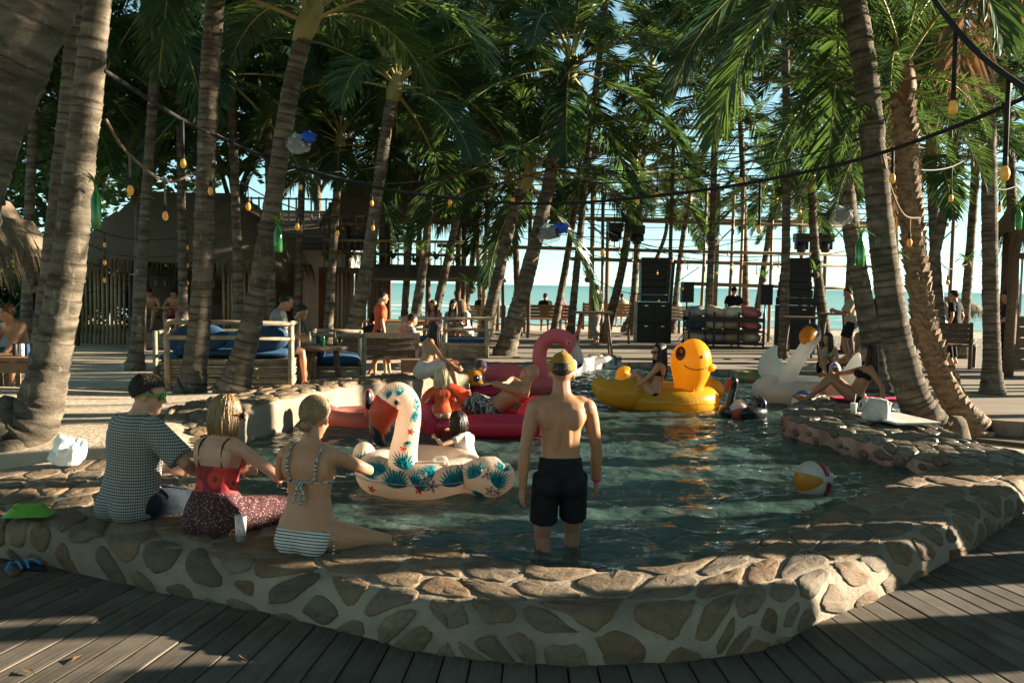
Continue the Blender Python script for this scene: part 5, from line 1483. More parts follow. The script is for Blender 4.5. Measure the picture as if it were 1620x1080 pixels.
# ---- black swan
c = at(1172, 660, WATER_Z)
T = thing('black_swan_float', 'black swan float with a red bill beside the yellow duck', 'pool float', (c.x, c.y + .2, WATER_Z), 0)
g = G(); ringtube(g, .24, .2, .1, (.08, 0, .06)); g.build('body_ring', MC['vinyl_black'], T)
nk = G(); loft(nk, [(-.14, -.1, .1), (-.12, -.12, .28), (-.09, -.13, .42), (-.1, -.14, .5), (-.15, -.15, .53)], [.07, .055, .05, .06, .03], 14); nko = nk.build('neck', MC['vinyl_black'], T)
g = G(); loft(g, [(-.14, -.15, .5), (-.2, -.16, .42), (-.19, -.16, .34)], [.05, .035, .008], 10); g.build('bill', MC['vinyl_coral'], nko)
for sx in (.22, .3):
    w_ = G(); loft(w_, [(sx, -.12, .1), (sx + .02, -.13, .2), (sx - .04, -.13, .3)], [.06, .05, .008], 10); w_.build('wing', MC['vinyl_black'], T)
# ---- banded ring
c = at(1208, 604, WATER_Z)
@mk
def band_vinyl(n):
    sx = n.n('SeparateXYZ'); n.l(n.co(), sx.inputs[0])
    a = n.math('ARCTAN2', sx.outputs[1], sx.outputs[0]); s = n.math('SINE', n.math('MULTIPLY', a, 9.0))
    n.col(n.mix(n.ramp(s, [(.45, 0.), (.55, 1.)]), (.30, .17, .05), (.10, .20, .06))); n.set(Roughness=.3)
T = thing('banded_ring_float', 'flat ring float with green and brown bands behind the white swan', 'pool float', (c.x, c.y + .3, WATER_Z))
g = G(); ringtube(g, .36, .34, .11, (0, 0, .06)); g.build('ring', MC['band_vinyl'], T)
g = G(); g.lathe([(.012, 0), (.015, .03), (.01, .035)], 8, (.36, -.05, .165)); g.build('valve', MC['vinyl_white'], T)
# ---- beach balls: six gores each
def ball(label, px, py, r, cols, rot, z=WATER_Z, dz=.7):
    c = at(px, py, z)
    T = thing('beach_ball', label, 'beach ball', (c.x, c.y + r * .5, z)); T.rotation_euler = rot
    T.location.z = z + r * dz
    for k, cl in enumerate(cols):
        vs = []; m = 8; q = 12
        for i in range(q + 1):
            b = -math.pi / 2 + math.pi * i / q
            for j in range(m + 1):
                a = 2 * math.pi * (k + j / m) / len(cols); vs.append((r * math.cos(b) * math.cos(a), r * math.cos(b) * math.sin(a), r * math.sin(b)))
        G().add(vs, [(i * (m + 1) + j, i * (m + 1) + j + 1, (i + 1) * (m + 1) + j + 1, (i + 1) * (m + 1) + j) for i in range(q) for j in range(m)]).build('gore', MC[cl], T)
    for s in (-1, 1):
        g = G(); g.lathe([(.035, r * .985 * s), (.03, (r + .002) * s), (.001, (r + .003) * s)], 12); g.build('end_cap', MC['vinyl_white'], T)
ball('red and white beach ball floating by the flagstone spur', 1290, 782, .165, ['vinyl_white', 'vinyl_darkred', 'vinyl_white', 'vinyl_gold', 'vinyl_white', 'vinyl_darkred'], (R(80), R(25), R(20)))
ball('pink and yellow beach ball floating in front of the black swan', 1170, 660, .16, ['vinyl_peach', 'vinyl_gold', 'vinyl_white', 'vinyl_coral', 'vinyl_peach', 'vinyl_gold'], (R(70), R(20), R(70)), dz=.45)
ball('blue and white beach ball resting against the flagstone spur', 1276, 648, .19, ['vinyl_white', 'vinyl_blue', 'vinyl_white', 'vinyl_gold', 'vinyl_white', 'vinyl_blue'], (R(75), R(-15), R(50)), dz=.5)
ball('yellow beach ball between the white swan and the spur', 1336, 640, .16, ['vinyl_gold', 'vinyl_white', 'vinyl_gold', 'vinyl_gold', 'vinyl_white', 'vinyl_gold'], (R(60), R(15), R(10)), dz=.5)
# ================================================================ PEOPLE
def skin(name, c):
    n = NT(name); co = n.co()
    cc = n.mix(n.ramp(n.noise(co, 5, 5), [(.3, 0.), (.7, 1.)]), c, (c[0] * .86, c[1] * .78, c[2] * .74))
    cc = n.mix(n.ramp(n.noise(co, 16, 6, .7), [(.5, 0.), (.8, .45)]), cc, (c[0] * .7, c[1] * .55, c[2] * .5)); cc = n.mix(n.ramp(n.noise(co, 70, 2), [(.70, 0.), (.74, .6)]), cc, (c[0] * .5, c[1] * .4, c[2] * .35))
    n.col(cc); n.set(Roughness=.45); n.b.inputs['Specular IOR Level'].default_value = .4
    n.b.inputs['Subsurface Weight'].default_value = .12; n.b.inputs['Subsurface Radius'].default_value = (.012, .005, .003)
    n.bump(n.noise(co, 90, 4), .12, .003); MC[name] = n.m
skin('skin_fair', (.60, .335, .21)); skin('skin_tan', (.52, .265, .14)); skin('skin_brown', (.36, .175, .09)); skin('skin_dark', (.19, .10, .06)); skin('skin_swimmer', (.43, .22, .115))
def cloth(name, c, c2=None, rough=.85): return M(name, c, rough, c2, 7, bump=.55, bscale=11, bdist=.025, spec=.2)
cloth('cl_orange', (.66, .11, .04)); cloth('cl_navy', (.018, .024, .045)); cloth('cl_black', (.015, .016, .018)); cloth('cl_white', (.62, .58, .52)); cloth('cl_grey', (.30, .28, .25)); cloth('cl_pink', (.65, .20, .25)); cloth('cl_beige', (.45, .37, .27)); cloth('cl_blue', (.06, .12, .25)); cloth('cl_green', (.06, .22, .17)); cloth('cl_jean', (.02, .028, .04)); cloth('cl_hot', (.7, .04, .16)); cloth('cap_mustard', (.30, .17, .035), (.22, .12, .025)); cloth('cap_purple', (.05, .035, .075))
M('hair_dark', (.02, .014, .010), .45, (.035, .022, .014), 30, spec=.4); M('hair_brown', (.075, .042, .022), .45, (.12, .07, .035), 30, spec=.4); M('hair_blonde', (.34, .215, .095), .42, (.19, .115, .05), 22, spec=.4, stretch=(4, 4, .5)); M('hair_pale', (.62, .50, .30), .45, (.45, .34, .18), 20)
M('eye_dark', (.01, .01, .01), .15); M('lens_dark', (.015, .012, .01), .08, spec=.8); M('frame_green', (.03, .50, .06), .3)
@mk
def plaid(n):
    sx = n.n('SeparateXYZ'); n.l(n.co(), sx.inputs[0])
    def st(s, f, lo, hi): return n.ramp(n.math('SINE', n.math('MULTIPLY', s, f)), [(lo, 0.), (hi, 1.)])
    xy = n.math('ADD', sx.outputs[0], n.math('MULTIPLY', sx.outputs[1], .9))
    a = st(sx.outputs[2], 330.0, .45, .55); b = st(xy, 330.0, .45, .55)
    c = n.mix(a, (.40, .38, .33), (.035, .045, .05)); d = n.mix(b, c, (.025, .035, .04)); n.col(n.mix(.25, d, c)); n.set(Roughness=.85)
    n.bump(n.noise(n.co(), 9, 5), .6, .03)
@mk
def dotted(n):
    v = n.n('TexVoronoi'); v.inputs['Scale'].default_value = 75; n.l(n.co(), v.inputs['Vector'])
    n.col(n.mix(n.ramp(v.outputs['Distance'], [(.22, 0.), (.30, 1.)]), (.42, .30, .26), (.06, .012, .016))); n.set(Roughness=.85)
    n.bump(n.noise(n.co(), 9, 5), .8, .04)
@mk
def poppy(n):
    v = n.n('TexVoronoi'); v.inputs['Scale'].default_value = 9; v.inputs['Randomness'].default_value = .8
    dd = n.co(); nz = n.noise(dd, 9, 4); n.l(n.mix(.12, dd, n.t.nodes[-1].outputs['Color'] if False else dd), v.inputs['Vector'])
    f = n.math('ADD', v.outputs['Distance'], n.math('MULTIPLY', n.math('SUBTRACT', nz, .5), .35))
    n.col(n.ramp(f, [(.0, (.35, .18, .02)), (.12, (.05, .01, .01)), (.22, (.62, .06, .035)), (.5, (.55, .03, .025)), (.62, (.16, .01, .012)), (.8, (.30, .016, .02))])); n.set(Roughness=.8)
@mk
def bw_stripe(n):
    sx = n.n('SeparateXYZ'); n.l(n.co(), sx.inputs[0])
    z = n.math('ADD', sx.outputs[2], n.math('MULTIPLY', sx.outputs[1], .25))
    n.col(n.mix(n.ramp(n.math('SINE', n.math('MULTIPLY', z, 330.0)), [(.42, 0.), (.58, 1.)]), (.62, .58, .5), (.02, .03, .05))); n.set(Roughness=.8)
@mk
def bw_dash(n):
    ch = n.n('TexChecker'); ch.inputs['Scale'].default_value = 90; n.l(n.co(), ch.inputs['Vector']); n.col(n.mix(ch.outputs['Fac'], (.62, .58, .5), (.02, .025, .03))); n.set(Roughness=.8)
@mk
def zigzag(n):
    n.col(n.mix(n.ramp(n.noise(n.co((3, 3, 1)), 14, 3), [(.48, 0.), (.54, 1.)]), (.035, .035, .04), (.5, .44, .36))); n.set(Roughness=.85)
@mk
def flower_cap(n):
    v = n.n('TexVoronoi'); v.inputs['Scale'].default_value = 22; n.l(n.co(), v.inputs['Vector']); n.col(n.mix(.35, v.outputs['Color'], (.04, .04, .06))); n.set(Roughness=.85)
REMESH = []
TORSO = {'m': [(-.115, .075, .075), (-.07, .145, .105), (-.01, .166, .115), (.06, .160, .11), (.14, .146, .102), (.22, .142, .10), (.30, .156, .108), (.37, .172, .116), (.43, .176, .112), (.475, .155, .092), (.51, .09, .066), (.54, .058, .055)],
         'f': [(-.115, .08, .08), (-.07, .155, .115), (-.01, .178, .125), (.05, .170, .115), (.12, .140, .098), (.20, .122, .088), (.28, .131, .094), (.35, .145, .103), (.41, .148, .098), (.455, .132, .082), (.49, .078, .06), (.52, .05, .05)]}
def rotm(yaw, pitch): return Matrix.Rotation(yaw, 3, 'Z') @ Matrix.Rotation(-pitch, 3, 'X')
def ik(a, b, l1, l2, pole):
    d = b - a; L = min(d.length, (l1 + l2) * .995); L = max(L, abs(l1 - l2) + .02); dn = d.normalized(); b2 = a + dn * L
    x = (l1 * l1 - l2 * l2 + L * L) / (2 * L); h = math.sqrt(max(0, l1 * l1 - x * x))
    p = V(pole); p = p - dn * p.dot(dn)
    if p.length < 1e-4: p = dn.orthogonal()
    return a + dn * x + p.normalized() * h, b2
def person(label, loc, rot, H=1.72, sex='m', skin='skin_tan', ph=.9, lean=0, lean2=None, tw=0, hy=0, hp=0, ht=0, rh=None, lh=None, re=(.5, -1, -.3), le=(-.5, -1, -.3), rf=None, lf=None, rk=(.1, 1, .2), lk=(-.1, 1, .2),
           wear=(), hair=('short', 'hair_dark'), lod=2, hs=1.0, cap=None, shades=None, group=None, fat=1.0, toes=None, curl=.5, roll=0, pitchall=0, bump_f=1.0):
    s = H / 1.72; t = thing('person', label, 'person', loc, rot, group)
    vox = {0: .0075, 1: .011, 2: .017}[lod]; n1 = {0: 14, 1: 12, 2: 9}[lod]
    a1 = R(lean); a2 = R(lean2 if lean2 is not None else lean); yw = R(tw)
    P = V((0, 0, ph)); TR = TORSO[sex]; top = TR[-1][0] * s
    up1 = rotm(0, a1) @ V((0, 0, 1)); up2 = rotm(yw, a2) @ V((0, 0, 1))
    def spine(z):
        f = max(0, min(1, z / top)); g_ = max(z, 0)
        if z < 0: return P + up1 * z, rotm(0, a1)
        q = P + up1 * (top * (f - .5 * f * f)) + up2 * (top * .5 * f * f)
        return q, rotm(yw * smooth(f), lerp(a1, a2, f))
    def ring_tube(rows, infl=0, n=20, pow_=.85):
        vs = []; fs = []
        for z, w_, d in rows:
            c, m = spine(z * s)
            for k in range(n):
                a = 2 * math.pi * k / n
                x = math.copysign(abs(math.cos(a)) ** pow_, math.cos(a)); y = math.copysign(abs(math.sin(a)) ** pow_, math.sin(a))
                back = 1.0
                vs.append(c + m @ V((x * (w_ * s * (fat if z < .35 else 1) + infl), y * (d * s * fat + infl) + .01 * s * math.sin(z * 9), 0)))
        for i in range(len(rows) - 1):
            for k in range(n):
                a = i * n + k; b = i * n + (k + 1) % n; fs.append((a, b, b + n, a + n))
        fs.append(tuple(range(n - 1, -1, -1))); fs.append(tuple((len(rows) - 1) * n + k for k in range(n)))
        return vs, fs
    B = G(); B.add(*ring_tube(TR))
    N, NM = spine(top); CH, CM = spine(top * .82)
    sw = (.178 if sex == 'm' else .150) * s; ua, fa = .285 * s, .25 * s; th, sh = .425 * s, .42 * s
    J = {}
    for sd, nm in ((1, 'r'), (-1, 'l')):
        Sh = CH + CM @ V((sd * sw, -.005, .0)); hand = rh if sd > 0 else lh; pole = re if sd > 0 else le
        hand = (Sh + CM @ V((sd * .1, .06, -.49)) * s) if hand is None else V(hand)
        El, Wr = ik(Sh, hand, ua, fa, pole)
        Hip = P + rotm(0, a1 * .3) @ V((sd * .092 * s, 0, -.02 * s)); foot = rf if sd > 0 else lf; kp = rk if sd > 0 else lk
        foot = V((sd * .1 * s, 0, .08 * s)) if foot is None else V(foot)
        Kn, An = ik(Hip, foot, th, sh, kp)
        J[nm] = (Sh, El, Wr, Hip, Kn, An)
        mm = 1.0 if sex == 'm' else .86
        B.ell(Sh + CM @ V((-sd * .012, 0, -.005)), (.062 * s * mm, .06 * s * mm, .062 * s * mm), None, 12, 8)
        B.tube([CH + CM @ V((sd * .05 * s, -.005, .03 * s)), CH + CM @ V((sd * sw * .7, -.005, .028 * s)), Sh], [.05 * s, .05 * s * mm, .05 * s * mm], 10)
        B.tube([Sh, Sh.lerp(El, .35), Sh.lerp(El, .7), El, El.lerp(Wr, .3), El.lerp(Wr, .7), Wr], [.05 * s * mm, .051 * s * mm, .043 * s * mm, .038 * s * mm, .042 * s * mm, .033 * s * mm, .025 * s * mm], n1)
        d = (Wr - El).normalized()
        # hand: palm, four fingers, thumb
        inner = V((-sd, .35, 0)); inner = CM @ inner; pn = (inner - d * inner.dot(d)); pn = pn.normalized() if pn.length > .05 else d.orthogonal()
        sp = d.cross(pn).normalized(); fw = CM @ V((0, 1, 0))
        if sp.dot(fw) < 0: sp = -sp
        q = .95 * s; pe = Wr + d * .085 * q
        B.tube([Wr - d * .015, Wr + d * .03 * q, pe], [(.024 * q, .02 * q), (.035 * q, .017 * q), (.041 * q, .014 * q)], 10, ref=sp)
        for k in range(4):
            b0 = pe + sp * (.030 - .020 * k) * q - d * .01; l = (.068, .08, .075, .058)[k] * q
            c1 = b0 + (d + pn * curl * .4).normalized() * l * .45; c2 = c1 + (d + pn * curl * 1.3).normalized() * l * .32; c3 = c2 + (d * .7 + pn * curl * 2.2).normalized() * l * .26
            B.tube([b0, c1, c2, c3], [.0105 * q, .0098 * q, .0088 * q, .006 * q], 7)
        tb = Wr + d * .03 * q + sp * .028 * q
        B.tube([tb - sp * .012, tb + (d * .6 + sp * .8) .normalized() * .03 * q, tb + (d + sp * .7 + pn * .3).normalized() * .065 * q], [.013 * q, .0115 * q, .007 * q], 7)
        fl = 1.0 if sex == 'm' else 1.04
        B.tube([Hip + V((0, 0, .02)), Hip.lerp(Kn, .2), Hip.lerp(Kn, .55), Hip.lerp(Kn, .85), Kn, Kn.lerp(An, .15), Kn.lerp(An, .35), Kn.lerp(An, .7), An], [k * s for k in (.092 * fl * fat, .09 * fl * fat, .074 * fl, .058, .054, .05, .056, .038, .032)], n1)
        B.ell(P + rotm(0, a1) @ V((sd * .075 * s, -.062 * s, -.05 * s)), (.085 * s, .075 * s, .085 * s), None, 12, 8)
        sk = (An - Kn).normalized(); ff = V(toes) if toes else (V((Kn.x - An.x, Kn.y - An.y, 0)) * .0 + V((sd * .12, 1, 0)))
        ff = ff - sk * ff.dot(sk) * .6; ff.normalize()
        hl = An + sk * .055 * s - ff * .04 * s
        B.tube([An - sk * .03 * s, An + sk * .02 * s, hl + ff * .01], [.033 * s, .036 * s, .03 * s], 8)
        B.tube([hl, hl + ff * .06 * s, hl + ff * .14 * s, hl + ff * .21 * s, hl + ff * .235 * s], [(.03 * s, .03 * s), (.036 * s, .034 * s), (.043 * s, .024 * s), (.036 * s, .014 * s), (.018 * s, .007 * s)], 10, ref=ff.cross(sk))
        if sex == 'f' and H > 1.4: B.ell(CH + CM @ V((sd * .07 * s, .085 * s, -.10 * s)), (.062 * s, .055 * s, .06 * s), None, 12, 8)
        B.ell(CH + CM @ V((sd * .085 * s, -.075 * s, -.07 * s)), (.06 * s, .03 * s, .075 * s), None, 10, 8)   # shoulder blade
        if lod < 2: B.tube([spine(z_ * s)[0] + spine(z_ * s)[1] @ V((sd * .034 * s, -y_ * s * fat * (1 if sex == 'm' else .72), 0)) for z_, y_ in ((.15, .062), (.21, .068), (.28, .074), (.35, .08), (.41, .078))], [.02 * s, .031 * s, .033 * s, .033 * s, .026 * s], 9)
    # head
    hm = Matrix.Rotation(yw + R(hy), 3, 'Z') @ Matrix.Rotation(-(a2 * .25 + R(hp)), 3, 'X') @ Matrix.Rotation(R(ht), 3, 'Y'); k = s * hs
    f_, r_, u_ = hm @ V((0, 1, 0)), hm @ V((1, 0, 0)), hm @ V((0, 0, 1))
    hc = N + NM @ V((0, .018 * s, .018 * s)) + u_ * .098 * k + f_ * .01 * k
    def hp_(x, y, z): return hc + (r_ * x + f_ * y + u_ * z) * k
    nr = (.060 if sex == 'm' else .047) * s
    B.tube([N - up2 * .05 * s, N + up2 * .01 * s, hp_(0, -.02, -.07), hp_(0, -.01, -.01)], [nr * 1.25, nr * 1.04, nr * .98, nr * .9], 12)
    if lod < 2: 
        B.tube([N + NM @ V((0, -.012, -.06)) * s, N + NM @ V((0, -.03, .0)) * s + V((0, 0, 0)), hp_(0, -.045, -.06)], [.05 * s, .04 * s, .035 * s], 8)
    B.ell(hp_(0, -.008, .028), (.076 * k, .097 * k, .094 * k), hm, 18, 12)
    B.ell(hp_(0, .022, -.035), (.060 * k, .068 * k, .078 * k), hm, 14, 10)
    B.ell(hp_(0, .062, -.092), (.03 * k, .028 * k, .026 * k), hm, 10, 8)
    B.ell(hp_(0, .072, .028), (.056 * k, .022 * k, .02 * k), hm, 10, 8)
    B.tube([hp_(0, .083, .02), hp_(0, .1, -.012), hp_(0, .108, -.028), hp_(0, .09, -.036)], [.009 * k, .011 * k, .0145 * k, .008 * k], 8)
    B.ell(hp_(0, .083, -.058), (.024 * k, .012 * k, .009 * k), hm, 10, 6)
    for sd in (-1, 1):
        B.ell(hp_(sd * .077, -.008, -.008), (.011 * k, .02 * k, .032 * k), hm, 8, 8); B.ell(hp_(sd * .04, .06, -.03), (.022 * k, .02 * k, .02 * k), hm, 8, 6)
    body = B.build('body', MC[skin], t); REMESH.append((body, vox, 5 if lod == 0 else 3))
    if lod < 2:
        for sd in (-1, 1):
            e = G(); e.ell(hp_(sd * .031, .079, .004), (.013 * k, .007 * k, .007 * k), hm, 8, 6); e.build('eye', MC['eye_dark'], t)
    # clothing
    def limb(g, a, b, c, f, r0, r1, infl, n=14):
        if f <= 1: pts = [a, a.lerp(b, f * .5), a.lerp(b, f)]
        else: pts = [a, a.lerp(b, .5), b, b.lerp(c, (f - 1) * .5), b.lerp(c, f - 1)]
        m = len(pts); g.tube(pts, [lerp(r0, r1, i / (m - 1)) * s + infl for i in range(m)], n)
    for wv in wear:
        kind, mat = wv[0], wv[1]; opt = wv[2] if len(wv) > 2 else {}
        g = G()
        if kind in ('shirt', 'top', 'bandeau'):
            z0 = opt.get('z0', {'shirt': -.08, 'top': -.02, 'bandeau': .14}[kind]); z1 = opt.get('z1', {'shirt': .52, 'top': .5, 'bandeau': .335}[kind]); rows = []
            for i in range(11):
                z = lerp(z0, z1, i / 10); 
                for q in range(len(TR) - 1):
                    if TR[q][0] <= z <= TR[q + 1][0]:
                        f = (z - TR[q][0]) / (TR[q + 1][0] - TR[q][0]); rows.append((z, lerp(TR[q][1], TR[q + 1][1], f), lerp(TR[q][2], TR[q + 1][2], f))); break
            infl = opt.get('infl', .02 if kind == 'shirt' else .009)
            rows = [(z, max(w_, .145 if kind == 'shirt' and z < .4 else 0), d) for z, w_, d in rows]
            g.add(*ring_tube(rows, infl))
            if kind != 'bandeau':
                if z0 < -.07:
                    for sd in (-1, 1): g.ell(P + rotm(0, a1) @ V((sd * .075 * s, -.062 * s, -.045 * s)), (.088 * s + infl, .078 * s + infl, .085 * s + infl), None, 12, 8)
                for nm in 'rl':
                    Sh, El, Wr = J[nm][:3]; mm = 1 if sex == 'm' else .86
                    g.ell(Sh + CM @ V((-.012 if nm == 'r' else .012, 0, -.005)), .064 * s * mm + infl, None, 12, 8)
                    g.tube([CH + CM @ V(((.04 if nm == 'r' else -.04) * s, -.005, .03 * s)), Sh], [.05 * s + infl, .05 * s * mm + infl], 10)
                    limb(g, Sh, El, Wr, opt.get('sleeve', .62), .052 * mm, .056 * mm, infl * (1.1 if kind == 'shirt' else .9))
                    B0 = CH + CM @ V(((.085 if nm == 'r' else -.085) * s, -.075 * s, -.07 * s)); g.ell(B0, (.06 * s + infl, .03 * s + infl, .075 * s + infl), None, 10, 8)
            if sex == 'f' and kind != 'shirt' or (sex == 'f' and kind == 'shirt'):
                for sd in (-1, 1): g.ell(CH + CM @ V((sd * .07 * s, .085 * s, -.10 * s)), (.064 * s + infl * .6, .058 * s + infl * .6, .06 * s + infl * .6), None, 12, 8)
        elif kind in ('shorts', 'trousers', 'skirt', 'briefs'):
            z1 = opt.get('z1', {'shorts': .12, 'trousers': .13, 'skirt': .14, 'briefs': .035}[kind]); infl = opt.get('infl', {'shorts': .014, 'trousers': .012, 'skirt': .02, 'briefs': .007}[kind]); rows = []
            for i in range(8):
                z = lerp(-.115, z1, i / 7)
                for q in range(len(TR) - 1):
                    if TR[q][0] <= z <= TR[q + 1][0]:
                        f = (z - TR[q][0]) / (TR[q + 1][0] - TR[q][0]); rows.append((z, lerp(TR[q][1], TR[q + 1][1], f), lerp(TR[q][2], TR[q + 1][2], f))); break
            g.add(*ring_tube(rows, infl))
            for sd, nm in ((1, 'r'), (-1, 'l')):
                Hip, Kn, An = J[nm][3:]
                g.ell(P + rotm(0, a1) @ V((sd * .075 * s, -.062 * s, -.05 * s)), (.085 * s + infl, .075 * s + infl, .085 * s + infl), None, 12, 8)
                if kind == 'shorts': limb(g, Hip + V((0, 0, .02)), Kn, An, opt.get('len', .78), .096 * fat, .088, infl * 1.1)
                elif kind == 'trousers': limb(g, Hip + V((0, 0, .02)), Kn, An, opt.get('len', 1.85), .096 * fat, .05, infl)
                elif kind == 'skirt': limb(g, Hip + V((0, 0, .02)), Kn, An, opt.get('len', 1.0), .10, .1, infl)
                elif kind == 'briefs' : g.tube([Hip + V((0, 0, .02)), Hip.lerp(Kn, .07)], [.09 * s, .085 * s], 12)
            if kind == 'skirt':
                a, b = J['r'], J['l']; f = min(1, opt.get('len', 1.0))
                for q in (.35, .6, .85, 1.0):
                    x, y = a[3].lerp(a[4], f * q), b[3].lerp(b[4], f * q); g.tube([x, (x + y) / 2, y], [.1 * s] * 3, 10)
        o = g.build({'shirt': 'shirt', 'top': 'top', 'bandeau': 'bandeau_top', 'shorts': 'shorts', 'trousers': 'trousers', 'skirt': 'skirt', 'briefs': 'bikini_bottom'}[kind], MC[mat], t); REMESH.append((o, max(vox, .009), 3))
    # hair
    if hair:
        st, hmx = hair; g = G(); hr = random.Random(int(abs(loc[0] * 1000)) + 3)
        ctr = hp_(0, -.014, .034); rx, ry, rz = .082 * k, .1 * k, .099 * k
        def dirp(az, el): return hm @ V((rx * math.sin(az) * math.cos(el), ry * math.cos(az) * math.cos(el), rz * math.sin(el)))
        seg, rn = (30, 16) if lod < 2 else (16, 10)
        vs = []; fs = []
        for j in range(rn + 1):
            for i in range(seg):
                az = 2 * math.pi * i / seg; front = (1 + math.cos(az)) / 2
                lo = lerp(-.75, .62, front ** 1.1) if st != 'buzz' else lerp(-.5, .7, front)
                el = lerp(math.pi / 2, lo, j / rn); p = dirp(az, el)
                vs.append(ctr + p * (1 + (.035 + .05 * noise.noise(V(p) * 60 + ctr)) * (1 if st != 'buzz' else .2)))
        for j in range(rn):
            for i in range(seg):
                a = j * seg + i; b = j * seg + (i + 1) % seg; fs.append((a, b, b + seg, a + seg))
        g.add(vs, fs)
        ln = {'short': .035, 'buzz': 0, 'bob': .2, 'long': .42, 'bun': .0, 'pony': .1}[st] * k
        ns = {0: 800, 1: 190, 2: 60}[lod]
        if st == 'buzz': ns = 0
        if st in ('bun', 'pony'):
            bc = hp_(.0, -.105, -.045) if st == 'bun' else hp_(0, -.11, .02)
            g.ell(bc, (.04 * k, .036 * k, .036 * k), None, 14, 10)
        for q in range(ns):
            az = hr.uniform(R(52), R(308)) if st != 'short' else hr.uniform(0, 6.283); el0 = hr.uniform(.2, 1.35)
            w_ = hr.uniform(.0016, .0045) * k * (1 if lod == 0 else 1.7 if lod == 1 else 3)
            pts = []
            if st in ('bun', 'pony'):
                for i in range(6):
                    f = i / 5; p = ctr + dirp(az, lerp(el0, -.5, f)) * 1.05; pts.append(p.lerp(bc + V((hr.uniform(-1, 1), hr.uniform(-1, 1), hr.uniform(-1, 1))) * .022, f ** 2))
                if hr.random() < .25:
                    a = hr.uniform(0, 6.28); pts = [bc + (r_ * math.cos(a + i * .7) + u_ * math.sin(a + i * .7)) * .036 * k - f_ * .01 * k * hr.uniform(-1, 3) for i in range(5)]
            elif st == 'short':
                el = hr.uniform(.1 if math.cos(az) < .3 else .75, 1.4)
                p0 = ctr + dirp(az, el) * 1.0; p1 = ctr + dirp(az + hr.uniform(-.4, .4), el - .32) * 1.09; p2 = ctr + dirp(az + hr.uniform(-.4, .4), el - .55) * 1.08; pts = [p0, p1, p2]
            else:
                for i in range(4): pts.append(ctr + dirp(az, lerp(el0, -.1, i / 3)) * hr.uniform(1.03, 1.10))
                e = pts[-1]; out = (e - ctr); out.z = 0; out.normalize(); L = ln * hr.uniform(.75, 1.05); sway = V((hr.uniform(-.02, .02), hr.uniform(-.02, .02), 0))
                for i in range(1, 6):
                    f = i / 5; pts.append(e + V((0, 0, -L * f)) + out * .012 * math.sin(f * 3) * k + sway * f - (out * .03 * f * f if st == 'bob' else out * .0))
            P2 = pts; m = len(P2)
            g.tube(P2, [w_ * (1 if i < m - 2 else .6 if i < m - 1 else .15) for i in range(m)], 4, caps=False)
        g.build('hair', MC[hmx], t)
    if cap:
        cm, style = cap; g = G(); ctr = hp_(0, -.006, .036); vs = []; seg = 28
        rows = [(0, -.16), (0, -.0), (.35, 0), (.7, 0), (1.05, 0), (1.4, 0), (1.57, 0)]
        for el, dz in [(-.12, 0), (0, 0), (.3, 0), (.6, 0), (.9, 0), (1.2, 0), (1.5, 0)]:
            for i in range(seg):
                az = 2 * math.pi * i / seg; q = hm @ V((.088 * k * math.sin(az) * math.cos(el), .108 * k * math.cos(az) * math.cos(el), .112 * k * math.sin(el))); vs.append(ctr + q)
        fs = [(j * seg + i, j * seg + (i + 1) % seg, (j + 1) * seg + (i + 1) % seg, (j + 1) * seg + i) for j in range(6) for i in range(seg)] + [tuple(6 * seg + i for i in range(seg))]
        if style != 'bucket':   # open arch above the strap at the back of the cap
            back = 1
            fs = [f for f in fs if not (f[0] < 2 * seg and abs((f[0] % seg) - seg / 2 + .5) < 2.6)]
        g.add(vs, fs); cp = g.build('cap', MC[cm], t)
        g = G(); g.ell(hp_(0, -.006, .15), .009 * k, None, 8, 6); g.build('cap_button', MC[cm], cp)
        b = G(); vs = []
        for q, e in ((1.0, 0), (1.0, 1)):
            for i in range(13):
                a = R(-62 + 124 * i / 12); rr = .088 if e == 0 else .088 + .07 * math.cos(R(-62 + 124 * i / 12) * 1.2)
                vs.append(ctr + hm @ V((.089 * k * math.sin(a) * (1 if e == 0 else 1.05), (.106 + (rr - .088)) * k * math.cos(a), (-.012 - (.02 if e else 0)) * k)))
        b.add(vs, [(i, i + 1, 14 + i, 13 + i) for i in range(12)])
        if style == 'bucket':
            vs = []
            for q, dz in ((1.0, -.012), (1.35, -.045)):
                for i in range(seg): a = 2 * math.pi * i / seg; vs.append(ctr + hm @ V((.088 * k * q * math.sin(a), .108 * k * q * math.cos(a), dz * k)))
            b = G().add(vs, [(i, (i + 1) % seg, seg + (i + 1) % seg, seg + i) for i in range(seg)])
        b.build('visor', MC[cm], cp)
    if shades:
        g = G()
        for sd in (-1, 1): g.ell(hp_(sd * .036, .092, .006), (.03 * k, .009 * k, .02 * k), hm, 12, 8)
        gl = g.build('sunglasses', MC['lens_dark'], t); g = G()
        for sd in (-1, 1):
            g.tube([hp_(sd * .06, .085, .014), hp_(sd * .084, .05, .014), hp_(sd * .086, -.01, .01), hp_(sd * .08, -.03, -.002)], .0055 * k, 6)
            for q in range(12):
                a0, a1_ = q * .5236, (q + 1) * .5236; g.tube([hp_(sd * .036 + .031 * math.cos(a0), .094, .006 + .021 * math.sin(a0)), hp_(sd * .036 + .031 * math.cos(a1_), .094, .006 + .021 * math.sin(a1_))], .0045 * k, 5)
        g.tube([hp_(-.012, .1, .01), hp_(.012, .1, .01)], .004 * k, 5); g.build('glasses_frame', MC[shades], gl)
    t['_j'] = 0; del t['_j']
    return t, J, hp_, spine
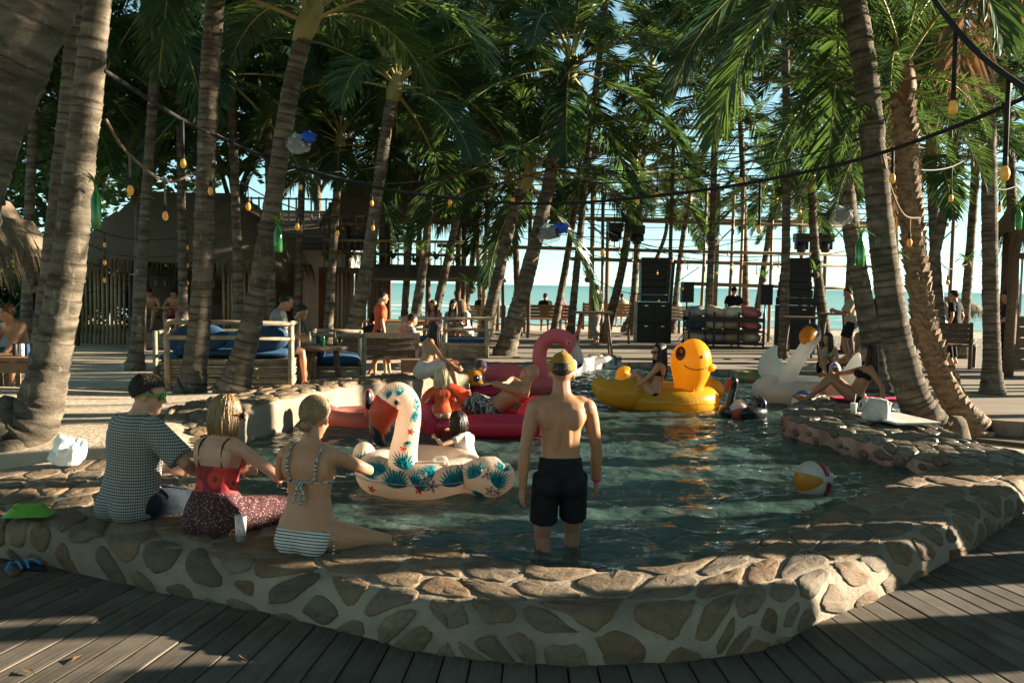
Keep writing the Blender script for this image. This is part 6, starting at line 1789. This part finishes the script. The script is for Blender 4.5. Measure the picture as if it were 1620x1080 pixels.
# ---------------------------------------------------------------- the three on the wall
WT = .30
def strap(parent, name, pts, r, mat, n=6):
    g = G(); g.tube(spline(pts, 6), r, n); return g.build(name, MC[mat], parent)
c = at(205, 812, WT)
t1, J1, h1, s1 = person('man in checked shirt and green sunglasses sitting on the pool wall', (c.x, c.y, 0), R(-30), 1.88, 'm', 'skin_fair', WT + .10, 6, 12, -8, -42, 6, rh=(.33, .34, WT + .24), lh=(-.1, .42, WT + .22), re=(1, -.4, -.3), rf=(.24, .60, -.14), lf=(.02, .60, -.14), rk=(.1, .6, 1), lk=(0, .6, 1),
                   wear=[('shirt', 'plaid', {'sleeve': .86, 'infl': .03, 'z0': -.1}), ('trousers', 'cl_jean', {'len': 1.2, 'infl': .018})], hair=('short', 'hair_dark'), lod=0, shades='frame_green', fat=1.1)
c = at(338, 836, WT)
t2, J2, h2_, s2 = person('woman with blonde bob, poppy print top and dotted skirt on the pool wall', (c.x, c.y, 0), R(-18), 1.72, 'f', 'skin_fair', WT + .10, 8, 14, 0, -52, 2, rh=(.26, .36, WT + .26), lh=(-.1, .4, WT + .3), re=(1, -.5, -.2), le=(-1, -.5, -.2), rf=(.36, .52, -.04), lf=(.05, .56, -.14), rk=(.3, .5, 1), lk=(0, .6, 1),
                     wear=[('bandeau', 'poppy', {'z0': .10, 'z1': .30, 'infl': .012}), ('skirt', 'dotted', {'z1': .14, 'len': 1.0, 'infl': .02})], hair=('bob', 'hair_blonde'), lod=0, shades='eye_dark')
for sx in (-.085, .085):
    q = []
    for z, d in ((.30, -.088), (.38, -.108), (.44, -.10), (.475, -.055), (.49, 0)):
        c_, m_ = s2(z * 1.72 / 1.72); q.append(c_ + m_ @ V((sx, d * .95, 0)))
    strap(t2, 'shoulder_strap', q, .006, 'cl_black')
c = at(486, 864, WT)
t3, J3, h3, s3 = person('woman in striped bikini with tied back hair sitting on the pool wall', (c.x, c.y, 0), R(-20), 1.82, 'f', 'skin_tan', WT + .10, 3, 8, 12, -6, 10, rh=(.0, .27, WT + .52), lh=(-.1, .30, WT + .45), re=(1, .1, -.35), le=(-1, -.3, -.5), rf=(.36, .48, -.16), lf=(.02, .56, -.18), rk=(.4, .5, .9), lk=(0, .6, 1),
                   wear=[('briefs', 'bw_stripe', {'z1': .02})], hair=('bun', 'hair_blonde'), lod=0)
def band(parent, name, sp, z, sx, sy, r, mat, sc):
    c_, m_ = sp(z * sc); g = G(); pts = [c_ + m_ @ V((sx * math.cos(a), sy * math.sin(a) + .01, 0)) for a in [2 * math.pi * i / 28 for i in range(29)]]
    g.tube(pts, r, 6, caps=False); return g.build(name, MC[mat], parent)
band(t3, 'bikini_band', s3, .285, .145, .110, .009, 'bw_dash', 1.058)
for sx in (-1, 1):
    q = []
    for z, d, x in ((.285, -.098, .07), (.35, -.116, .082), (.41, -.115, .085), (.455, -.085, .09), (.49, -.03, .085)):
        c_, m_ = s3(z * 1.058); q.append(c_ + m_ @ V((sx * x * 1.07, d * 1.06, 0)))
    strap(t3, 'shoulder_strap', q, .0085, 'bw_dash')
c_, m_ = s3(.285 * 1.058)
for dx, l in ((-.02, .12), (.006, .15), (.022, .11)): strap(t3, 'bikini_tie', [c_ + m_ @ V((dx * .3, -.108, 0)), c_ + m_ @ V((dx, -.125, -.05)), c_ + m_ @ V((dx * 1.6, -.125, -l))], .008, 'bw_dash')
c_, m_ = s3(-.01)
g = G(); g.ell(c_ + m_ @ V((.185, .0, -.0)), (.016, .03, .02), None, 8, 6); g.build('bikini_knot', MC['bw_dash'], t3)
strap(t3, 'bikini_tie', [c_ + m_ @ V((.19, -.01, 0)), c_ + m_ @ V((.205, -.03, -.05)), c_ + m_ @ V((.2, -.03, -.13))], .007, 'bw_dash')
# ---------------------------------------------------------------- standing in the pool
c = at(884, 872, WATER_Z)
t4, J4, h4, s4 = person('man in mustard cap and dark shorts standing knee deep in the pool', (c.x, c.y, -.29), R(6), 1.76, 'm', 'skin_swimmer', .93, 1, 5, -5, -8, 5, rh=(.28, .14, .78), lh=(-.27, -.01, .71), re=(1, -.6, 0), le=(-1, -.6, 0), rf=(.12, .14, .08), lf=(-.08, -.04, .08),
                   wear=[('shorts', 'cl_black', {'z1': .12, 'len': .74, 'infl': .006})], hair=('buzz', 'hair_dark'), lod=0, cap=('cap_mustard', 'cap'), fat=.88)
wr = J4['r'][2]; d = (J4['r'][2] - J4['r'][1]).normalized()
g = G(); x = d.orthogonal().normalized(); y = d.cross(x); g.tube([wr - d * .02 + x * .03 * math.cos(a) + y * .03 * math.sin(a) for a in [i * .2856 for i in range(23)]], .006, 6, caps=False); g.build('wristband', MC['cl_hot'], t4)
g = G(); g.tube([h4(.06 * math.sin(a), -.108 + .02 * (1 - math.cos(a)), .03 + .0) for a in [i * .2 - 1 for i in range(11)]], .005, 6); g.build('cap_strap', MC['cap_mustard'], t4)
# ---------------------------------------------------------------- in the pool
c = at(790, 672, .32)
t5, J5, h5, s5 = person('bald man reclining with folded hands on the red lounger', (-.23, 11.2, .34), R(75), 1.78, 'm', 'skin_tan', .0, -58, -42, 0, 28, -22, rh=(.12, -.14, .34), lh=(-.06, -.12, .34), re=(1, 0, .1), le=(-1, 0, .1), rf=(.14, .80, -.06), lf=(-.16, .78, -.1), rk=(.1, 0, 1), lk=(-.1, 0, 1), toes=(0, .3, 1),
                   wear=[('shorts', 'zigzag', {'z1': .11, 'len': .75})], hair=None, lod=1, fat=1.15)
c = at(700, 668, .3)
person('small blonde child seated in the orange armchair float', (c.x, c.y - .02, .3), R(15), .98, 'f', 'skin_fair', .12, 5, 8, 0, 10, 8, rh=(.16, .22, .2), lh=(-.16, .22, .2), rf=(.1, .36, .0), lf=(-.1, .36, .0), rk=(0, .3, 1), lk=(0, .3, 1), wear=[('top', 'cl_orange')], hair=('bob', 'hair_pale'), lod=1, hs=1.55)
c = at(745, 748, .2)
person('child with wet dark hair leaning on the tropical flamingo ring', (c.x, c.y + .12, .05), R(65), 1.05, 'f', 'skin_fair', .2, 18, 24, 0, 5, 6, rh=(.12, .28, .48), lh=(-.15, .3, .45), rf=(.1, .1, -.1), lf=(-.1, .1, -.1), wear=[('top', 'cl_white', {'sleeve': .3})], hair=('bob', 'hair_dark'), lod=1, hs=1.3)
c = at(1038, 630, .3)
person('woman in sunglasses sitting inside the yellow duck float', (c.x, c.y + .1, .2), R(70), 1.65, 'f', 'skin_tan', .16, -12, -4, 0, 40, 6, rh=(.16, .3, .22), lh=(-.16, .34, .2), rf=(.1, .55, .12), lf=(-.1, .5, .12), rk=(0, .2, 1), lk=(0, .2, 1), wear=[('briefs', 'cl_black'), ('bandeau', 'cl_black', {'z0': .28, 'z1': .37, 'infl': .006})], hair=('long', 'hair_dark'), lod=1, shades='eye_dark')
c = at(1320, 628, .3)
person('man in flowery cap lounging with bare back in the white swan float', (c.x + .05, c.y + .2, .0), R(-10), 1.72, 'm', 'skin_fair', .02, -14, -6, 0, 0, 4, rh=(.38, .15, .36), lh=(-.38, .15, .36), rf=(.1, .6, .3), lf=(-.1, .6, .3), rk=(0, .2, 1), lk=(0, .2, 1), wear=[('shorts', 'cl_blue')], hair=('buzz', 'hair_brown'), lod=1, cap=('flower_cap', 'cap'))
c = at(758, 622, .2)
person('child in dark purple cap inside the small duck faced ring', (c.x, c.y + .2, -.05), R(-100), 1.0, 'm', 'skin_fair', .24, 0, 0, 0, 20, 5, rh=(.14, .2, .4), lh=(-.14, .2, .4), rf=(.08, .1, -.15), lf=(-.08, .1, -.15), wear=[('top', 'cl_grey')], hair=('short', 'hair_brown'), lod=1, hs=1.35, cap=('cap_purple', 'cap'))
# ---------------------------------------------------------------- round the pool edge
c = at(1398, 655, .42)
person('woman in black bikini sunbathing on a hot pink towel behind the spur', (4.55, 12.0, .40), R(80), 1.62, 'f', 'skin_brown', .1, -28, -14, 0, 10, 0, rh=(.2, .42, .34), lh=(-.3, -.3, .03), re=(.4, 0, -1), le=(-.5, -1, 0), rf=(.1, .52, .06), lf=(-.1, .62, .06), rk=(.1, .3, 1), lk=(-.1, .3, 1), wear=[('briefs', 'cl_black'), ('bandeau', 'cl_black', {'z0': .28, 'z1': .37, 'infl': .006})], hair=('long', 'hair_dark'), lod=1)
c = at(1308, 594, .23)
person('dark haired woman sitting on the deck edge turned to her blonde friend', (c.x, c.y, .23), R(150), 1.66, 'f', 'skin_tan', .1, -6, 4, 0, -30, 4, rh=(-.05, .34, .3), lh=(-.2, .4, .25), rf=(-.1, .62, .06), lf=(-.25, .6, .06), rk=(.1, .2, 1), lk=(-.1, .2, 1), wear=[('briefs', 'cl_black'), ('bandeau', 'cl_beige', {'z0': .27, 'z1': .37, 'infl': .006}), ('skirt', 'cl_black', {'len': .6})], hair=('long', 'hair_dark'), lod=1)
c = at(1366, 592, .23)
person('long haired blonde woman sitting on the deck edge beyond the swan', (c.x, c.y, .23), R(60), 1.68, 'f', 'skin_tan', .1, 4, 12, 0, 10, 5, rh=(.15, .4, .15), lh=(-.15, .42, .2), rf=(.1, .6, .06), lf=(-.1, .62, .06), rk=(.1, .2, 1), lk=(-.1, .2, 1), wear=[('briefs', 'cl_white'), ('bandeau', 'cl_white', {'z0': .0, 'z1': .2, 'infl': .012})], hair=('long', 'hair_blonde'), lod=1)
c = at(1343, 574, .23)
person('standing man in a pale printed shirt holding a tablet on the deck', (c.x, c.y, .23), R(80), 1.76, 'm', 'skin_brown', .93, 2, 4, 0, 8, 12, rh=(.12, .36, 1.18), lh=(-.12, .36, 1.2), re=(.6, -.6, -1), le=(-.6, -.6, -1), wear=[('shirt', 'cl_beige', {'sleeve': .8}), ('shorts', 'cl_black')], hair=('short', 'hair_brown'), lod=1)
c = at(668, 600, .5)
person('long haired woman sitting on the flagstone pool edge with her phone raised', (c.x, c.y + .2, .52), R(-80), 1.66, 'f', 'skin_tan', .1, 10, 18, 0, 5, 12, rh=(.14, .46, .16), lh=(-.1, .42, .22), rf=(.1, .5, -.2), lf=(-.1, .52, -.2), rk=(0, .4, 1), lk=(0, .4, 1), wear=[('bandeau', 'cl_beige', {'z0': .26, 'z1': .37}), ('skirt', 'cl_white', {'len': .8})], hair=('long', 'hair_dark'), lod=1)
c = at(600, 596, 0)
person('barefoot man in orange tee shirt and black shorts walking past the bench', (c.x, c.y, .02), R(-75), 1.72, 'm', 'skin_tan', .92, 2, 3, 0, 0, 6, rh=(.26, .08, .78), lh=(-.24, .14, .8), rf=(.1, -.2, .09), lf=(-.08, .22, .08), wear=[('shirt', 'cl_orange', {'sleeve': .7}), ('shorts', 'cl_black', {'len': .9})], hair=('short', 'hair_dark'), lod=1)
# ---------------------------------------------------------------- seated and standing further off
SIT = dict(rf=(.12, .46, .08), lf=(-.12, .46, .08), rk=(0, .3, 1), lk=(0, .3, 1))
def sitter(label, px, py, z, seat, rot, sex='m', wear=(), hair=('short', 'hair_dark'), skin='skin_tan', H=1.72, dy=0, **kw):
    c = at(px, py, z); a = dict(SIT); a.update(lean=6, lean2=16, hp=10, rh=(.14, .36, seat + .22), lh=(-.14, .36, seat + .22)); a.update(kw)
    return person(label, (c.x, c.y + dy, z), R(rot), H, sex, skin, seat + .1, wear=wear, hair=hair, **a)
def stander(label, px, py, z, rot, sex='m', wear=(), hair=('short', 'hair_dark'), skin='skin_tan', H=1.72, **kw):
    c = at(px, py, z); a = dict(lean=2, lean2=5); a.update(kw)
    return person(label, (c.x, c.y, z), R(rot), H, sex, skin, .925 * H / 1.72, wear=wear, hair=hair, **a)
pd = zpt(40, 600, 13.4)
person('shirtless man in teal shorts resting his arms on his knees by the low table', (pd.x, pd.y, pd.z), R(160), 1.78, 'm', 'skin_tan', .52, 20, 34, 0, -62, -8, rh=(.06, .5, .5), lh=(-.1, .5, .48), re=(1, -.1, -.4), le=(-1, -.1, -.4), rf=(.2, .42, .08), lf=(-.2, .42, .08), rk=(.3, .5, 1), lk=(-.3, .5, 1), wear=[('shorts', 'cl_green', {'len': .7})], hair=('short', 'hair_brown'), lod=1)
sp_ = thing('garden_stool', 'plain wooden stool under the shirtless drinker', 'stool', (pd.x, pd.y + .02, pd.z))
G().box((0, 0, .4), (.5, .4, .06)).build('seat', MC['warm_wood'], sp_, sm=False)
for x in (-.2, .2):
    for y in (-.15, .15): G().box((x, y, .19), (.06, .06, .42)).build('leg', MC['warm_wood'], sp_, sm=False)
bc_ = at(243, 546, .1)
for dx, lab, hy, w_ in ((-.36, 'shirtless man in pale shorts bent over his phone on the timber seat', 0, 'cl_beige'), (.30, 'shirtless man in pink shorts with folded hands beside his friend on the timber seat', 15, 'cl_pink')):
    person(lab, (bc_.x + dx, bc_.y + .92, .05), R(180), 1.76, 'm', 'skin_tan', .86, 16, 32, 0, hy, 26, rh=(.05, .34, 1.06), lh=(-.05, .34, 1.06), re=(1, -.2, -.3), le=(-1, -.2, -.3), rf=(.16, .5, .5), lf=(-.14, .5, .5), rk=(.2, .5, 1), lk=(-.2, .5, 1), wear=[('shorts', w_, {'len': .7})], hair=('short', 'hair_dark'), lod=1)
person('person in dark clothes sitting at the end of the timber seat', (bc_.x + .88, bc_.y + .95, .05), R(170), 1.74, 'm', 'skin_brown', .86, 8, 18, 0, 10, 10, rh=(.1, .36, 1.0), lh=(-.1, .36, 1.0), rf=(.14, .5, .3), lf=(-.14, .5, .3), rk=(.2, .5, 1), lk=(-.2, .5, 1), wear=[('shirt', 'cl_black'), ('trousers', 'cl_jean')])
stander('barman in dark shirt standing in the shade of the garden', 52, 545, 0, -60, wear=[('shirt', 'cl_black', {'sleeve': .8}), ('trousers', 'cl_blue')], rh=(.2, .4, 1.0))
sf = zpt(432, 600, 13.9)
person('man in pale tee shirt sitting at the end of the stick sided sofa', (sf.x, sf.y, sf.z), R(-70), 1.76, 'm', 'skin_tan', .62, 8, 20, 0, 0, 14, rh=(.2, .4, .72), lh=(-.2, .42, .75), **SIT, wear=[('shirt', 'cl_grey', {'sleeve': .8}), ('shorts', 'cl_blue')], hair=('short', 'hair_dark'), lod=1)
sf = zpt(455, 600, 15.6)
person('bearded man in black tee shirt leaning over the round dark table', (sf.x, sf.y, sf.z), R(-100), 1.76, 'm', 'skin_tan', .62, 14, 26, 0, 0, 14, rh=(.2, .44, .72), lh=(-.2, .44, .72), **SIT, wear=[('shirt', 'cl_black', {'sleeve': .8}), ('shorts', 'cl_jean')])
stander('waiter in grey shirt and black trousers near the brown shed door', 507, 515, 0, 150, wear=[('shirt', 'cl_grey'), ('trousers', 'cl_black')])
sitter('man in black shirt sitting before the white plank shed', 457, 512, 0, .45, 180, wear=[('shirt', 'cl_black'), ('trousers', 'cl_black')])
s = thing('cafe_bench', 'small wooden bench before the white plank shed', 'bench', at(457, 512, 0))
G().box((0, 0, .41), (1.4, .45, .06)).build('seat', MC['warm_wood'], s, sm=False)
for x in (-.6, .6): G().box((x, 0, .19), (.08, .4, .4)).build('leg', MC['warm_wood'], s, sm=False)
sitter('man in grey tee shirt sitting on the high backed plank bench', 640, 597, 0, .42, -60, wear=[('shirt', 'cl_grey', {'sleeve': .7}), ('shorts', 'cl_blue')], dy=.05, lod=1)
sitter('woman with sunglasses on her head on the high backed plank bench', 583, 596, 0, .42, -20, 'f', wear=[('shirt', 'cl_black'), ('shorts', 'cl_black')], hair=('bun', 'hair_dark'), dy=.1, lod=1)
for px, lab, w_, hr_ in ((687, 'woman with brown hair and pink top on the railed daybed', 'cl_pink', 'hair_brown'), (715, 'woman in beige bikini in the middle of the railed daybed', 'cl_beige', 'hair_dark'), (737, 'woman in white top at the end of the railed daybed', 'cl_white', 'hair_blonde')):
    sitter(lab, px, 572, 0, .64, {687: 160, 715: 185, 737: 120}[px], 'f', wear=[('top', w_, {'sleeve': .2}), ('shorts', w_)], hair=('long', hr_), dy=.15, rf=(.1, .42, .5), lf=(-.1, .42, .5))
sitter('shirtless man leaning on the cream tub bar', 655, 528, 0, .6, -70, skin='skin_fair', wear=[('shorts', 'cl_blue')], dy=.6)
stander('woman in white shirt standing behind the railed daybed', 722, 545, 0, 170, 'f', wear=[('shirt', 'cl_white'), ('shorts', 'cl_blue')], hair=('bun', 'hair_pale'))
stander('man with long dark hair and black shirt near the sea side benches', 735, 525, .1, -60, wear=[('shirt', 'cl_black'), ('trousers', 'cl_black')], hair=('bob', 'hair_dark'))
stander('man in dark shirt standing at the tall bar table by the bamboo poles', 944, 545, .23, 100, wear=[('shirt', 'cl_jean', {'sleeve': .8}), ('trousers', 'cl_grey')])
stander('disc jockey in black tee shirt and cap behind the cushion rack', 1158, 541, .23, 180, wear=[('shirt', 'cl_black', {'sleeve': .7}), ('trousers', 'cl_black')], cap=('cl_black', 'cap'), rh=(.2, .35, 1.05), lh=(-.2, .35, 1.05))
for px, py, z, rot, lab, w_, sx in ((760, 516, .1, 0, 'person in black shirt on the bench beside the curved slim palm', 'cl_black', 'm'), (786, 516, .1, 10, 'person in grey shirt on the bench beside the curved slim palm', 'cl_grey', 'm'), (862, 524, .23, 0, 'person in dark shirt on the bench behind the heavy leaning palm', 'cl_black', 'm'), (885, 524, .23, -20, 'person in pink top on the bench behind the heavy leaning palm', 'cl_pink', 'f'), (950, 517, .23, 0, 'person in black shirt on the long bench near the fern palm', 'cl_black', 'm'), (985, 517, .23, 15, 'person in beige shirt on the long bench near the fern palm', 'cl_beige', 'm'), (1073, 525, .23, 60, 'man in pale shirt sitting beside the square loudspeaker stack', 'cl_beige', 'm'), (1492, 578, .1, 50, 'person in white shirt on the shaded bench past the date palm', 'cl_white', 'm')):
    sitter(lab, px, py, z, .5, rot, sx, wear=[('shirt', w_), ('shorts', 'cl_blue')], hair=('short' if sx == 'm' else 'long', 'hair_dark'))
stander('person in black beside the straw beach parasol path', 1508, 575, .23, 40, wear=[('shirt', 'cl_black'), ('trousers', 'cl_black')])
stander('person in dark shirt standing by the timber hut post', 1592, 590, .23, 70, wear=[('shirt', 'cl_jean', {'sleeve': .8}), ('trousers', 'cl_black')], rh=(.2, .35, 1.0), lh=(-.2, .35, 1.0))
stander('woman in blue dress standing between the shaded palms by the sea', 1482, 560, .23, -30, 'f', wear=[('top', 'cl_grey'), ('skirt', 'cl_blue', {'len': 1.0})], hair=('long', 'hair_brown'))
stander('waiter in black working at the deck bar behind the standing tablet man', 1388, 556, .23, 120, wear=[('shirt', 'cl_black'), ('trousers', 'cl_black')])
# ================================================================ SMALL PROPS
@mk
def clear_glass(n):
    n.col((.7, .72, .7)); n.set(Roughness=.08); n.b.inputs['Alpha'].default_value = .32
c = at(381, 856, WT); T = thing('tumbler', 'clear plastic tumbler with a little brown drink beside the dotted skirt', 'cup', (c.x, c.y, W1.zt + .012))
g = G(); g.lathe([(.028, 0), (.038, .16), (.036, .16), (.027, .006)], 20); g.build('cup', MC['clear_glass'], T)
g = G(); g.lathe([(.026, .007), (.029, .035), (.001, .036)], 16); g.build('drink', M('cola', (.10, .03, .015), .1), T)
c = at(1350, 656, .42); T = thing('milk_drink', 'small white drink cup with a straw on the flagstone spur', 'cup', (c.x, c.y, .43))
g = G(); g.lathe([(.03, 0), (.042, .13), (.04, .132), (.01, .125)], 16); g.build('cup', M('cup_white', (.75, .70, .6), .4), T)
g = G(); g.tube([(0, 0, .08), (.02, 0, .24)], .005, 6); g.build('straw', MC['cup_white'], T)
c = at(1385, 664, .41); T = thing('shoulder_bag', 'white canvas shoulder bag standing on the flagstone spur', 'bag', (c.x, c.y, .41), -.2); T.scale = (.85, .85, .9)
g = G(); m = 44
P = [(0, .16, .085), (.03, .185, .10), (.12, .18, .095), (.2, .185, .08), (.27, .19, .055), (.28, .175, .045), (.2, .16, .04)]
vs = []
for z, a, b in P:
    for k in range(m):
        t = 2 * math.pi * k / m; f = 1 + .22 * noise.noise(V((math.cos(t) * 4.5, math.sin(t) * 4.5, z * 3))); vs.append((a * f * math.copysign(abs(math.cos(t)) ** .7, math.cos(t)), b * f * math.copysign(abs(math.sin(t)) ** .7, math.sin(t)), z - .05 * math.cos(t) ** 2 * (z > .2) + .02 * noise.noise(V((math.cos(t) * 3, 0, z * 9)))))
g.add(vs, [(i * m + k, i * m + (k + 1) % m, (i + 1) * m + (k + 1) % m, (i + 1) * m + k) for i in range(len(P) - 1) for k in range(m)] + [tuple(range(m - 1, -1, -1))])
cloth('canvas_white', (.66, .61, .52)); g.build('bag_body', MC['canvas_white'], T)
g = G(); g.tube(spline([(-.13, -.05, .29), (-.22, -.08, .24), (-.23, -.09, .14), (-.2, -.11, .15), (-.15, -.1, .26)], 6), .013, 7); g.build('strap', MC['canvas_white'], T)
c = at(1440, 672, .4); T = tag(G().box((0, 0, .012), (.55, .9, .022)).build('towel', MC['cl_white'], None, sm=False, loc=(c.x + .0, c.y + .4, .41)), 'white towel spread on the spur beside the big dark palm foot', 'towel'); T.rotation_euler = (0, 0, .2)
g = G(); vs = []; 
for j in range(9):
    for i in range(13): x, y = -.5 + i / 12, -.3 + .6 * j / 8; vs.append((x, y, .035 + .015 * noise.noise(V((x * 5, y * 5, 2)))))
g.add(vs, [(j * 13 + i, j * 13 + i + 1, (j + 1) * 13 + i + 1, (j + 1) * 13 + i) for j in range(8) for i in range(12)])
c = at(1385, 640, .42); tag(g.build('beach_towel', MC['cl_hot'], None, loc=(c.x + .1, c.y + .3, .42)), 'hot pink towel under the sunbathing woman', 'towel')
# crumpled plastic bag, green packet, sandals on the left terrace
@mk
def bag_plastic(n):
    n.col((.62, .66, .66)); n.set(Roughness=.25); n.translucent(.4, (.6, .65, .65))
c = at(108, 735, .3); g = G(); g.ell((0, 0, .1), (.15, .13, .13), None, 26, 16); g.v = [tuple(V(p) * (1 + .35 * noise.noise(V(p) * 11) + .18 * noise.noise(V(p) * 27))) for p in g.v]; g.v = [(x, y, max(z, .003)) for x, y, z in g.v]
tag(g.build('plastic_bag', MC['bag_plastic'], None, sm=False, loc=(c.x, c.y, .3)), 'crumpled clear plastic bag left beside the thick sunlit palm', 'bag')
c = at(46, 815, .3); T = thing('snack_packet', 'crumpled lime green packet lying on the pool wall', 'packet', (c.x, c.y, .3), .15)
g = G(); vs = []
for sg in (0, 1):
    for j in range(9):
        for i in range(15): x, y = -.15 + .3 * i / 14, -.08 + .16 * j / 8; e = min(1, min(i, 14 - i) / 3) * min(1, min(j, 8 - j) / 2); vs.append((x, y, .005 + (sg * .07 * e) + .02 * e * sg * noise.noise(V((x * 22, y * 22, 1)))))
f = lambda s: [(s * 135 + j * 15 + i, s * 135 + j * 15 + i + 1, s * 135 + (j + 1) * 15 + i + 1, s * 135 + (j + 1) * 15 + i) for j in range(8) for i in range(14)]
g.add(vs, f(0) + f(1)); g.build('pouch', M('packet_green', (.16, .42, .05), .35, (.1, .3, .04), 9), T)
g = G(); g.box((-.07, -.03, .066), (.03, .04, .004)); g.build('print_patch', MC['cl_navy'], T, sm=False)
for k, (px, py) in enumerate(((22, 905), (52, 900))):
    c = at(px, py, .03); T = thing('flip_flop', ('worn brown flip flop with blue strap' if k else 'worn brown flip flop lying') + ' on the deck by the pool wall', 'sandal', (c.x, c.y, .037), .5 + k * .6)
    g = G(); o = [(.045 * math.sin(a) * (1 + .2 * math.cos(a)), .13 * math.cos(a)) for a in [i * .3142 for i in range(20)]]; g.add([(x, y, 0) for x, y in o] + [(x, y, .018) for x, y in o], [(i, (i + 1) % 20, 20 + (i + 1) % 20, 20 + i) for i in range(20)] + [tuple(range(20, 40)), tuple(range(19, -1, -1))]); g.build('sole', MC['cl_jean'] if k else MC['old_wood'], T)
    g = G(); g.tube(spline([(-.045, -.02, .015), (-.02, .03, .05), (0, .07, .02), (.02, .03, .05), (.045, -.02, .015)], 5), .009, 6); g.build('strap', M('strap_blue', (.05, .28, .55), .5), T)
rg = random.Random(77)
lf_ = G(); lf_.add([(0, -.05, 0), (.018, 0, .008), (0, .055, .002), (-.018, 0, .01)], [(0, 1, 2), (0, 2, 3)]); lfm = lf_.mesh('dry_leaf'); lfm.materials.append(MC['dry_leaf'])
for i in range(16):
    px, py = rg.uniform(0, 1600), rg.uniform(900, 1070)
    c = at(px, py, .037)
    if pdist(c.to_2d(), NOUT + NIN[::-1]) < .08 or inside(c.to_2d(), NOUT + NIN[::-1]): continue
    o = link('fallen_leaf', lfm, None, None, (c.x, c.y, .039), (0, 0, rg.uniform(0, 6.28))); tag(o, 'dry curled leaf fallen on the deck planks', 'leaf', 'fallen leaves on the deck')
# ---- slatted timber screen added outside the frame to stripe the near deck with shade
SH = thing('shade_slats', 'unseen tall timber slats added beside the deck to stripe it with shade', 'hut', (8.0, 0, 0))
for a, b, hh in ((1.0, 4.1, 3.2), (4.3, 5.3, 2.7), (5.55, 6.3, 2.5), (6.75, 7.0, 3.6), (7.4, 8.4, 2.75), (8.75, 9.6, 2.4)):
    G().box((0, (a + b) / 2, hh / 2 - .05), (.08, b - a, hh + .1)).build('panel', MC['old_wood'], SH, sm=False)
for y in (1, 4.2, 7.25, 9.6): G().box((.12, y, 1.85), (.12, .12, 3.8)).build('post', MC['old_wood'], SH, sm=False)
for k in range(9): G().box((1.2, 1.2 + k * 1.02, 3.75), (2.8, .28 + .1 * (k % 3), .06)).build('roof_slat', MC['old_wood'], SH, sm=False)
# ================================================================ finish: fuse each body and garment into one skin
for o, vx, sm in REMESH:
    m = o.modifiers.new('fuse', 'REMESH'); m.mode = 'VOXEL'; m.voxel_size = vx; m.use_smooth_shade = True
    q = o.modifiers.new('soften', 'SMOOTH'); q.factor = .5; q.iterations = sm
dg = bpy.context.evaluated_depsgraph_get()
for o, vx, sm in REMESH:
    me = bpy.data.meshes.new_from_object(o.evaluated_get(dg)); old = o.data; mats = [m for m in old.materials]
    o.modifiers.clear(); o.data = me
    if not me.materials:
        for m in mats: me.materials.append(m)
print('tris', sum(len(m.polygons) for m in bpy.data.meshes) * 2)
